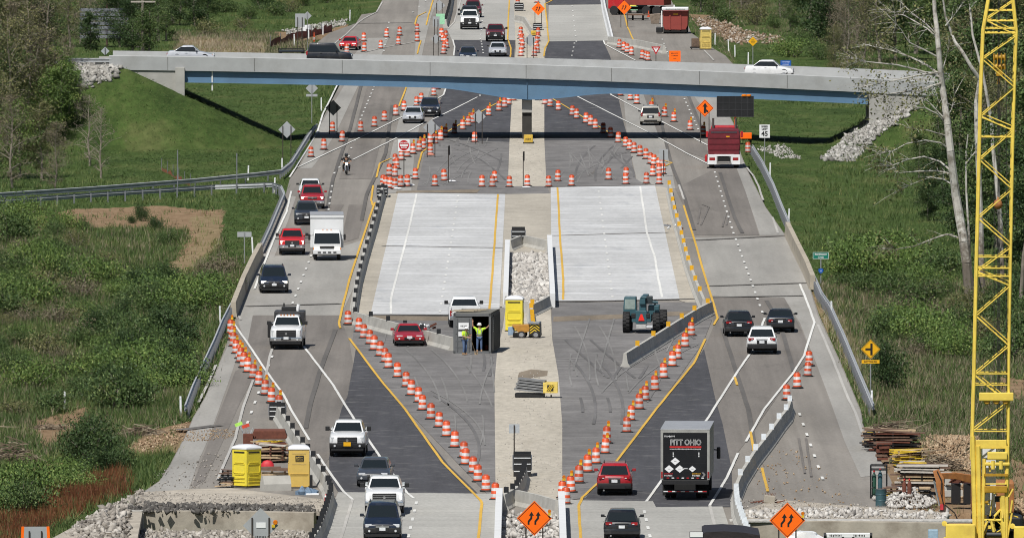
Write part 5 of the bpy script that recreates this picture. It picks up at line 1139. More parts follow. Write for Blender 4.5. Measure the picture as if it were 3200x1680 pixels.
SPEC = {
 'sedan':  dict(L=4.85,W=1.83,H=1.44,belt=.94,hood=.72,cowl=(1.25,.92),ws=2.0,rr=3.35,rg=4.15,deck=.98,wr=.72,wb=.93,rad=.33,hl=(.60,.68,.36,.13),tl=(.60,.80,.34,.15)),
 'coupe':  dict(L=4.55,W=1.80,H=1.31,belt=.87,hood=.62,cowl=(1.30,.84),ws=2.05,rr=3.1,rg=4.05,deck=.90,wr=.66,wb=.92,rad=.32,hl=(.58,.62,.36,.11),tl=(.58,.74,.36,.14)),
 'suv':    dict(L=4.70,W=1.90,H=1.73,belt=1.12,hood=.98,cowl=(1.20,1.13),ws=1.85,rr=4.1,rg=4.5,deck=1.08,wr=.72,wb=.93,rad=.38,hl=(.66,.83,.34,.17),tl=(.72,.98,.22,.24)),
 'cross':  dict(L=4.70,W=1.87,H=1.65,belt=1.05,hood=.90,cowl=(1.20,1.06),ws=1.95,rr=3.95,rg=4.5,deck=1.03,wr=.70,wb=.92,rad=.36,hl=(.64,.79,.34,.14),tl=(.66,.98,.34,.16)),
 'minivan':dict(L=5.0,W=1.98,H=1.74,belt=1.05,hood=.82,cowl=(.95,1.07),ws=1.85,rr=4.45,rg=4.85,deck=1.05,wr=.74,wb=.94,rad=.35,hl=(.70,.72,.36,.17),tl=(.80,1.05,.16,.34)),
 'van':    dict(L=4.6,W=1.9,H=1.85,belt=1.15,hood=1.0,cowl=(1.15,1.12),ws=1.75,rr=4.3,rg=4.5,deck=1.15,wr=.82,wb=.96,rad=.37,hl=(.66,.85,.3,.2),tl=(.8,1.1,.16,.3)),
 'pickup': dict(L=5.6,W=2.02,H=1.90,belt=1.30,hood=1.14,cowl=(1.40,1.31),ws=2.05,rr=3.35,rg=3.55,deck=1.30,wr=.72,wb=.93,rad=.42,hl=(.76,.95,.24,.26),tl=(.90,.98,.14,.42),bed=3.6),
 'heavy':  dict(L=6.0,W=2.05,H=2.04,belt=1.40,hood=1.27,cowl=(1.35,1.43),ws=1.95,rr=3.4,rg=3.6,deck=1.40,wr=.72,wb=.92,rad=.45,hl=(.80,1.02,.22,.34),tl=(.9,1.0,.14,.4),bed=3.65),
}
def winquad(mb, a, b, c, d, ins, off):
    P = [Vector(p) for p in (a,b,c,d)]; n = (P[1]-P[0]).cross(P[3]-P[0]).normalized()
    w_ = (P[1]-P[0]).length; h_ = (P[3]-P[0]).length; u = min(.3,ins*.9/w_); lo = min(.3,ins*.55/h_); hi = min(.35,ins*1.25/h_)
    pt = lambda s_,t_: (P[0].lerp(P[1],s_)).lerp(P[3].lerp(P[2],s_),t_)+n*off
    Q = [pt(u,lo),pt(1-u,lo),pt(1-u,1-hi),pt(u,1-hi)]; mb.add(Q, [(0,1,2,3)])
    Q2 = [q-n*.02 for q in Q]; mb.add(Q+Q2, [(0,4,5,1),(1,5,6,2),(2,6,7,3),(3,7,4,0)])
def car(label, kind, color, px, py, face='F', turn=0.0, name='car', cat='car', group=None, lit=False, W=None, H=None, L=None, grille='black', bumper=None, roofrack=False, dark_bumper=False, z=0.0, loc=None, tint=None, seats=True, extra=None):
    S = dict(SPEC[kind]); 
    kx = (W/S['W']) if W else 1; kz = (H/S['H']) if H else 1; ky = (L/S['L']) if L else 1
    L_, W_, H_ = S['L'], S['W'], S['H']; hw = W_/2
    g = Vector(loc) if loc else G(px,py)
    th = thing(name, label, cat, (0,0,0), 0, group); P = paint(color, PAINT[color])
    o = lambda mb, n, m, **k: mb.build(n, m, th, **k)
    cy, cz = S['cowl']; bed = S.get('bed'); end = bed if bed else L_
    st = [(0,.80,.42,S['hood']-.13),(.05,.90,.30,S['hood']-.05),(.18,.965,.24,S['hood']),(cy*.6,1,.23,S['hood']+(cz-S['hood'])*.62),(cy,1,.23,cz),(min(end-.4,S['ws']+.6),1,.23,S['belt'])]
    if bed: st += [(end-.05,1,.25,S['belt']),(end,1,.3,S['belt'])]
    else: st += [(S['rg'],1,.24,S['deck']),(L_-.22,.98,.26,S['deck']-.01),(L_-.06,.94,.30,S['deck']-.07),(L_,.86,.40,S['deck']-.17)]
    lift = {'pickup':.24,'heavy':.28,'suv':.16,'van':.16,'cross':.12}.get(kind,.03); rings = []
    for y,wf,zb,zt in st:
        zb += lift*(1 if y>.1 else .6)
        h = zt-zb; w_ = hw*wf
        half = [(w_*.90,zb),(w_*.985,zb+h*.12),(w_,zb+h*.45),(w_*.985,zb+h*.78),(w_*.93,zb+h*.95),(w_*.78,zt+.012),(w_*.3,zt+.035)]
        rings.append([(x,y,zz) for x,zz in half]+[(-x,y,zz) for x,zz in half[::-1]])
    o(MB().loft(rings), 'body', P, smooth=38)
    # cabin
    zb, zt = S['belt']-.03, H_; wb, wr = hw*S['wb'], hw*S['wr']; y0,y1,y2,y3 = cy+.02,S['ws'],S['rr'],S['rg']
    cab = MB(); b = [(-wb*.93,y0,cz-.03),(wb*.93,y0,cz-.03),(wb,y3,zb),(-wb,y3,zb)]; t_ = [(-wr*.95,y1,zt-.05),(wr*.95,y1,zt-.05),(wr,y2,zt-.04),(-wr,y2,zt-.04)]
    mid0 = (-wb,(y1+y0)/2+.2,zb)
    cr = [(-wr*.8,y1+.12,zt),(wr*.8,y1+.12,zt),(wr*.82,y2-.12,zt),(-wr*.82,y2-.12,zt)]
    cab.loft([b,t_,cr]); o(cab, 'cabin', P, smooth=45, bevel=.035)
    gl = m_glass
    mb = MB(); winquad(mb, b[0], b[1], t_[1], t_[0], .10, .012); ws = o(mb, 'windshield', gl)
    mb = MB(); winquad(mb, b[2], b[3], t_[3], t_[2], .12, .012); o(mb, 'rear_window', gl)
    for i,(q0,q1,u0,u1) in enumerate(((b[3],b[0],t_[0],t_[3]),(b[1],b[2],t_[2],t_[1]))):
        mb = MB(); winquad(mb, q0, q1, u0, u1, .12, .012); o(mb, 'side_window', gl)
    m_b = MB(); m_b.box((0,y1*.55+y0*.45,cz-.01+ (zt-cz)*.02),(wb*1.5,.05,.02)); o(m_b,'wiper', m_trim)
    # underside, wheels
    o(MB().box((0,L_/2,.32),(W_*.84,L_*.90,.24)), 'underbody', m_under)
    wy = [.88 if L_<5.3 else 1.0, L_-(.95 if not bed else 1.15)]
    proto = None
    for y in wy:
        for sx in (-1,1):
            if proto is None:
                r = S['rad']; proto = MB().lathe([(r*.62,-.11),(r*.96,-.11),(r,-.08),(r,.08),(r*.96,.11),(r*.62,.11)],18).build('wheel', m_tyre, th, smooth=40)
                MB().lathe([(r*.2,-.125),(r*.6,-.118),(r*.64,-.10),(r*.64,.10),(r*.6,.118),(r*.2,.125)],14).build('rim', m_rim, proto); c = proto
            else: c = copy_tree(proto, th)
            c.rotation_euler = (0,math.pi/2,0); c.location = (sx*(hw-.13),y,S['rad'])
            o(MB().loft([[(sx*(hw+.004-.02*abs(math.cos(a))), y+S['rad']*1.16*math.cos(a), S['rad']+S['rad']*1.16*math.sin(a)) for a in [i*math.pi/8 for i in range(9)]],[(sx*(hw-.25), y+S['rad']*1.16*math.cos(a), S['rad']+S['rad']*1.16*math.sin(a)) for a in [i*math.pi/8 for i in range(9)]]]), 'wheel_arch', m_under)
    # face
    hx,hzz,hww,hh = S['hl']; big = bed is not None
    gr = {'black':m_trim,'chrome':m_chrome,'body':P}[grille]
    gh = (.46 if kind=='heavy' else .36 if big else .15); gz = S['hood']-(.30 if kind=='heavy' else .24 if big else .15)
    gw = W_*(.60 if kind=='heavy' else .54 if big else .36)
    gm = MB().box((0,.02,gz),(gw,.10,gh)); gp = o(gm, 'grille', m_trim, bevel=.015)
    gb = MB()
    for k in range(3 if big else 2): gb.box((0,-.034,gz-gh/2+gh*(k+1)/(4 if big else 3)),(gw*.96,.012,.028))
    gb.build('grille_bar', gr if grille!='black' else mat('dark_grey_plastic',(.05,.05,.055),.5), gp)
    q = MB().lathe([(.001,0),(.075,0),(.075,.02),(.001,.02)],12).build('badge', m_chrome, gp); q.rotation_euler=(math.pi/2,0,0); q.location=(0,-.04,gz)
    for sx in (-1,1):
        h_ = MB().box((sx*hx,.075,hzz),(hww,.14,hh),rz=-sx*.28); hl = o(h_, 'headlight', m_lit if lit else m_hl, bevel=.03)
        MB().box((sx*(hx+hww*.36),.07,hzz-hh*.05),(hww*.24,.16,hh*.7),rz=-sx*.4).build('indicator', m_ind, hl)
    bz = .52 if not big else .66; bm = {'chrome':m_chrome,'black':m_trim,'body':P}[bumper or ('chrome' if big else 'body')]
    bp = o(MB().loft([[(x,yy,z_) for x,z_ in ((-hw*.97,bz-.15),(hw*.97,bz-.15),(hw*.97,bz+.10),(-hw*.97,bz+.10))] for yy in (-.03,.16)]), 'front_bumper', bm, bevel=.04, smooth=40)
    MB().box((0,-.045,bz-.02),(.62,.02,.13)).build('intake', m_trim, bp); MB().box((0,-.062,bz+.04),(.31,.012,.15)).build('licence_plate', m_plate, bp)
    for sx in (-1,1): q = MB().lathe([(.001,0),(.06,0),(.06,.02),(.001,.02)],10).build('fog_lamp', m_hl, bp); q.rotation_euler=(math.pi/2,0,0); q.location=(sx*hw*.68,-.04,bz-.05)
    o(MB().box((0,.10,bz-.25),(W_*.88,.16,.20)), 'air_dam', m_trim, bevel=.03)
    # tail
    tx,tz,tw,thh = S['tl']; yb = L_
    for sx in (-1,1):
        t1 = o(MB().box((sx*tx,yb-.05,tz-.06),(tw,.16,thh),rz=sx*.25), 'tail_light', m_tl, bevel=.03)
        MB().box((sx*(tx-tw*.2),yb+.028,tz-.08),(tw*.3,.02,thh*.3)).build('reverse_lamp', m_hl, t1)
    rb = o(MB().loft([[(x,yy,z_) for x,z_ in ((-hw*.96,bz-.18),(hw*.96,bz-.18),(hw*.96,bz+.12),(-hw*.96,bz+.12))] for yy in (L_-.14,L_+.04)]), 'rear_bumper', m_trim if dark_bumper else (m_chrome if big else P), bevel=.045, smooth=40)
    MB().box((0,L_+.05,bz-.10),(W_*.6,.02,.14)).build('bumper_insert', m_trim, rb)
    if not bed:
        zp_ = S['deck']-.28; pl = o(MB().box((0,L_+.0,zp_),(.62,.05,.22)), 'plate_recess', m_trim, bevel=.02); MB().box((0,L_+.035,zp_),(.31,.015,.16)).build('licence_plate', m_plate, pl)
        o(MB().box((0,L_-.005,zp_+.17),(.7,.05,.04)), 'trunk_trim', m_chrome if color not in('black',) else m_trim)
        o(MB().tube((hw*.6,L_-.2,.26),(hw*.6,L_+.06,.26),.045,10), 'exhaust_pipe', m_chrome)
    # mirrors, seats
    for sx in (-1,1):
        mr = o(MB().box((sx*(hw*.93+(.14 if not big else .20)),cy+.42,S['belt']+(.12 if not big else .16)),(.20 if not big else .24,.10,.15 if not big else .24)), 'wing_mirror', m_trim if (color in('white','silver','champagne') and not kind=='coupe') or big else P, bevel=.03)
        MB().tube((sx*hw*.90,cy+.44,S['belt']+.06),(sx*(hw*.93+.1),cy+.43,S['belt']+.1),.03,6).build('mirror_arm', m_trim, mr)
    o(MB().box((0,(cy+S['ws'])*.5+1.2,.72),(.016,.01,.01)), 'interior_mirror', m_trim) if False else None
    for sx in (-1,1): o(MB().box((sx*(hw+.006),(S['ws']+S['rr'])/2+.1,S['belt']-.12),(.02,.2,.035)), 'door_handle', m_chrome if big else P)
    if roofrack or kind in ('suv','minivan'):
        for sx in (-1,1): o(MB().box((sx*wr*.86,(y1+y2)/2+.1,zt+.04),(.05,(y2-y1)*.8,.05)), 'roof_rail', m_trim, bevel=.012)
    if bed:
        bw = MB(); Lb = L_-bed-.02; zc = S['belt']
        for sx in (-1,1): bw.box((sx*(hw-.07),bed+Lb/2,(zc+.45)/2+.06),(.14,Lb,zc-.45))
        o(bw, 'bed_side', P, bevel=.03); o(MB().box((0,bed+Lb/2,.66),(W_*.86,Lb,.08)), 'bed_floor', m_trim)
        tg = o(MB().box((0,L_-.04,(zc+.62)/2+.02),(W_*.80,.08,zc-.62)), 'tailgate', P, bevel=.02); MB().box((0,L_+.01,zc-.18),(.3,.03,.08)).build('handle', m_trim, tg); MB().box((0,L_+.05,.62),(.31,.02,.15)).build('licence_plate', m_plate, tg)
        o(MB().box((0,bed+.05,zc-.3),(W_*.86,.06,.55)), 'bed_front', P)
    if extra: extra(th, S)
    # stand it on the road: nearest end over the given point
    if face == 'F': off = Vector((0,0,0)); rz = R(turn)
    elif face == 'R': off = Vector((0,L_*ky,0)); rz = math.pi+R(turn)
    else: off = Vector((0,0,0)); rz = R(turn)
    th.scale = (kx,ky,kz); th.rotation_euler = (0,0,rz)
    if face == 'R': loc_ = Vector((g.x,g.y,z)) + Vector((0,L_*ky,0)) - (Matrix.Rotation(R(turn),3,'Z')@Vector((0,L_*ky,0))-Vector((0,L_*ky,0)))*0
    else: loc_ = Vector((g.x,g.y,z))
    th.location = loc_ + Vector((0,0,.05 if z==0 else 0))
    return th
VL = 'oncoming traffic on the left lanes'; VR = 'traffic heading away on the right lanes'
car('white sedan leading the oncoming group, partly hidden by a red truck','sedan','white',970,622,'F',1,group=VL)
car('red sport utility with lit headlights between white sedan and dark car','suv','red',976,654,'F',1,group=VL,lit=True,grille='chrome',bumper='chrome')
car('dark grey crossover left of the white box truck','cross','darkgrey',958,704,'F',1,group=VL,W=1.85)
car('red pickup beside the white box truck','pickup','brightred',913,798,'F',1,name='pickup_truck',cat='pickup',group=VL,lit=True,bumper='chrome',W=1.88,H=1.78,L=5.3)
car('navy minivan with lit headlights on the left lane below the pickup','minivan','navy',857,917,'F',2,name='minivan',cat='minivan',group=VL,lit=True,bumper='black')
def ford_gear(th, S):
    b = MB().box((.05,4.6,1.75),(1.9,2.0,.9)).build('service_body', mat('dark_service_body',(.03,.03,.033),.5), th, bevel=.05)
    MB().tube((.55,4.0,2.2),(.62,4.0,2.62),.11,10).build('cylinder_tank', m_sw, b); MB().box((0,4.1,2.3),(.9,.6,.35)).build('compressor', m_trim, b, bevel=.05); MB().tube((-.3,4,2.4),(-.3,4,2.7),.05,6).build('exhaust_stack', m_trim, b)
    for x in (-.4,-.2,0,.2,.4): MB().box((x,1.98,S['H']+.02),(.10,.10,.05)).build('roof_marker_lamp', m_ind, th)
    MB().box((-1.14,4.5,1.0),(.35,1.8,.9)).build('side_locker', m_trim, th, bevel=.05)
    MB().box((-1.05,4.6,.42),(.35,.8,.8)).build('dual_wheel', m_tyre, th, bevel=.12)
car('white heavy work truck with dark service body and chrome bumper','heavy','white',894,1093,'F',-1.6,name='work_truck',cat='work truck',group=VL,extra=ford_gear,grille='black')
def yplate(th, S): MB().box((0,-.075,.70),(.40,.02,.22)).build('front_plate', m_sy, th)
car('white pickup with black bumper and yellow front plate','pickup','white',1085,1429,'F',-1.2,name='pickup_truck',cat='pickup',group=VL,bumper='black',extra=yplate,lit=False)
car('dark grey sedan behind the white oncoming truck near the bottom','sedan','grey',1166,1523,'F',-2,group=VL,grille='chrome',lit=False)
car('white sport utility truck close behind the dark minivan at the bottom','heavy','white',1201,1610,'F',0,name='pickup_truck',cat='pickup',group=VL,grille='chrome',bumper='chrome',H=1.88,lit=True)
car('dark navy minivan cut by the bottom edge in the left lanes','minivan','navy',1195,1690,'F',0,name='minivan',cat='minivan',group=VL,W=1.95,H=1.78,grille='chrome',bumper='black')
car('red crossover seen from behind next to the black delivery truck','cross','red',1925,1549,'R',-1,group=VR,dark_bumper=True,roofrack=True)
car('black hatchback seen from behind at the bottom edge, red tail lights','cross','black',1948,1690,'R',-1,group=VR,W=1.84,H=1.50,L=4.6)
car('black crossover seen from behind, left of the black sedan','cross','black',2306,1053,'R',1,group=VR,H=1.58,W=1.88)
car('black sedan seen from behind, right of the black crossover','sedan','black',2443,1040,'R',-1,group=VR,H=1.42)
car('white crossover seen from behind at the start of the white line','cross','white',2385,1108,'R',-1,group=VR,W=1.9,dark_bumper=True,roofrack=True)
car('silver minivan seen from behind under the overpass','minivan','champagne',2036,393,'R',-1,name='minivan',cat='minivan',group=VR,W=1.9,H=1.66)
car('silver car heading towards the camera below the overpass','sedan','silver',1289,387,'F',-2,group=VL,H=1.42)
car('dark blue sport utility behind the silver car under the overpass','suv','navy',1342,366,'F',-1,group=VL,lit=False,grille='chrome',bumper='black',H=1.6)
car('parked white pickup seen from behind beyond the grey container','pickup','white',1447,1026,'R',1.2,name='pickup_truck',cat='pickup',bumper='chrome',dark_bumper=False)
car('parked red coupe in front of the slanting barrier','coupe','red',1280,1083,'F',2.2,W=1.92,H=1.30)
zl = lambda px: float(road_top((px-1600)/36.7))+.02
def on_bridge(label, kind, color, px, turn, lane, L, H, name='car'):
    x = (px-1600)/36.7; y = YB+lane; zl = lambda q: float(road_top((q-1600)/36.7)+tilt((q-1600)/36.7,lane))+.02
    s = 36.6; loc = (x-L/2*math.cos(R(turn))*-1, y, zl(px)); car(label, kind, color, 0, 0, 'S', 90+turn, name=name, cat='car', loc=((px-1600)/36.6+L/2, y, zl(px)), z=zl(px), L=L, H=H, lit=False, group='cars on the overpass')
on_bridge('silver sports coupe crossing the left end of the overpass','coupe','silver',590,-2,2.6,4.0,1.5)
on_bridge('black van-like sport utility crossing the overpass','van','black',1027,-2,1.0,3.9,1.95)
on_bridge('white sedan crossing the right end of the overpass','sedan','white',2410,-5,2.6,4.1,1.5)
car('far red sports car left of the far drums','coupe','brightred',1087,158,'F',-6,W=1.86,lit=True)
car('far white heavy pickup with black grille','heavy','white',1468,94,'F',0,name='pickup_truck',cat='pickup',group=VL,lit=True,bumper='black')
MB_h = None
car('dark blue pickup right behind the far white one','pickup','darkgrey',1467,74,'F',0,name='pickup_truck',cat='pickup',group=VL,lit=True,H=1.8)
car('maroon car at the top behind the dark blue pickup','suv','maroon',1478,56,'F',0,group=VL,H=1.8)
car('maroon pickup with black bumper just before the dark asphalt','pickup','maroon',1548,132,'F',0,name='pickup_truck',cat='pickup',group=VL,bumper='black',H=1.75)
car('far silver sedan just beyond the overpass','sedan','silver',1555,178,'F',0,group=VL,H=1.36)
car('dark blue car mostly hidden behind the overpass parapet','sedan','navy',1462,196,'F',0,group=VL)
# -------- delivery trucks
m_boxw = mat('white_truck_body', (.60,.61,.62), .45, 0, .05, 1, dirt=(.40,.39,.37), dirtamt=.3); m_boxb = mat('black_truck_body', (.007,.008,.010), .65, 0, .15, 1, dirt=(.03,.03,.03), dirtamt=.3, spec=.25); m_roof = mat('grey_truck_roof', (.30,.31,.33), .5, .1, .12, 1.5)
m_bframe = mat('aluminium_door_frame', (.34,.34,.32), .5, .3, .15, 2)
def wheels(th, lst, r, w):
    p = None
    for x,y in lst:
        if p is None:
            p = MB().lathe([(r*.55,-w/2),(r*.95,-w/2),(r,-w*.38),(r,w*.38),(r*.95,w/2),(r*.55,w/2)],18).build('wheel', m_tyre, th, smooth=40); MB().lathe([(r*.15,-w*.4),(r*.5,-w*.45),(r*.56,-w*.3),(r*.56,w*.3),(r*.5,w*.45),(r*.15,w*.4)],12).build('rim', m_rim, p); c = p
        else: c = copy_tree(p, th)
        c.rotation_euler = (0,math.pi/2,0); c.location = (x,y,r)
g = G(1022,815); th = thing('box_truck','white cab-over box truck with a tall white cargo box','truck',g+Vector((0,0,.05)),R(1.0),VL)
MB().box((0,3.9,1.98),(2.34,5.0,2.30)).build('cargo_box', m_boxw, th, bevel=.04); MB().box((0,3.9,3.15),(2.38,5.04,.06)).build('roof', m_roof, th, bevel=.02); MB().box((0,1.37,3.02),(2.38,.06,.16)).build('front_cap', m_boxw, th)
cabp = MB(); cabp.loft([[(x,y,z) for x,z in ((-.98*k,a),(.98*k,a),(.98*k,a),(-.98*k,a))] for k,a,y in ((1,0,0),)]) if False else None
cb = MB().loft([[(-.96,.02,.55),(.96,.02,.55),(1.0,1.3,.55),(-1.0,1.3,.55)],[(-.98,0,1.12),(.98,0,1.12),(1.0,1.3,1.12),(-1.0,1.3,1.12)],[(-.92,.30,1.95),(.92,.30,1.95),(.96,1.3,2.0),(-.96,1.3,2.0)],[(-.86,.50,2.05),(.86,.50,2.05),(.9,1.28,2.1),(-.9,1.28,2.1)]]).build('cab', m_boxw, th, smooth=40, bevel=.03)
mb = MB(); winquad(mb, (-.96,.0,1.14),(.96,.0,1.14),(.90,.30,1.95),(-.90,.30,1.95),.05,.015); mb.build('windshield', m_glass, th)
for sx in (-1,1):
    h = MB().box((sx*.74,-.01,.82),(.34,.06,.14)).build('headlight', m_lit, th, bevel=.02); MB().box((sx*.95,.0,.82),(.08,.07,.13)).build('indicator', m_ind, h)
    mr = MB().box((sx*1.24,.35,1.62),(.16,.10,.42)).build('wing_mirror', m_trim, th, bevel=.03); MB().tube((sx*.95,.35,1.75),(sx*1.2,.35,1.72),.02,6).build('mirror_arm', m_trim, mr)
MB().box((0,-.02,.92),(1.0,.03,.14)).build('grille', m_trim, th); b_ = MB().box((0,-.05,.58),(1.96,.16,.30)).build('front_bumper', m_boxw, th, bevel=.04)
for x in (-.55,-.18,.18,.55): MB().box((x,-.14,.56),(.22,.02,.09)).build('bumper_slot', m_trim, b_)
MB().box((0,2.5,.5),(1.7,4.6,.3)).build('chassis', m_under, th); MB().box((0,.02,1.06),(.26,.03,.07)).build('badge', m_trim, th); wheels(th, [(-.82,.9),(.82,.9),(-.86,4.9),(.86,4.9)], .40, .26)
for x in (-.3,0,.3): MB().box((x,.5,2.14),(.12,.08,.05)).build('roof_marker_lamp', m_ind, th)
# black delivery truck from behind
g = G(2141,1563); th = thing('delivery_truck','black delivery truck seen from behind with white lettering and four white diamonds','truck',g+Vector((0,0,.05)),R(-2.4),VR)
BW, Z0, Z1, BL = 2.56, 1.05, 3.66, 7.6
MB().box((0,BL/2+.05,(Z0+Z1)/2),(BW,BL,Z1-Z0)).build('cargo_box', mat('dusty_grey_side',(.22,.215,.20),.6,0,.12,1), th, bevel=.02); MB().box((0,BL/2+.05,Z1+.03),(BW+.04,BL+.06,.06)).build('roof', m_roof, th, bevel=.02)
fr = MB(); fr.box((-BW/2+.06,0,(Z0+Z1)/2),(.13,.10,Z1-Z0)).box((BW/2-.06,0,(Z0+Z1)/2),(.13,.10,Z1-Z0)).box((0,-.005,Z1-.07),(BW,.10,.14)); fr.build('door_frame', m_bframe, th)
dr = MB().box((0,-.02,(Z0+Z1)/2-.05),(BW-.26,.05,Z1-Z0-.16)).build('rear_door', m_boxb, th, bevel=.01)
dl = MB()
for k in range(1,6): dl.box((0,-.047,Z0+k*.43),(BW-.3,.006,.012))
dl.build('panel_joint', m_trim, dr)
wt = words('PITT OHIO', .40, mat('white_vinyl_letter',(.66,.66,.66),.4), dr, (.03,-.052,3.00), xs=.84, bold=.012); wt2 = words('PITT OHIO', .40, m_boxb, dr, (.03,-.058,3.00), xs=.84, bold=-.006)
MB().box((.02,-.052,2.77),(1.66,.012,.085)).build('red_stripe', mat('red_vinyl',(.50,.02,.02),.4), dr); scrawl(dr, 1.6, .06, 2.66, m_sw, -.052)
scrawl(dr, .52, .09, 3.33, m_sw, -.052).location.x = -.82
for x,z,s in ((-.52,2.02,.22),(-.84,1.62,.22),(-.28,1.62,.22),(.38,1.62,.18)): 
    p = MB().prism([(0,-s*.9),(s*1.1,0),(0,s*.9),(-s*1.1,0)], -.06,-.05).build('placard', m_sw, dr); p.location=(x,0,z); scrawl(p, s*.6,.03,.0,m_sb,-.064)
MB().box((-.02,-.055,1.64),(.3,.01,.035)).build('placard_tab', m_sw, dr)
for x in (-.62,.72):
    sc_ = MB()
    for k in range(3): sc_.box((x,-.052,2.28+k*.09),(.06,.006,.05))
    sc_.build('unit_number', m_sw, dr)
for x,c1,c2 in ((-.88,m_sr,m_sw),(.58,m_sy,m_sw)):
    s_ = MB().box((x,-.052,1.32),(.5,.010,.20)).build('sticker', m_boxb, dr); scrawl(s_, .42,.07,1.37,c1,-.06).location.x = x; scrawl(s_, .40,.07,1.27,c2,-.06).location.x = x
arw = MB().prism([(.86,1.20),(.98,1.20),(1.08,1.32),(.98,1.44),(.86,1.44),(.98,1.32)], -.058,-.05).build('arrow_sticker', mat('grey_vinyl',(.2,.2,.2),.5), dr)
tp = MB()
for k in range(8): tp.box((-.9+k*.26,-.055,1.145),(.13,.012,.05), k%2)
tp.build('reflective_tape', [m_sr,m_sw], dr)
for sx in (-1,1):
    for k in range(2): MB().box((sx*(BW/2-.06),-.06,1.22+k*.18),(.09,.03,.15)).build('tail_light', m_tl, th)
MB().box((0,.02,.92),(BW-.1,.35,.24)).build('liftgate', m_trim, th, bevel=.02); MB().box((0,-.10,.83),(BW-.3,.06,.05)).build('liftgate_edge', mat('worn_steel',(.20,.17,.13),.6,.4), th)
bb = MB(); bb.box((0,.0,.42),(2.3,.12,.12)); ub = bb.build('underride_bumper', m_trim, th)
tp = MB()
for k in range(10): tp.box((-1.02+k*.227,-.065,.44),(.225,.012,.05), k%2)
tp.build('reflective_tape', [m_sw,m_sr], ub); MB().box((0,BL/2,.7),(1.1,BL+1,.3)).build('chassis', m_under, th)
cb = MB().box((0,BL+1.0,1.75),(2.3,1.7,2.0)).build('cab', m_boxb, th, bevel=.08); mr = MB().box((1.52,BL+.6,2.0),(.20,.14,.62)).build('wing_mirror', m_trim, th, bevel=.05); MB().tube((1.1,BL+.6,2.2),(1.5,BL+.6,2.15),.03,6).build('mirror_arm', m_trim, mr)
for sx in (-1,1): MB().box((sx*.95,1.3,.55),(.55,.05,.8)).build('mud_flap', m_under, th)
wheels(th, [(-.98,1.9),(.98,1.9),(-.66,1.9),(.66,1.9),(-1.0,BL+1.0),(1.0,BL+1.0)], .50, .28)
# red dump truck from behind
g = G(2262,527); th = thing('dump_truck','red truck with a rounded red body seen from behind beside the message board','truck',g+Vector((0,0,.05)),R(-1.2),VR)
m_dred = mat('dark_red_tarpaulin', (.13,.008,.016), .6, 0, .25, 1.2, bump=.03); m_rtruck = paint('trucks_red', (.42,.012,.018))
prof = [(-1.26,1.12),(1.26,1.12),(1.32,1.9),(1.30,2.75),(1.18,2.98),(.6,3.08),(-.6,3.08),(-1.18,2.98),(-1.30,2.75),(-1.32,1.9)]
MB().prism(prof, .35, 5.6).build('dump_body', m_dred, th, smooth=40); tg = MB().prism([(x*.97,1.12+(z-1.12)*.965) for x,z in prof], .24, .36).build('tailgate', m_dred, th); MB().box((.32,.225,2.55),(.28,.02,.09)).build('yellow_sticker', m_sy, tg)
rb_ = MB()
for k in range(3): rb_.box((0,.22,1.5+k*.48),(2.4,.05,.06))
rb_.build('gate_rib', m_dred, tg); MB().box((0,.23,2.9),(2.1,.04,.14)).build('gate_edge', mat('dark_tarp_edge',(.05,.03,.04),.7), tg)
MB().box((0,.2,1.02),(2.6,.25,.14)).build('white_beam', m_sw, th, bevel=.02)
for sx in (-1,1):
    mfl = MB().box((sx*.95,.12,.62),(.72,.06,.66)).build('mud_flap', m_sw, th); MB().box((sx*.95,.08,.74),(.46,.02,.22)).build('tail_light', m_tl, mfl); MB().tube((sx*.5,.15,.45),(sx*.5,.15,1.0),.05,6).build('bracket', m_chrome, th)
MB().box((0,.14,.62),(.8,.08,.16)).build('rear_plate', m_plate, th); MB().box((0,.2,.40),(1.1,.1,.07)).build('bumper_bar', m_chrome, th); MB().box((0,3,.7),(1.0,6.5,.3)).build('chassis', m_under, th)
MB().box((0,6.6,2.15),(2.2,1.5,2.2)).build('cab', m_rtruck, th, bevel=.15); mb = MB(); mb.box((0,5.84,2.75),(1.1,.03,.42)); mb.build('rear_window', m_glass, th)
for sx in (-1,1): MB().tube((sx*.92,5.75,1.2),(sx*.92,5.75,3.85),.10,8).build('exhaust_stack', mat('sooty_steel',(.10,.085,.08),.6,.4), th); MB().box((sx*1.42,6.9,2.5),(.2,.12,.5)).build('wing_mirror', m_rtruck, th, bevel=.03)
MB().box((-1.45,2.0,.75),(.22,3.0,.5)).build('side_fender', m_rtruck, th, bevel=.05); wheels(th, [(-1.0,1.2),(1.0,1.2),(-1.0,2.5),(1.0,2.5),(-1.05,6.9),(1.05,6.9)], .52, .42)
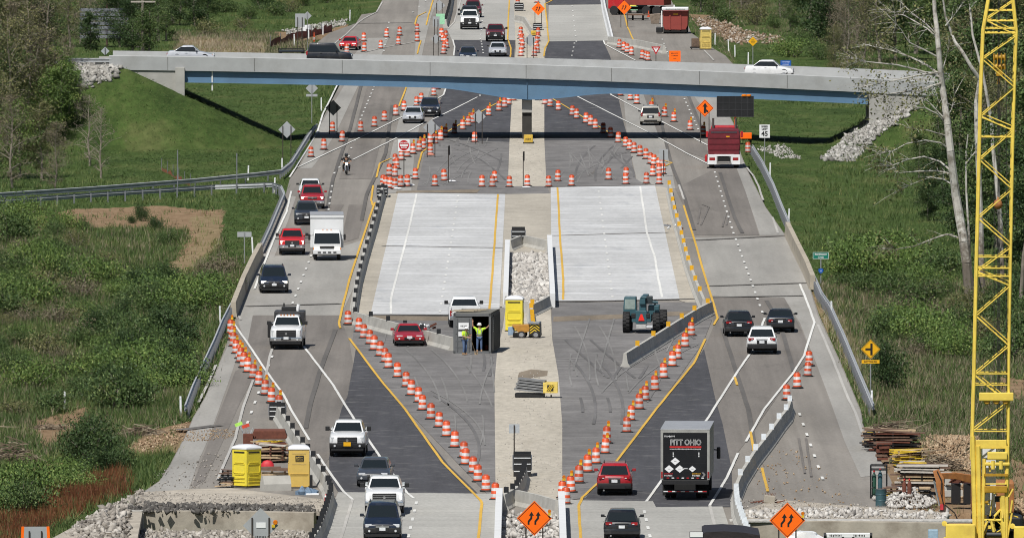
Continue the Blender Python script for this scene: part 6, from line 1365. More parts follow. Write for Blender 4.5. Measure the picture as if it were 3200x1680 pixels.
# flatbed trailer half hidden behind the overpass, vehicles cut by the bottom edge
a_ = AT(911,150,186); th = thing('flatbed_trailer','dark flatbed trailer half hidden behind the overpass at left','trailer',(a_.x,a_.y,hz(a_.x,a_.y))); MB().box((0,0,1.05),(2.6,5,.12)).build('flat_bed', m_trim, th); MB().box((0,-2.4,1.35),(2.6,.08,.10)).box((-1.25,-2.4,1.2),(.08,.08,.4)).box((1.25,-2.4,1.2),(.08,.08,.4)).build('rail', m_trim, th); wheels(th, [(-1.1,-1),(1.1,-1),(-1.1,1),(1.1,1)], .45, .3)
g = G(2263,1790); th = thing('dark_truck','truck with a dark curved tarpaulin roof cut by the bottom edge','truck',(g.x,g.y,0))
zr = (1790-1663)/SCALE(1790); MB().prism([(-1.62,zr-1.0),(1.75,zr-1.0),(1.75,zr-.14),(1.0,zr+.0),(0,zr+.07),(-.9,zr+.02),(-1.02,zr-.05),(-1.02,zr-.3),(-1.62,zr-.3)], .2, 6).build('tarpaulin', mat('black_tarp',(.02,.015,.017),.55,0,.3,2,bump=.04), th, smooth=40)
MB().box((-1.35,.18,zr-.09),(.62,.12,.24)).build('white_panel', m_sw, th); MB().box((0,3,(zr-1)/2+.3),(2.3,6,zr-1.4)).build('truck_body', m_boxb, th); wheels(th, [(-1,.9),(1,.9),(-1,5),(1,5)], .5, .3)
g = G(2650,1800); th = thing('bucket_truck','white vehicle with a white overhead rack cut by the bottom edge','truck',(g.x,g.y,0)); zr = (1800-1668)/SCALE(1800)
MB().box((0,.2,zr-.06),(2.35,.18,.26)).build('rack_beam', m_sw, th, bevel=.05); scr = th.children[0]; scrawl(scr,.55,.10,zr-.05,m_sb,.10).location = (-.62,0,0); scrawl(scr,.5,.10,zr-.05,m_sb,.10).location = (.52,0,0)
for sx in (-1,1): MB().tube((sx*1.05,.2,zr-.1),(sx*1.28,.4,zr-.9),.07,8).build('rack_post', m_sw, th); q = MB().lathe([(.13,-.06),(.13,.06)],12).build('roller', m_trim, th); q.rotation_euler=(0,math.pi/2,0); q.location=(sx*1.12,.14,zr-.05)
for x in (-.25,.25): MB().tube((x,.1,zr-.12),(x*1.2,.4,zr-.9),.06,8).build('hydraulic_ram', m_trim, th)
MB().box((0,3,1.1),(2.2,5,1.3)).build('truck_body', m_boxw, th, bevel=.1); MB().box((0,.5,.62),(2.1,.3,.35)).build('front_bumper', m_sw, th); wheels(th, [(-.95,1.2),(.95,1.2),(-.95,4.6),(.95,4.6)], .42, .3)
g = G(2515,1795); th = thing('white_tarp_bundle','crumpled white sheet-covered load cut by the bottom edge under the orange sign','covered load',(g.x,g.y,0)); zr=(1795-1662)/SCALE(1795)
rr_ = random.Random(5); tb_=[]
for k,(wd,z) in enumerate([(1.0,zr-.9),(1.05,zr-.35),(.62,zr-.16),(.58,zr-.04),(.45,zr)]): tb_.append([(wd*math.cos(a)*rr_.uniform(.93,1.05), .6+.6*math.sin(a), z+rr_.uniform(-.04,.04)) for a in [i*math.pi/9 for i in range(18)]])
tbo = MB().loft([[(p[0],p[1],.05) for p in tb_[0]]]+tb_).build('covered_load', m_sw, th, smooth=25)
# ================================================================ people
m_skin = mat('skin', (.42,.24,.16), .55, 0, .06, 8); m_vest = mat('lime_safety_shirt', (.50,.78,.04), .75, 0, .10, 5, bump=.02); m_jean = mat('blue_jeans', (.075,.12,.22), .85, 0, .18, 6, bump=.02); m_boot = mat('tan_boots', (.22,.14,.075), .8); m_hat = mat('white_hard_hat', (.72,.72,.71), .3)
m_band = mat('grey_reflective_band', (.30,.33,.30), .4); m_blkcl = mat('black_clothes', (.014,.014,.017), .8, 0, .2, 6); m_hair = mat('dark_hair', (.03,.02,.015), .8)
def skin_mesh(name, pts, edges, radii, m, parent, sub=2, root=0):
    me = bpy.data.meshes.new(name); me.from_pydata(pts, edges, []); ob = bpy.data.objects.new(name, me); COL.objects.link(ob)
    sk = ob.modifiers.new('skin','SKIN'); sk.use_smooth_shade = True
    for i,r_ in enumerate(radii):
        v = me.skin_vertices[0].data[i]; v.radius = (r_,r_) if not hasattr(r_,'__len__') else r_; v.use_root = (i == root)
    ss = ob.modifiers.new('sub','SUBSURF'); ss.levels = sub; ss.render_levels = sub
    new = bpy.data.meshes.new_from_object(ob.evaluated_get(bpy.context.evaluated_depsgraph_get()))
    bpy.data.objects.remove(ob); bpy.data.meshes.remove(me); new.name = name
    new.materials.clear(); new.materials.append(m); new.shade_smooth()
    o = bpy.data.objects.new(name, new); COL.objects.link(o); o.parent = parent; return o
def person(label, loc, rz, J, shirt, trousers, hat, bands=True, helmet=False):
    """J: joint positions; faces -y"""
    th = thing('person', label, 'person', loc, rz)
    V = Vector; hip, chest, neck, head = V(J['hip']), V(J['chest']), V(J['neck']), V(J['head'])
    pts=[hip, hip.lerp(chest,.5), chest, neck, neck.lerp(head,.55), head, head+V((0,0,.10))]; rad=[(.15,.11),(.145,.105),(.17,.12),.062,.075,.098,.07]; ed=[(0,1),(1,2),(2,3),(3,4),(4,5),(5,6)]
    def add(p, r_, par): pts.append(V(p)); rad.append(r_); ed.append((par,len(pts)-1)); return len(pts)-1
    for s in ('l','r'):
        sh = add(J['sh'+s], .068, 2); el = add(J['el'+s], .046, sh); wr = add(J['wr'+s], .032, el)
        d = (V(J['wr'+s])-V(J['el'+s])).normalized(); pal = add(V(J['wr'+s])+d*.07, .034, wr)
        side = d.cross(V((0,1,0)));  side = side.normalized() if side.length>.1 else V((1,0,0))
        for k,(f,l_) in enumerate(((-.034,.075),(-.011,.088),(.012,.084),(.034,.064))):
            a = add(V(J['wr'+s])+d*.115+side*f, .0095, pal); b = add(V(J['wr'+s])+d*(.115+l_*.55)+side*f*1.1+V((0,-.012,0)), .009, a); add(V(J['wr'+s])+d*(.115+l_)+side*f*1.1+V((0,-.035,0)), .008, b)
        t_ = add(V(J['wr'+s])+d*.05+side*-.055+V((0,-.02,0)), .011, wr); add(V(J['wr'+s])+d*.095+side*-.072+V((0,-.035,0)), .009, t_)
        kn0 = add(V(J['hp'+s]), .09, 0); kn = add(J['kn'+s], .062, kn0); an = add(J['an'+s], .042, kn); add(V(J['an'+s])+V((0,-.16,-.05)), .035, an)
    body = skin_mesh('body', pts, ed, rad, m_skin, th)
    f = MB(); hd = head
    for sx in (-1,1): f.lathe([(.002,-.006),(.011,0),(.002,.006)],8,None,(hd.x+sx*.033,hd.y-.093,hd.z+.012))
    f.build('eyes', m_blkcl, body); MB().box((hd.x,hd.y-.105,hd.z-.015),(.028,.035,.045),taper=.5).build('nose', m_skin, body); MB().box((hd.x,hd.y-.092,hd.z-.055),(.05,.015,.012)).build('mouth', mat('lips',(.25,.10,.08),.6), body)
    for sx in (-1,1): MB().lathe([(.006,-.03),(.022,0),(.006,.03)],8,None,(hd.x+sx*.10,hd.y,hd.z)).build('ear', m_skin, body)
    # clothes
    sp_=[hip+V((0,0,-.04)), hip.lerp(chest,.5), chest, chest.lerp(neck,.72)]; sr=[(.175,.135),(.17,.13),(.195,.145),.085]; se=[(0,1),(1,2),(2,3)]
    for s in ('l','r'):
        a=len(sp_); sp_ += [V(J['sh'+s]), V(J['sh'+s]).lerp(V(J['el'+s]),.85 if not helmet else 1.0)]; sr += [.085,.075]; se += [(2,a),(a,a+1)]
        if helmet: sp_.append(V(J['wr'+s])); sr.append(.052); se.append((a+1,a+2))
    shirt_o = skin_mesh('shirt', sp_, se, sr, shirt, th)
    tp_=[hip+V((0,0,.02))]; tr_=[(.165,.125)]; te=[]
    for s in ('l','r'):
        a=len(tp_); tp_ += [V(J['hp'+s]), V(J['kn'+s]), V(J['an'+s])+V((0,0,.02))]; tr_ += [.105,.08,.062]; te += [(0,a),(a,a+1),(a+1,a+2)]
    skin_mesh('trousers', tp_, te, tr_, trousers, th)
    for s in ('l','r'): MB().loft([[(V(J['an'+s]).x+x*k, V(J['an'+s]).y+yy+y_*k, z) for x,y_ in ((-.055,-.09),(.055,-.09),(.06,.1),(-.06,.1))] for k,z,yy in ((1,V(J['an'+s]).z-.09,-.03),(1.0,V(J['an'+s]).z-.03,-.03),(.75,V(J['an'+s]).z+.06,.0))]).build('boot', m_boot if not helmet else m_blkcl, th, bevel=.015)
    if bands:
        bd = MB(); q = hip.lerp(chest,.35)
        for k in range(24):
            a = 2*math.pi*k/24; b = 2*math.pi*(k+1)/24
            bd.add([(q.x+.192*math.cos(a),q.y+.148*math.sin(a),q.z-.03),(q.x+.192*math.cos(b),q.y+.148*math.sin(b),q.z-.03),(q.x+.192*math.cos(b),q.y+.148*math.sin(b),q.z+.03),(q.x+.192*math.cos(a),q.y+.148*math.sin(a),q.z+.03)],[(0,1,2,3)])
        for sx in (-1,1): bd.box((q.x+sx*.11,q.y-.150,(q.z+chest.z)/2+.06),(.045,.012,chest.z-q.z+.1))
        bd.build('reflective_bands', m_band, shirt_o)
    if helmet: MB().lathe([(.10,-.13),(.135,-.08),(.145,.02),(.12,.11),(.06,.155),(.005,.165)],16,None,tuple(hd+V((0,0,.01)))).build('helmet', hat, th, smooth=60); MB().box((hd.x,hd.y-.135,hd.z+.0),(.17,.03,.08)).build('visor', m_glass, th, bevel=.01)
    else:
        h_ = MB().lathe([(.165,.02),(.165,.03),(.130,.045),(.125,.09),(.095,.145),(.04,.165),(.004,.167)],18,None,tuple(hd+V((0,-.01,.02)))).build('hard_hat', hat, th, smooth=50); MB().box((hd.x,hd.y-.01,hd.z+.14),(.03,.25,.07)).build('ridge', hat, h_, bevel=.01)
        MB().lathe([(.085,-.03),(.104,.0),(.10,.05),(.06,.07)],14,None,tuple(hd+V((0,.012,.01)))).build('hair', m_hair, th)
    return th
STAND = dict(hip=(0,0,.97),chest=(0,.0,1.34),neck=(0,.0,1.50),head=(0,-.03,1.64),hpl=(.10,0,.90),hpr=(-.10,0,.90),knl=(.12,-.02,.50),knr=(-.12,-.03,.50),anl=(.13,0,.10),anr=(-.13,0,.10),shl=(.20,0,1.42),shr=(-.20,0,1.42))
a_ = dict(STAND); a_.update(ell=(.46,-.05,1.50),wrl=(.60,-.10,1.66),elr=(-.40,-.05,1.60),wrr=(-.42,-.08,1.86))
g = G(1498,1105); person('worker in lime shirt in the container doorway, both arms raised', g+Vector((0,0,.12)), 0, a_, m_vest, m_jean, m_hat)
b_ = dict(STAND); b_.update(ell=(.24,-.16,1.18),wrl=(.10,-.36,1.22),elr=(-.26,-.05,1.16),wrr=(-.12,-.30,1.12),knl=(.09,-.05,.50),anl=(.10,.02,.10),chest=(0.0,-.04,1.32),neck=(0,-.08,1.47),head=(0,-.14,1.60))
g = G(1452,1110); wk = person('worker in lime shirt and jeans in front of the closed container door, hands at chest', g+Vector((0,0,.03)), R(55), b_, m_vest, m_jean, m_hat)
st = thing('shovel','long wooden shovel handle leaning beside the left worker','shovel', G(1480,1109)); MB().tube((-.22,-.1,1.15),(0.14,.1,.05),.02,6).box((.16,.11,.06),(.2,.05,.24)).build('handle', mat('pale_wood_handle',(.45,.33,.2),.7), st)
# rider and motorcycle
g = G(1084,548); mo = thing('motorcycle','black motorcycle with a bright round headlight on the left lanes','motorcycle', g+Vector((0,0,.05)), R(3))
for y,n in ((0.0,'front'),(1.42,'rear')): w_ = MB().lathe([(.22,-.05),(.31,-.06),(.33,0),(.31,.06),(.22,.05)],20).build('wheel', m_tyre, mo, smooth=50); w_.rotation_euler=(0,math.pi/2,0); w_.location=(0,y+.3,.33); MB().lathe([(.04,-.06),(.2,-.03),(.2,.03),(.04,.06)],12).build('rim', m_rim, w_)
fk = MB()
for sx in (-1,1): fk.tube((sx*.10,.3,.33),(sx*.10,.62,1.0),.03,8)
fk.build('fork', m_chrome, mo); MB().lathe([(.03,0),(.10,.02),(.11,.1),(.06,.16)],14).build('headlight', m_lit, mo).location=(0,.42,.88); hlq=[c for c in mo.children if c.name.startswith('headlight')][0]; hlq.rotation_euler=(math.pi/2,0,0)
MB().box((0,1.0,.80),(.30,.6,.24)).build('fuel_tank', m_blkcl, mo, bevel=.08); MB().box((0,1.5,.74),(.28,.7,.12)).build('seat', m_trim, mo, bevel=.04); MB().box((0,1.05,.48),(.42,.5,.34)).build('engine', mat('engine_metal',(.16,.16,.17),.4,.7), mo, bevel=.05); MB().tube((.2,1.0,.35),(.22,1.9,.38),.05,8).build('exhaust_pipe', m_chrome, mo)
MB().tube((-.38,.78,1.06),(.38,.78,1.06),.018,6).build('handlebar', m_chrome, mo); MB().box((0,.28,.69),(.13,.42,.04)).build('front_fender', m_blkcl, mo, bevel=.015)
for sx in (-1,1): MB().lathe([(.03,0),(.06,.02),(.04,.06)],8).build('indicator', m_ind, mo).location=(sx*.2,.5,.9); MB().box((sx*.34,.8,1.22),(.12,.03,.08)).build('wing_mirror', m_trim, mo)
R_ = dict(hip=(0,1.35,.86),chest=(0,1.22,1.22),neck=(0,1.18,1.38),head=(0,1.12,1.53),hpl=(.11,1.3,.84),hpr=(-.11,1.3,.84),knl=(.26,.88,.72),knr=(-.26,.88,.72),anl=(.24,1.1,.34),anr=(-.24,1.1,.34),shl=(.20,1.2,1.30),shr=(-.20,1.2,1.30),ell=(.36,1.0,1.14),elr=(-.36,1.0,1.14),wrl=(.36,.82,1.08),wrr=(-.36,.82,1.08))
person('motorcyclist in black clothes and dark helmet riding towards the camera', g+Vector((0,0,.05)), R(3), R_, m_blkcl, m_blkcl, mat('glossy_black_helmet',(.02,.02,.022),.15,coat=.8), bands=False, helmet=True)

# ================================================================ container, toilets, site machines
m_cont = mat('dark_grey_container_steel', (.125,.13,.135), .55, .1, .12, 1.2, dirt=(.06,.055,.05), dirtamt=.4); m_contd = mat('near_black_container_steel', (.035,.035,.037), .6, .1, .2, 1.5, dirt=(.10,.09,.08), dirtamt=.4); m_in = mat('dark_interior', (.02,.02,.02), .95)
g = G(1476,1105); ct = thing('shipping_container','dark grey steel container with one door open and a pale plate on the other','container', g+Vector((0,0,.02)), R(-5.0))
cw, cl, ch = 2.36, 6.0, 2.50
sh_ = MB(); sh_.box((-cw/2+.03,cl/2,ch/2),(.06,cl,ch)); sh_.box((cw/2-.03,cl/2,ch/2),(.06,cl,ch)); sh_.box((0,cl-.03,ch/2),(cw-.12,.06,ch-.1)); sh_.build('side_wall', m_contd, ct)
MB().box((0,cl/2,ch-.03),(cw,cl,.06)).build('roof', mat('dusty_container_roof',(.15,.145,.125),.8,0,.25,1.5,dirt=(.06,.055,.05)), ct); MB().box((0,cl/2,.06),(cw-.12,cl,.12)).build('floor', m_in, ct)
fr = MB(); fr.box((-cw/2+.07,-.03,ch/2),(.14,.12,ch)).box((cw/2-.07,-.03,ch/2),(.14,.12,ch)).box((0,-.03,ch-.09),(cw,.12,.18)).box((0,-.03,.08),(cw,.12,.16)); fr.build('door_frame', m_cont, ct)
d_ = MB(); d_.box((-.56,-.05,1.2),(1.10,.07,2.12))
for z in (.42,.80,1.25,1.72): d_.box((-.56,-.095,z),(.96,.03,.06))
for x in (-.92,-.2): d_.tube((x,-.12,.15),(x,-.12,2.2),.022,6)
do = d_.build('closed_door', m_cont, ct); MB().box((-.52,-.125,1.72),(.66,.02,.40)).build('name_plate', m_sw, do); scrawl(do,.4,.12,1.72,m_sb,-.14)
for c_ in list(do.children):
    if c_.name.startswith('lettering'): c_.location.x = -.52
MB().box((-.68,-.13,1.22),(.36,.03,.28)).build('paper_sheet', m_sw, do); MB().box((cw/2+.02,.75,1.2),(.05,1.25,2.1)).build('folded_door', m_contd, ct)
for k in range(18): MB().box((cw/2+.025,1.5+k*.25,ch/2),(.05,.11,ch-.3)).build('side_rib', m_contd, ct)
sc2 = MB()
for k in range(6): sc2.box((cw/2+.055,.95,2.0-k*.13),(.01,.3,.07))
sc2.build('lettering', mat('faded_white_letters',(.35,.35,.35),.6), ct)
for x,m_,n_,s_ in ((.72,m_sw,'white_bucket',(.15,.42)),(.42,m_or,'orange_bag',(.12,.28))):
    q = thing(n_, 'white plastic sack just inside the container door' if n_[0]=='w' else 'small orange bag on the container floor', 'bucket' if n_[0]=='w' else 'bag', G(1500+x*48,1098)+Vector((0,0,.13))); MB().lathe([(s_[0],0),(s_[0]*1.1,s_[1]*.6),(s_[0]*.8,s_[1]),(.02,s_[1]*1.02)],12).build('bag_body', m_, q, smooth=50)
lb = thing('plank_bundle','short planks and boards lying on the container roof','boards', G(1476,1106)+Vector((0,1.2,ch+.05))); pb = MB()
for k in range(6): pb.box((-.6+k*.18,.4+k*.3,.06+.03*(k%2)),(1.5,.2,.05),rz=.15*k-.3)
pb.build('boards', mat('bleached_boards',(.33,.28,.2),.85,0,.25,4), lb)
m_tan = mat('tan_yellow_plastic', (.58,.40,.10), .45, 0, .06, 3, dirt=(.4,.3,.15), dirtamt=.3); m_ty = mat('bright_yellow_plastic', (.70,.58,.05), .42, 0, .06, 3, dirt=(.45,.37,.1), dirtamt=.3); m_tyl = mat('pale_yellow_plastic', (.58,.44,.13), .45)
m_troof = mat('white_translucent_roof', (.60,.61,.64), .5, 0, .06, 3)
def toilet(label, loc, rz, m, plate=False, tall=2.06):
    th = thing('portable_toilet', label, 'portable toilet', loc, rz, 'portable toilets'); w_ = 1.10; hw = w_/2
    MB().box((0,0,tall/2+.06),(w_,w_,tall-.1)).build('cabin', m, th, bevel=.03)
    MB().loft([[(x*k,y*k,z) for x,y in ((-hw,-hw),(0,-hw),(hw,-hw),(hw,0),(hw,hw),(0,hw),(-hw,hw),(-hw,0))] for k,z in ((1.05,tall),(1.05,tall+.07),(.9,tall+.16),(.55,tall+.24))]).build('roof', m_troof, th, smooth=40)
    MB().box((0,0,.04),(w_+.1,w_+.1,.08)).build('skid_base', mat('dark_skid',(.06,.055,.05),.8), th)
    for k in range(4):
        a = k*math.pi/2; M_ = Matrix.Rotation(a,3,'Z'); pn = MB()
        def rb(x0,z0,x1,z1,t_=.035): 
            p = Vector(((x0+x1)/2,-hw-.012,(z0+z1)/2)); d = (abs(x1-x0)+t_, .035, abs(z1-z0)+t_); b = len(pn.v); pn.box(p,d); pn.v[b:] = [tuple(M_@Vector(v)) for v in pn.v[b:]]
        if plate and k == 0:
            for z in (.10,.72,.78): rb(-.46,z,.46,z)
        else:
            for z in (.14,.34,.50,.56): rb(-.40,z,.40,z)
            for z in (.72,.80,1.28,1.36): rb(-.33 if z in (.72,1.36) else -.40,z,.33 if z in (.72,1.36) else .40,z)
            for x in (-.44,.44): rb(x,.86,x,1.22)
        pn.build('wall_panel', m, th)
        vn = MB(); b = len(vn.v); vn.box((0,-hw-.006,tall-.16),(.80,.02,.075)); vn.v[b:] = [tuple(M_@Vector(v)) for v in vn.v[b:]]
        if not (plate and k == 0): vn.build('vent_slot', m_trim, th)
    if plate:
        pl = MB().box((.02,-hw-.02,1.60),(.44,.03,.30)).build('name_plate', m_sb, th); scrawl(pl,.3,.09,1.65,m_tan,-hw-.042); scrawl(pl,.36,.05,1.53,m_tan,-hw-.042)
        scrawl(th,.72,.07,1.86,mat('faded_relief',(.50,.38,.16),.6),-hw-.016); scrawl(th,.72,.06,1.30,mat('faded_relief',(.5,.38,.16),.6),-hw-.016)
    return th
toilet('bright yellow portable toilet standing cornerwise in front of the timber heap', G(771,1522), R(45), m_ty)
toilet('tan yellow portable toilet with a dark plate, by the near left barrier', G(934,1524)+Vector((0,.3,0)), R(2), m_tan, True)
toilet('bright yellow portable toilet between the grey container and the rock pit', G(1608,1037)+Vector((0,.6,0)), R(-4), m_ty)
toilet('far pale yellow portable toilet at the right yard', G(2205,156)+Vector((0,.4,0)), R(4), m_tyl)
# site dumper with striped end
g = G(1640,1056); db = thing('site_dumper','small dumper with an orange skip and black and yellow striped end','dumper', g+Vector((0,0,.02)), R(-6)); db.scale = (1.02,1,.88)
MB().loft([[(-.80,y,.95),(.45,y,.98),(.28,y,.45),(-.35,y,.40)] for y in (-.45,.55)]).build('skip', mat('worn_orange_skip',(.42,.20,.03),.55,.1,.2,3,dirt=(.18,.12,.07)), db, bevel=.02)
sb = MB().loft([[(.30,-.5,.20),(1.0,-.5,.20),(1.0,.6,.20),(.30,.6,.20)],[(.36,-.5,1.02),(.98,-.5,1.02),(.98,.6,1.02),(.36,.6,1.02)]]).build('engine_cover', mat('black_enamel',(.015,.015,.016),.4), db, bevel=.03)
stp = MB()
for k in range(4):
    z = .30+k*.20
    stp.add([(.36,-.515,z),(.66,-.515,z+.26),(.66,-.515,z+.35),(.36,-.515,z+.09)],[(0,1,2,3)]); stp.add([(.66,-.515,z+.26),(.97,-.515,z),(.97,-.515,z+.09),(.66,-.515,z+.35)],[(0,1,2,3)])
stp.build('hazard_stripes', m_yel, sb); MB().box((.62,0,1.10),(.72,1.2,.16)).build('cowl', mat('blue_grey_cowl',(.20,.22,.25),.6), db, bevel=.04)
for x,y in ((-.15,-.55),(.75,-.55),(-.15,.6),(.75,.6)):
    w_ = MB().lathe([(.08,-.1),(.24,-.1),(.26,0),(.24,.1),(.08,.1)],16).build('wheel', m_tyre, db, smooth=50); w_.rotation_euler=(math.pi/2,0,0); w_.location=(x,y,.26); MB().lathe([(.02,-.115),(.15,-.11),(.15,.11),(.02,.115)],12).build('rim', m_rim, w_)
MB().box((-.85,.1,.5),(.35,.7,.6)).build('tool_box', mat('pale_blue_plastic',(.22,.30,.40),.5), db, bevel=.03); MB().box((-.45,-.2,.22),(.5,.5,.3)).build('chassis', m_under, db)
# folded stack with a yellow striped end
g = G(1672,1243); fs = thing('cushion_stack','stack of grey corrugated panels with a yellow striped end box in the median','panel stack', g+Vector((0,0,.02)), R(-8))
for k in range(5): MB().loft([[(x+.04*(k%2),y,.30+k*.155+(.62-x)*.10+dz) for y,dz in ((-.5+.03*k,0),(.5,0),(.5,.10),(-.5+.03*k,.10))] for x in (-1.18+.05*k,-.9,-.4,.1,.62)]).build('grey_panel', mat('grey_corrugated_panel',(.20,.205,.21),.6,.2,.3,3), fs)
eb = MB().box((.92,0,.62),(.86,1.1,.62),rz=.12).build('end_box', mat('pale_yellow_enamel',(.66,.50,.12),.45), fs, bevel=.02); MB().box((.98,-.56,.62),(.36,.03,.34),rz=.12).build('marker_plate', m_sb, eb)
for k in range(3): MB().box((.88+k*.1,-.585,.62),(.045,.012,.40),ry=.6,rz=.12).build('hazard_stripe', m_yel, eb)
MB().box((-.3,0,.16),(1.7,.8,.24)).build('dark_base', m_trim, fs); 
for x in (-.9,-.2,.5,1.0): MB().box((x,-.3,.1),(.08,.08,.2)).build('leg', m_trim, fs)
# telehandler from behind
g = G(2005,1042); te = thing('telehandler','dark teal telescopic handler seen from behind with a red triangle','telehandler', g+Vector((0,0,.04)), R(-3)); m_teal = mat('dark_teal_paint', (.030,.085,.105), .45, 0, .15, 2, dirt=(.09,.085,.075), dirtamt=.4)
def bigwheel(x,y,r_,w_):
    q = MB().lathe([(r_*.5,-w_/2),(r_*.94,-w_/2),(r_,-w_*.3),(r_,w_*.3),(r_*.94,w_/2),(r_*.5,w_/2)],22).build('wheel', m_tyre, te, smooth=35); q.rotation_euler=(0,math.pi/2,0); q.location=(x,y,r_)
    lg = MB()
    for k in range(18):
        a = 2*math.pi*k/18
        for s in (-1,1): lg.box((r_*1.01*math.cos(a+.08*s),r_*1.01*math.sin(a+.08*s),s*w_*.24),(.05,.09,w_*.46),rz=a)
    lg.build('tread', m_tyre, q); MB().lathe([(.05,-w_*.5),(r_*.45,-w_*.4),(r_*.5,0),(r_*.45,w_*.4),(.05,w_*.5)],14).build('rim', m_teal, q)
for x,y in ((-1.0,.6),(.92,.6),(-.95,3.3),(1.25,3.5)): bigwheel(x,y,.66,.44)
MB().box((0,2.0,.95),(1.25,4.4,.5)).build('chassis', m_teal, te, bevel=.05); MB().box((-.02,.0,1.02),(.72,.5,.85)).build('rear_panel', m_teal, te, bevel=.04)
MB().prism([(-.20,-.16),(.20,-.16),(.05,.26),(-.05,.26)], -.30,-.28).build('red_triangle', mat('bright_red_triangle',(.80,.03,.02),.35), te).location.z=.96
MB().box((-.02,-.1,.42),(.62,.3,.26)).build('counterweight', mat('pale_steel_block',(.40,.40,.39),.6), te, bevel=.03); MB().box((.5,-.05,.44),(.4,.2,.14)).build('tow_hitch', m_plate, te)
cb = MB().loft([[(-1.22,1.0,1.05),(-.38,1.0,1.05),(-.38,2.5,1.05),(-1.22,2.5,1.05)],[(-1.22,1.0,1.6),(-.38,1.0,1.6),(-.38,2.5,1.6),(-1.22,2.5,1.6)],[(-1.16,1.1,2.25),(-.42,1.1,2.25),(-.42,2.4,2.25),(-1.16,2.4,2.25)]]).build('cab', m_teal, te, bevel=.04)
mb = MB(); winquad(mb,(-1.19,1.0,1.45),(-.42,1.0,1.45),(-.42,1.09,2.18),(-1.15,1.09,2.18),.06,.02); mb.build('rear_window', mat('pale_cab_glass',(.22,.27,.25),.1), te)
MB().box((.06,.6,1.55),(.42,1.1,1.0)).build('boom_tower', m_teal, te, bevel=.05); MB().box((.06,2.6,2.05),(.36,5.4,.42)).build('boom', m_teal, te, bevel=.04); MB().box((.38,.35,2.1),(.62,.5,.5)).build('boom_end', mat('dark_grease',(.02,.03,.035),.5), te, bevel=.05)
for x,z in ((.7,1.98),(-.05,2.28)): MB().tube((x,-.05,z),(x+.35,-.02,z-.02),.09,10).build('hydraulic_ram', m_teal, te)
MB().box((.75,1.2,1.45),(.7,1.6,.6)).build('engine_cover', m_teal, te, bevel=.06); MB().tube((.82,.9,1.7),(.82,.9,2.1),.06,8).build('exhaust_stack', m_trim, te)
for sx in (-.5,.4): MB().box((sx,-.1,1.12),(.30,.3,.3)).build('axle_housing', m_trim, te, bevel=.04)
# crash cushions at barrier ends
def cushion(label, px, py, w_, h_, l_, nose=None):
    g = G(px,py); th = thing('crash_cushion', label, 'crash cushion', g, 0, 'crash cushions'); 
    for k in range(4): 
        y = k*l_/4
        for sx in (-1,1): MB().box((sx*w_*.5,y+l_/8,h_*.55),(.05,l_/4*.95,h_*.5)).build('fender_panel', m_galvd, th)
        MB().box((0,y,h_*.5),(w_*.95,.08,h_*.95)).build('diaphragm', m_trim, th)
        for z in (.25,.55,.8): MB().box((0,y-.05,h_*z),(w_*.9,.02,.05)).build('rib', m_plate, th)
    if nose: MB().lathe([(w_*.52,0),(w_*.52,h_),(w_*.45,h_*1.02)],12,None,(0,-.15,0)).build('nose_cap', nose, th, smooth=40)
    return th
cushion('black framed crash cushion at the far end of the rock pit', 1620,770,1.0,1.35,3.2)
cushion('crash cushion at the near end of the left barrier row, by the lamp-topped drums', 866,1312,.95,.95,2.5)
cushion('crash cushion in the near median below the pale sign', 1632,1490,1.0,1.3,3.0)
cushion('crash cushion at the top of the long left barrier, drums behind it', 1194,618,.85,.9,4)
cushion('far crash cushion at the top of the median', 1622,36,1.0,.9,3)
cushion('far dark crash cushion under the median arrow sign', 1680,96,.95,.75,3)
m_ynose = mat('grimy_yellow_nose', (.58,.38,.05), .5, 0, .2, 5, dirt=(.1,.08,.05), dirtamt=.6)
for px,py,lab,k in ((1651,450,'crash cushion with a grimy yellow nose in front of the bridge pier',1.0),(1668,114,'far crash cushion with a yellow nose above the median sign back',.75)):
    g = G(px,py); th = thing('crash_cushion', lab, 'crash cushion', g, 0, 'crash cushions'); MB().box((0,.1,.42*k),(.78*k,.5,.72*k)).build('nose_cap', m_ynose, th, bevel=.06); MB().box((0,.0,.08),(.9*k,.6,.12)).build('foot', m_trim, th); scrawl(th,.5*k,.12,.42*k,m_trim,-.16)
    MB().box((0,2.2,.36*k),(.62*k,4,.6*k)).build('cartridge', mat('dark_cartridge',(.025,.025,.024),.8), th)
# ================================================================ crane
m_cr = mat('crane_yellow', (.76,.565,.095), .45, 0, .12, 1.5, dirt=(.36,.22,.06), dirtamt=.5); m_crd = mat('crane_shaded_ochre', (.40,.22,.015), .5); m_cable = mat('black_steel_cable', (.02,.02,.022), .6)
GPY = 1843.0
def C(px,py,dy=0.0): 
    v = AT(px,py,GPY); v.y += dy; return v
cr = thing('crawler_crane','yellow lattice-boom crane rising through the right edge of the view','crane', (C(3100,1843).x, C(3100,1843).y, 0)); CO = Vector(cr.location)
CL = [(3040,1440),(3042,1350),(3048,1120),(3053,870),(3062,500),(3066,300),(3074,96),(3090,0),(3100,-60)]; CR_ = [(3152,1440),(3154,1350),(3155,1120),(3159,870),(3166,480),(3172,250),(3178,96),(3168,0),(3160,-60)]
def chord(lst, dy): return [C(a,b,dy)-CO for a,b in lst]
DB = 1.7
bm_ = MB()
for dy in (0,DB):
    bm_.path(chord(CL,dy), .07, 8); bm_.path(chord(CR_,dy), .07, 8)
bm_.build('boom_chords', m_cr, cr, smooth=50)
def ex(lst, py): 
    return float(np.interp(py, [p[1] for p in lst][::-1], [p[0] for p in lst][::-1]))
lat = MB(); z = [1440,1345,1258,1200,1180,1160,1078,990,898,868,845,770,735,688,582,495,405,325,268,180,105,82,40,-20,-60]
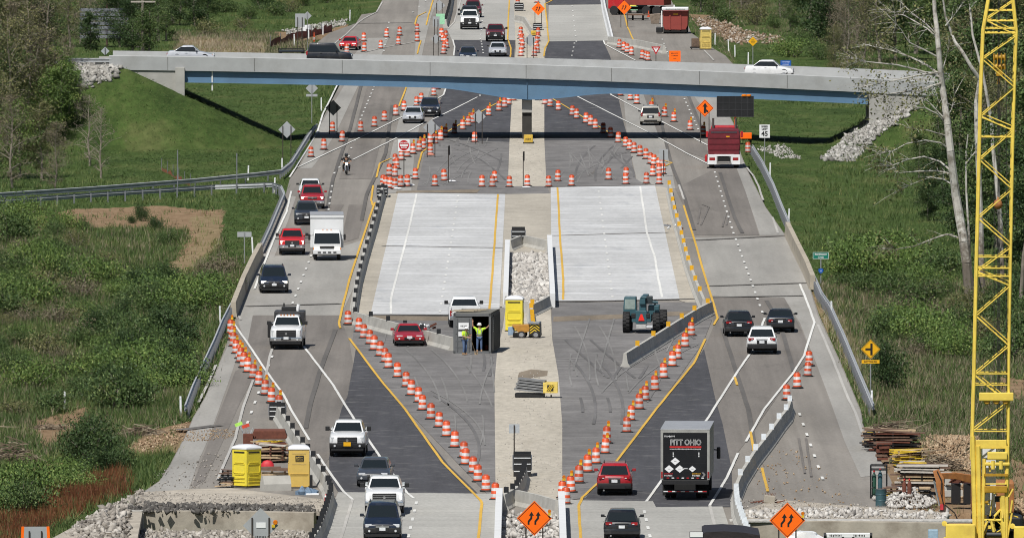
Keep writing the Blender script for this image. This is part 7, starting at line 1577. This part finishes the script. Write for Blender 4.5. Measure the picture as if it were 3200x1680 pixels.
seq = [1345,1258,1170,1078,985,890,848,770,680,588,497,405,362,270,182,108,60,0,-50]
for dy in (0,DB):
    left = True
    for a,b in zip(seq[:-1],seq[1:]):
        if left: p,q = C(ex(CL,a),a,dy)-CO, C(ex(CR_,b),b,dy)-CO
        else: p,q = C(ex(CR_,a),a,dy)-CO, C(ex(CL,b),b,dy)-CO
        lat.tube(p,q,.030,6)
        if not left and dy == 0: lat.tube(p+Vector((0,.1,.2)),q+Vector((0,.1,.2)),.026,6)
        left = not left
    for py_ in (1345,1200,1165,860,835,800,425,100,86,62,30): lat.tube(C(ex(CL,py_),py_,dy)-CO, C(ex(CR_,py_),py_,dy)-CO,.030,6)
left = False
for a,b in zip(seq[:-1],seq[1:]):
    for L_ in (CL,CR_):
        p,q = C(ex(L_,a),a,0 if left else DB)-CO, C(ex(L_,b),b,DB if left else 0)-CO; lat.tube(p,q,.028,6)
    left = not left
lat.build('boom_lattice', m_cr, cr)
hd = MB().box((C(3115,1236)-CO)+Vector((0,-.15,0)),(1.65,.25,.40)).build('spreader_bar', m_cr, cr, bevel=.05)
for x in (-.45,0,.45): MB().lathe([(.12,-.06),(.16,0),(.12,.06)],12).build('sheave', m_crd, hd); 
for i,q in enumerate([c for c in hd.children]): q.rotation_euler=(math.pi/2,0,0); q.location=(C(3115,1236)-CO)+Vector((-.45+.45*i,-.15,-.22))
cab = MB()
for px0,py0,px1,py1,r_ in ((3110,1220,3108,-60,.018),(3122,1400,3121,-60,.03),(3128,1400,3126,-60,.022),(3148,1220,3146,-60,.018),(3103,1350,3104,1240,.016),(3140,1420,3138,1240,.016)): cab.tube(C(px0,py0,.6)-CO, C(px1,py1,.6)-CO, r_, 5)
cab.build('hoist_cables', m_cable, cr)
hb = MB(); ho = C(3125,190,.7)-CO

for sx_ in (-.26,-.09,.09,.26): hb.box(ho+Vector((sx_,0,0)),(.05,.42,.8))
for zz_ in (-.25,.2): hb.tube(ho+Vector((-.3,0,zz_)),ho+Vector((.3,0,zz_)),.14,10)
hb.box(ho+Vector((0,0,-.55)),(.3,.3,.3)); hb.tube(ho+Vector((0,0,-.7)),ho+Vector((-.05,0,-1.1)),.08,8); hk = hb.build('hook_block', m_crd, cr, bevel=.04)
q = thing('overhaul_ball','rusty orange overhaul ball hanging inside the crane boom','crane ball',C(3121,637,.6)); MB().lathe([(.02,-.24),(.16,-.18),(.235,0),(.16,.18),(.05,.25),(.02,.4)],16).build('ball', mat('rusty_ball',(.32,.13,.04),.7,0,.3,6), q, smooth=60)
# boom foot, gantry and house
ft = MB()
for L_,x in ((CL,0),(CR_,0)): pass
def bar(a,b,w_,d_=.16,dy=-.2,m=None): 
    p,q_ = C(*a,dy)-CO, C(*b,dy)-CO; ft.tube(p,q_,w_,6)
MB().box((C(3099,1385)-CO)+Vector((0,-.12,0)),(1.48,.22,.42)).build('boom_foot_plate', m_cr, cr, bevel=.03)
for a,b,w_ in (((3042,1360),(3050,1680),.12),((3058,1390),(3064,1690),.13),((3151,1390),(3146,1690),.11),((3078,1430),(3072,1690),.09),((3136,1545),(3140,1690),.15),((3050,1600),(3075,1640),.06),((3090,1620),(3066,1680),.06),((3100,1625),(3115,1690),.07),((3110,1610),(3128,1590),.06),((3075,1622),(3145,1622),.06),((3092,1440),(3096,1470),.05),((3165,1600),(3150,1680),.05),((3160,1600),(3166,1560),.05)): bar(a,b,w_)
ft.build('gantry', m_cr, cr, smooth=50)
MB().box((C(3115,1420)-CO)+Vector((.05,-.3,0)),(.95,.3,.36)).build('sheave_block', m_cr, cr, bevel=.05); MB().box((C(3118,1446)-CO)+Vector((.0,-.3,0)),(1.2,.2,.16)).build('cross_beam', m_cr, cr, bevel=.05)
for px in (3105,3130): MB().tube(C(px,1436,-.35)-CO,C(px,1462,-.35)-CO,.10,10).build('lug', m_cr, cr)
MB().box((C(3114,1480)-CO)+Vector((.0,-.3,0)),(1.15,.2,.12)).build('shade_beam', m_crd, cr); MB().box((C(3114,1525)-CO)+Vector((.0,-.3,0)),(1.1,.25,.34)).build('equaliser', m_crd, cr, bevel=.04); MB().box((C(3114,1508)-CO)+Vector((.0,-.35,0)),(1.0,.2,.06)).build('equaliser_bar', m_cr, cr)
rr8 = random.Random(8); gr_ = MB()
for k in range(34):
    a0 = C(rr8.uniform(3058,3156), rr8.uniform(1540,1690), rr8.uniform(-.3,.5))-CO; d0 = Vector((rr8.gauss(0,.35),rr8.uniform(-.2,.2),rr8.gauss(0,.5))); gr_.tube(a0,a0+d0,rr8.uniform(.02,.05),6,0)
for k in range(12): gr_.box(C(rr8.uniform(3045,3160), rr8.uniform(1480,1690), rr8.uniform(-.2,.2))-CO,(rr8.uniform(.08,.3),.1,rr8.uniform(.08,.35)),rr8.choice([0,1,2]))
gr_.build('gantry_rods', [m_cr,m_crd,m_trim], cr)
pn = MB(); pn.box((C(3094,1500)-CO)+Vector((-.05,.9,0)),(.50,.06,3.4)).box((C(3112,1500)-CO)+Vector((0,.9,0)),(.14,.06,3.4)); pn.build('white_panel', mat('white_ribbed_panel',(.66,.67,.70),.5,0,.12,3), cr)
MB().box((C(3003,1715)-CO)+Vector((0,-.4,0)),(1.42,.5,2.5)).build('counterweight', m_cr, cr, bevel=.05); MB().box((C(3190,1722)-CO)+Vector((.25,-.4,0)),(1.1,.5,2.5)).build('counterweight', m_cr, cr, bevel=.05)
for px,py_ in ((2953,1632),(2956,1682),(3166,1640)): MB().lathe([(.05,-.06),(.13,-.05),(.13,.05),(.05,.06)],12).build('lifting_lug', m_cr, cr); lg=[c for c in cr.children if c.name.startswith('lifting_lug') and c.location.length==0][0]; lg.rotation_euler=(math.pi/2,0,0); lg.location=(C(px,py_)-CO)+Vector((0,-.4,0))
MB().box((C(3108,1690)-CO)+Vector((0,.8,0)),(1.3,1.2,1.0)).build('engine_block', mat('dark_machinery',(.03,.03,.033),.6,.2,.3,5), cr, bevel=.06); MB().tube(C(3085,1668,-.3)-CO,C(3130,1668,-.3)-CO,.14,12).build('winch_drum', m_trim, cr)
MB().box((C(3100,1790)-CO)+Vector((0,1.5,0)),(3.0,4.5,1.6)).build('crane_house', m_cr, cr, bevel=.05)
for sx in (-1.7,1.7): MB().box((sx,1.5,-.55),(.8,5.5,1.1)).build('crawler_track', m_trim, cr, bevel=.2)
# ================================================================ right yard: lumber, cage, barrel, excavator
m_plank = mat('pale_weathered_lumber', (.42,.31,.19), .85, 0, .28, 5); m_plank2 = mat('dark_weathered_lumber', (.14,.085,.06), .9, 0, .3, 5); m_plank3 = mat('greyed_lumber', (.45,.42,.38), .85, 0, .15, 5); m_pipey = mat('yellow_painted_steel', (.60,.42,.03), .5, 0, .2, 4); m_rust = mat('rusty_steel', (.12,.038,.022), .85, 0, .3, 4, bump=.02)
def stack(label, px, py, w_, d_, rows, mats, seed, th_=.10, gap=.05, tilt=0.0, name='lumber_stack', z0=0.0, rz=0.0):
    r_ = random.Random(seed); g = G(px,py); t = thing(name, label, 'lumber stack', (g.x,g.y,z0), rz, 'stacks of lumber and steel'); mb = MB(); z = .05
    for k in range(rows):
        n = max(1,int(d_/.5)); 
        for j in range(n): mb.box((r_.uniform(-.25,.25)*w_*.5, j*.5+r_.uniform(-.12,.12), z+th_/2+r_.uniform(-.02,.03)),(w_*r_.uniform(.62,1.08), .42, th_*r_.uniform(.5,1)),r_.choice(range(len(mats))),rz=r_.uniform(-.05,.05)+tilt*r_.uniform(-1,1),ry=r_.gauss(0,.02+tilt*.12))
        z += th_
        if k < rows-1 and gap:
            for x in (-.35,.0,.35): mb.box((x*w_, d_*.4, z+gap/2),(.10,d_,gap),len(mats)-1)
            z += gap
    mb.build('boards', mats, t, recalc=False); return t
stack('long stack of dark red-brown planks at the back of the lumber yard', 2790,1410,2.9,2.5,8,[m_plank2,m_plank3,m_plank2,m_rust,m_plank,m_trim],1,.10,.045,.05)
stack('yellow painted steel beams at the left end of the back lumber stack', 2718,1398,.75,1.6,5,[m_pipey,m_plank,m_trim],2,.10,.08,.06,'steel_stack')
stack('messy heap of yellow and dark steel bars in the middle of the yard', 2845,1452,1.8,2.2,8,[m_pipey,m_trim,m_pipey,m_plank],3,.05,.05,.35,'steel_stack')
stack('pale square timber stack left of the excavator arm', 2880,1530,2.6,2.4,9,[m_plank3,m_plank,m_plank3,m_plank2,m_trim],4,.11,.035,.02)
stack('small yellowish crate-like stack of wood in front of the timber', 2785,1566,.9,1.0,6,[m_plank,m_pipey,m_plank2],5,.07,.06,.08)
stack('short stack of boards just left of the excavator arm', 2890,1566,.85,1.0,6,[m_plank,m_plank,m_trim],6,.09,.03,.02)
stack('low stack of red-brown beams behind the gas bottle cage', 2760,1440,.9,1.4,5,[m_plank2,m_rust],7,.16,.05,.02)
stack('dark board with pale slats at the far side of the timber stack', 2850,1475,1.8,1.0,4,[m_plank3,m_trim,m_pipey],8,.08,.07,.05)
stack('grey concrete blocks behind the excavator arm', 2975,1560,1.1,1.5,2,[m_jersey],9,.62,.0,0,'block_stack')
for x_,lab in ((2988,'dark slotted wooden crate left of its twin behind the crane boom'),(3026,'dark slotted wooden crate right of its twin, touching the crane boom')):
    g = G(x_,1575); q = thing('wooden_crate', lab, 'crate', g, 0, 'dark crates'); MB().box((0,.5,.55),(.48,.8,1.05)).build('crate_body', m_trim, q, bevel=.02); lb2 = MB()
    for k in range(5): lb2.box((-.02+.02*k,.3,1.14+.06*k),(.6,.5,.05),rz=.2*k-.4)
    lb2.build('scrap_lid', m_rust, q)
g = G(2745,1556); cg = thing('gas_bottle_cage','black steel cage holding green and grey gas bottles','bottle cage',g,R(-3)); f_ = MB()
for x in (-.42,.42):
    for y in (0,1.1): f_.tube((x,y,0),(x,y,1.72),.03,6)
for z in (.1,1.5,1.72): f_.tube((-.42,0,z),(.42,0,z),.03,6).tube((-.42,1.1,z),(.42,1.1,z),.03,6).tube((-.42,0,z),(-.42,1.1,z),.03,6).tube((.42,0,z),(.42,1.1,z),.03,6)
f_.tube((-.42,0,.9),(-.28,0,.9),.02,5).tube((-.42,0,.55),(-.25,0,.55),.02,5); f_.build('cage_frame', m_trim, cg)
m_grn = mat('dark_green_bottle', (.02,.07,.045), .4)
def bottle(label, p, m, hh): t = thing('gas_bottle', label, 'gas bottle', p, 0, 'gas bottles'); MB().lathe([(.11,0),(.115,.1),(.115,hh*.82),(.07,hh*.93),(.035,hh*.96),(.035,hh)],14).build('bottle_body', m, t, smooth=50); MB().lathe([(.05,0),(.06,.05),(.03,.09)],8,None,(0,0,hh)).build('valve_cap', m_sr, t)
for dx,lab,m_,hh in ((-.22,'dark green gas bottle in the cage, red cap, behind the steel barrel',m_grn,1.35),(.10,'dark teal gas bottle in the cage, right of the red-capped green one',m_teal,1.45)): bottle(lab, g+Vector((dx,.35,.02)), m_, hh)
for px,lab in ((2826,'rusty red gas bottle in front of the timber, left of its twin'),(2842,'rusty red gas bottle in front of the timber, right of its twin')): bottle(lab, G(px,1568), m_rust, 1.15)
g = G(2753,1580); br_ = thing('steel_barrel','dark teal steel barrel with a rusty lid in front of the bottle cage','barrel',g); MB().lathe([(.29,0),(.295,.02),(.285,.05),(.285,.29),(.30,.31),(.285,.33),(.285,.58),(.30,.60),(.285,.62),(.285,.86),(.295,.88),(.29,.90)],22).build('drum_wall', mat('dark_teal_barrel',(.035,.085,.10),.5,.1,.15,4,dirt=(.10,.06,.04)), br_, smooth=35); MB().lathe([(.27,.0),(.27,.015)],18,None,(0,0,.89)).build('lid', m_rust, br_)
g = G(2925,1600); xa = thing('excavator','weathered orange excavator arm with a dark breaker tool','excavator',g); m_exo = mat('weathered_orange_paint', (.36,.14,.04), .6, 0, .25, 3, dirt=(.12,.08,.05), dirtamt=.6)
def X_(px,py,dy=0): v = AT(px,py,1600); v.y += dy; return v-g
st_ = MB(); st_.loft([[X_(2917,1470,-.15),X_(2936,1464,-.15),X_(2936,1464,.2),X_(2917,1470,.2)],[X_(2926,1500,-.18),X_(2952,1492,-.18),X_(2952,1492,.22),X_(2926,1500,.22)],[X_(2932,1570,-.13),X_(2956,1575,-.13),X_(2956,1575,.18),X_(2932,1570,.18)]]).build('dipper_arm', m_exo, xa, bevel=.02)
MB().loft([[X_(2935,1478,-.1),X_(2935,1494,-.1),X_(2935,1494,.5),X_(2935,1478,.5)],[X_(2990,1478,.6),X_(2990,1498,.6),X_(2990,1498,1.2),X_(2990,1478,1.2)],[X_(3080,1495,1.8),X_(3080,1525,1.8),X_(3080,1525,2.5),X_(3080,1495,2.5)]]).build('main_boom', m_exo, xa, bevel=.02)
MB().tube(X_(2920,1500,-.2),X_(2938,1578,-.2),.05,8).build('hydraulic_ram', m_chrome, xa); hs = MB()
hs.path([X_(2930,1470,-.2),X_(2945,1500,-.3),X_(2942,1540,-.3),X_(2950,1572,-.25)],.03,6).path([X_(2955,1575,-.2),X_(2985,1600,-.3),X_(2998,1630,-.3)],.03,6); hs.build('hydraulic_hose', m_trim, xa)
bk = MB(); bk.box(X_(2948,1590,0),(.30,.4,.5)); bk.box(X_(2940,1625,0),(.42,.5,.35)); bk.loft([[X_(2926,1640,-.2),X_(2952,1640,-.2),X_(2952,1640,.3),X_(2926,1640,.3)],[X_(2922,1700,-.12),X_(2936,1700,-.12),X_(2936,1700,.2),X_(2922,1700,.2)]]); bk.build('breaker_tool', mat('rusty_dark_tool',(.05,.035,.03),.7,.2,.4,4), xa, bevel=.03); MB().box(X_(2945,1582,-.22),(.16,.05,.3)).build('red_tag', mat('red_hose_tag',(.45,.03,.04),.5), xa)
MB().box(X_(3110,1560,3.2),(2.2,2.6,1.6)).build('cab_body', m_exo, xa, bevel=.1)
for p in ((-.0,),): pass
MB().box(X_(3175,1640,3.0),(.9,3.5,.8)).build('crawler_track', m_trim, xa, bevel=.15); MB().box(X_(3070,1640,3.0),(.9,3.5,.8)).build('crawler_track', m_trim, xa, bevel=.15)
bl = thing('blue_bin','pale blue box low beside the breaker tool','bin',G(2916,1690)); MB().box((0,0,.15),(.5,.4,.9)).build('bin_body', mat('pale_blue_box',(.28,.40,.50),.6), bl, bevel=.04)
bt = G(2405,1572); bs = thing('broken_slab','tilted broken concrete slab with rusty bars by the near right barrier','broken slab',bt); MB().box((0,.2,.22),(.6,.5,.42),ry=.15).build('slab_block', m_oldc, bs, bevel=.05); rb2 = MB()
for k in range(7): rb2.tube((-.25+.08*k,.0,.35),(-.2+.09*k,-.02,.58),.012,4)
for k in range(8): rb2.tube((-1.0+.2*k,.1,.05),(-.6+.2*k,.2,.1+.05*(k%3)),.03,5)
rb2.build('rusty_bars', m_rust, bs)
# ================================================================ left yard by the near toilets
g = G(842,1400); rt = thing('rusty_tank','rusty red half-round steel trough with yellow bars below','steel trough',g); MB().loft([[(-1.0,y,.62+dz),(-.85,y,1.0+dz),(.85,y,1.0+dz),(1.0,y,.62+dz),(.9,y,.5+dz),(-.9,y,.5+dz)] for y,dz in ((0,0),(.9,.05))]).build('trough', m_rust, rt, bevel=.05); yb = MB()
for k in range(9): yb.box((-.75+.18*k,.1,.36+.03*(k%3)),(.5,.08,.06),rz=.1*k)
yb.build('yellow_bars', m_pipey, rt); MB().box((0,.5,.17),(1.7,.8,.3)).build('support', m_plank2, rt)
g = G(775,1402); bn = thing('tool_bin','rusty brown bin stuffed with stakes and signs','tool bin',g); MB().box((0,.3,.42),(.55,.5,.85)).build('bin_body', m_rust, bn, bevel=.02); rr2 = random.Random(4)
def binstick(label, dx, c, p, l_, flat=None):
    t = thing('marker_stake', label, 'stake', g+Vector((dx,.3,.5)), 0, 'stakes in the bin'); MB().tube((0,0,0),(p,0,l_),.02,5).build('stake', c, t)
    if flat: b2 = MB().box((p-.22*0-.05,-.03,l_+.02),(.42,.03,.18),ry=-.35).build('flag_panel', flat, t)
binstick('stake with a lime green panel, leaning left out of the rusty bin',-.15,m_galv,-.32,.85,mat('lime_panel',(.40,.75,.12),.5)); binstick('stake with a red panel out of the rusty bin',.0,m_galv,-.08,.75,mat('red_panel',(.55,.06,.03),.5))
for k in range(7): binstick('pale stake leaning out of the rusty bin', -.2+.06*k, m_galv, rr2.uniform(-.3,.35), rr2.uniform(.5,.72))
stack('tangle of timber and scrap boards behind the near left toilets', 845,1445,1.9,2.6,6,[m_plank,m_plank2,m_plank3,m_rust],11,.10,.07,.3)
stack('brown log-like beams lying between the two near toilets', 850,1490,2.0,1.2,2,[m_plank2,m_plank],12,.22,.05,.06)
stack('upper ragged bundle of broken wood left of the near yellow toilet', 712,1496,.8,.8,5,[m_plank,m_plank2,m_trim],13,.07,.03,.5)
stack('lower ragged bundle of broken wood left of the near yellow toilet', 706,1522,.9,.8,5,[m_plank2,m_plank,m_trim],14,.08,.03,.5)
barrier('low grey concrete block between the two near toilets', [(818,1532),(905,1530)], None,1,1.0,2.0,[(-.3,0),(-.3,.35),(-.12,.78),(.12,.78),(.3,.35),(.3,0)])
rs_ = thing('red_tarp','small red rounded cover between the two near toilets','cover',G(836,1462)+Vector((0,0,.05))); MB().lathe([(.36,0),(.34,.2),(.2,.36),(.02,.40)],14,None,(0,0,0),1,.6).build('cover', mat('red_cover',(.48,.02,.03),.6), rs_, smooth=60)
tb2 = thing('blue_tarp_bundle','crumpled blue and black tarpaulin at the foot of the tan toilet','tarpaulin',G(956,1545)); r5 = random.Random(9); cm = MB()
for k in range(6): cm.lathe([(.30*r5.uniform(.6,1),0),(.26*r5.uniform(.7,1.2),.2),(.05,.42*r5.uniform(.5,1.2))],7,None,(-.35+.15*k,r5.uniform(-.1,.2),0))
cm.build('sheet', mat('blue_grey_tarp',(.12,.18,.26),.6,0,.5,3), tb2); MB().box((.35,-.2,.05),(.7,.3,.1)).build('white_sheet', m_sw, tb2, bevel=.04)
tw = thing('old_tyre','black rubber post leaning against the tan toilet','rubber post',G(972,1528)); MB().box((0,.1,.38),(.16,.14,.8)).build('rubber_body', m_trim, tw, bevel=.04)
fe = thing('fire_extinguisher','red and white fire extinguisher by the bend of the near left barrier','fire extinguisher',G(1018,1570)); MB().lathe([(.07,0),(.075,.3),(.05,.4),(.02,.46)],10,[0,1,0,0]).build('cylinder_body', [m_sr,m_sw], fe, smooth=50)
# ================================================================ far right yard: dumpster truck, machines
g = G(2110,106); rd = thing('waste_container','red steel waste container with a white rolled cover on a truck','waste container',g,R(-2)); MB().prism([(-1.05,.35),(1.05,.35),(1.28,.85),(1.32,2.35),(-1.32,2.35),(-1.28,.85)], 0, 5.5).build('red_body', mat('dull_red_steel',(.26,.045,.035),.6,.1,.12,1.5,dirt=(.12,.03,.025)), rd, bevel=.02)
rdb = MB()
for x in (-.55,.55): rdb.box((x,-.04,1.35),(.14,.09,1.9))
rdb.build('rib', mat('dull_red_steel',(.26,.045,.035)), rd); MB().box((0,.2,2.62),(2.8,1.3,.34)).build('white_cover', m_sw, rd, bevel=.1); scrawl(rd,2.0,.10,2.58,m_sb,-.46); MB().box((-1.42,.1,1.55),(.12,.2,1.7)).build('white_post', m_sw, rd); MB().box((.05,-.02,2.05),(.5,.03,.12)).build('pale_sticker', m_sy, rd)
MB().box((0,2.5,.3),(2.4,5,.3)).build('chassis', m_under, rd); wheels(rd, [(-1.1,.6),(1.1,.6),(-1.1,4.6),(1.1,4.6)], .42, .3); MB().box((-1.65,.3,.4),(.7,1.2,.6)).build('mudguard', m_trim, rd, bevel=.1)
for px,py_,lab in ((2107,28,'white bottle-like post behind the red waste container'),): q = thing('white_tank',lab,'tank',G(px,62)); MB().lathe([(.18,0),(.18,1.1),(.1,1.35),(.06,1.6)],12).build('tank_body', m_sw, q, smooth=40)
g = G(2086,48); dt = thing('red_dump_truck','red dump truck at the top edge, seen from its side','truck',g,R(70)); MB().prism([(-1.2,1.1),(1.2,1.1),(1.3,2.4),(-1.3,2.4)], 0, 4.6).build('dump_body', mat('dull_red_steel',(.26,.045,.035)), dt, bevel=.03); MB().box((0,5.6,1.6),(2.2,1.8,1.9)).build('cab', m_rtruck, dt, bevel=.1); MB().box((0,3,.75),(1.2,6.5,.3)).build('chassis', m_under, dt); wheels(dt, [(-1,.9),(1,.9),(-1,2.1),(1,2.1),(-1,5.8),(1,5.8)], .5, .35)
g = G(1990,42); yx = thing('yellow_excavator','yellow site machine at the top edge right of the far orange sign','excavator',g); MB().box((-.5,1,1.0),(.9,2,1.1)).build('yellow_body', m_cr, yx, bevel=.08); MB().box((.55,.8,1.0),(1.2,2.2,1.9)).build('cab', m_glass, yx, bevel=.05); MB().box((-.4,-.2,.55),(1.0,.6,.45)).build('green_box', m_mint, yx, bevel=.03)
for x in (.25,.65): MB().box((x,-.35,1.25),(.12,.04,.4),ry=.3).build('white_mark', m_sw, yx)
for x in (-.8,.8): MB().box((x,1,.3),(.45,3,.6)).build('crawler_track', m_trim, yx, bevel=.12)
g = G(1995,64); fb2 = thing('flat_cart','low flat cart with scrap, below the yellow machine','cart',g); MB().box((-.1,0,.62),(2.4,1.6,.14)).build('flat_bed', m_plank2, fb2); MB().box((0,0,.15),(2.2,.3,.1)).build('axle', m_trim, fb2); wheels(fb2, [(-.6,.2),(.5,.2)], .28,.2); MB().box((.5,-.3,.3),(.14,.3,1.0),ry=.3).build('drawbar', m_trim, fb2)
cn = thing('orange_cone','orange traffic cone by the flat cart','cone',G(2027,54)); MB().lathe([(.20,0),(.20,.03),(.14,.05),(.03,.7)],10).build('cone_body', m_or, cn)
g = G(2050,75); bkx = thing('rusty_bucket','rusty hopper lying in the far right yard','hopper',g); MB().loft([[(-.5,0,0),(.3,0,0),(.3,1,0),(-.5,1,0)],[(-.7,-.2,1.0),(.5,-.2,1.1),(.5,1.2,1.1),(-.7,1.2,1.0)]]).build('hopper_body', mat('pale_rusty_steel',(.24,.19,.15),.8,0,.35,3), bkx, bevel=.03)
g = G(2177,155); bc = thing('tool_cart','rusty brown cart with scrap beside the far yellow toilet','cart',g); MB().box((0,.3,.68),(1.05,.9,.9)).build('cart_box', mat('brown_scrap',(.11,.075,.055),.85,0,.4,4,bump=.05), bc, bevel=.08); MB().box((0,.2,.2),(1.35,1,.12)).build('cart_floor', m_trim, bc); wheels(bc, [(-.5,.1),(.5,.1)], .16,.1)
wb = thing('white_barrel','pale cylindrical tank behind the far left sign backs','tank',G(958,108)); MB().lathe([(.42,0),(.42,.9),(.40,.95)],14).build('tank_body', m_plate, wb, smooth=40)
# scrap on the slab edge and by the left barrier
for px,py_,lab,sd in ((2105,718,'rusty crumpled metal piece on the right slab edge',1),(1330,1032,'small rusty metal scrap behind the slanting barrier',2)):
    q = thing('scrap_metal',lab,'scrap',G(px,py_)+Vector((0,0,.05)),0,'scrap metal'); r6 = random.Random(sd); sm = MB()
    for k in range(9): p = Vector((r6.uniform(-.6,.6),r6.uniform(-.3,.3),.1+.25*r6.random())); sm.box(p,(r6.uniform(.2,.7),.08,.12),k%3,rz=r6.uniform(0,3),ry=r6.uniform(-.6,.6))
    sm.build('scrap', [m_rust,m_galvd,m_plate], q)
for i,(px,py_) in enumerate([(1283,583),(1412,571),(1645,590),(1243,594),(1345,488)]): q = thing('sandbag','small sandbag at a sign foot, '+['by the paired drums left of the slab','on the dark asphalt beside a drum','in the gravel median','left of the slab corner','pinkish, below the pale sign back'][i],'sandbag',G(px,py_)+Vector((0,0,.04)),0,'sandbags'); MB().lathe([(.02,0),(.26,.03),(.3,.09),(.2,.16),(.02,.18)],12,None,(0,0,0),1.2,.7).build('bag_body', m_sw if i!=4 else mat('pinkish_sandbag',(.6,.25,.18),.8), q, smooth=60)
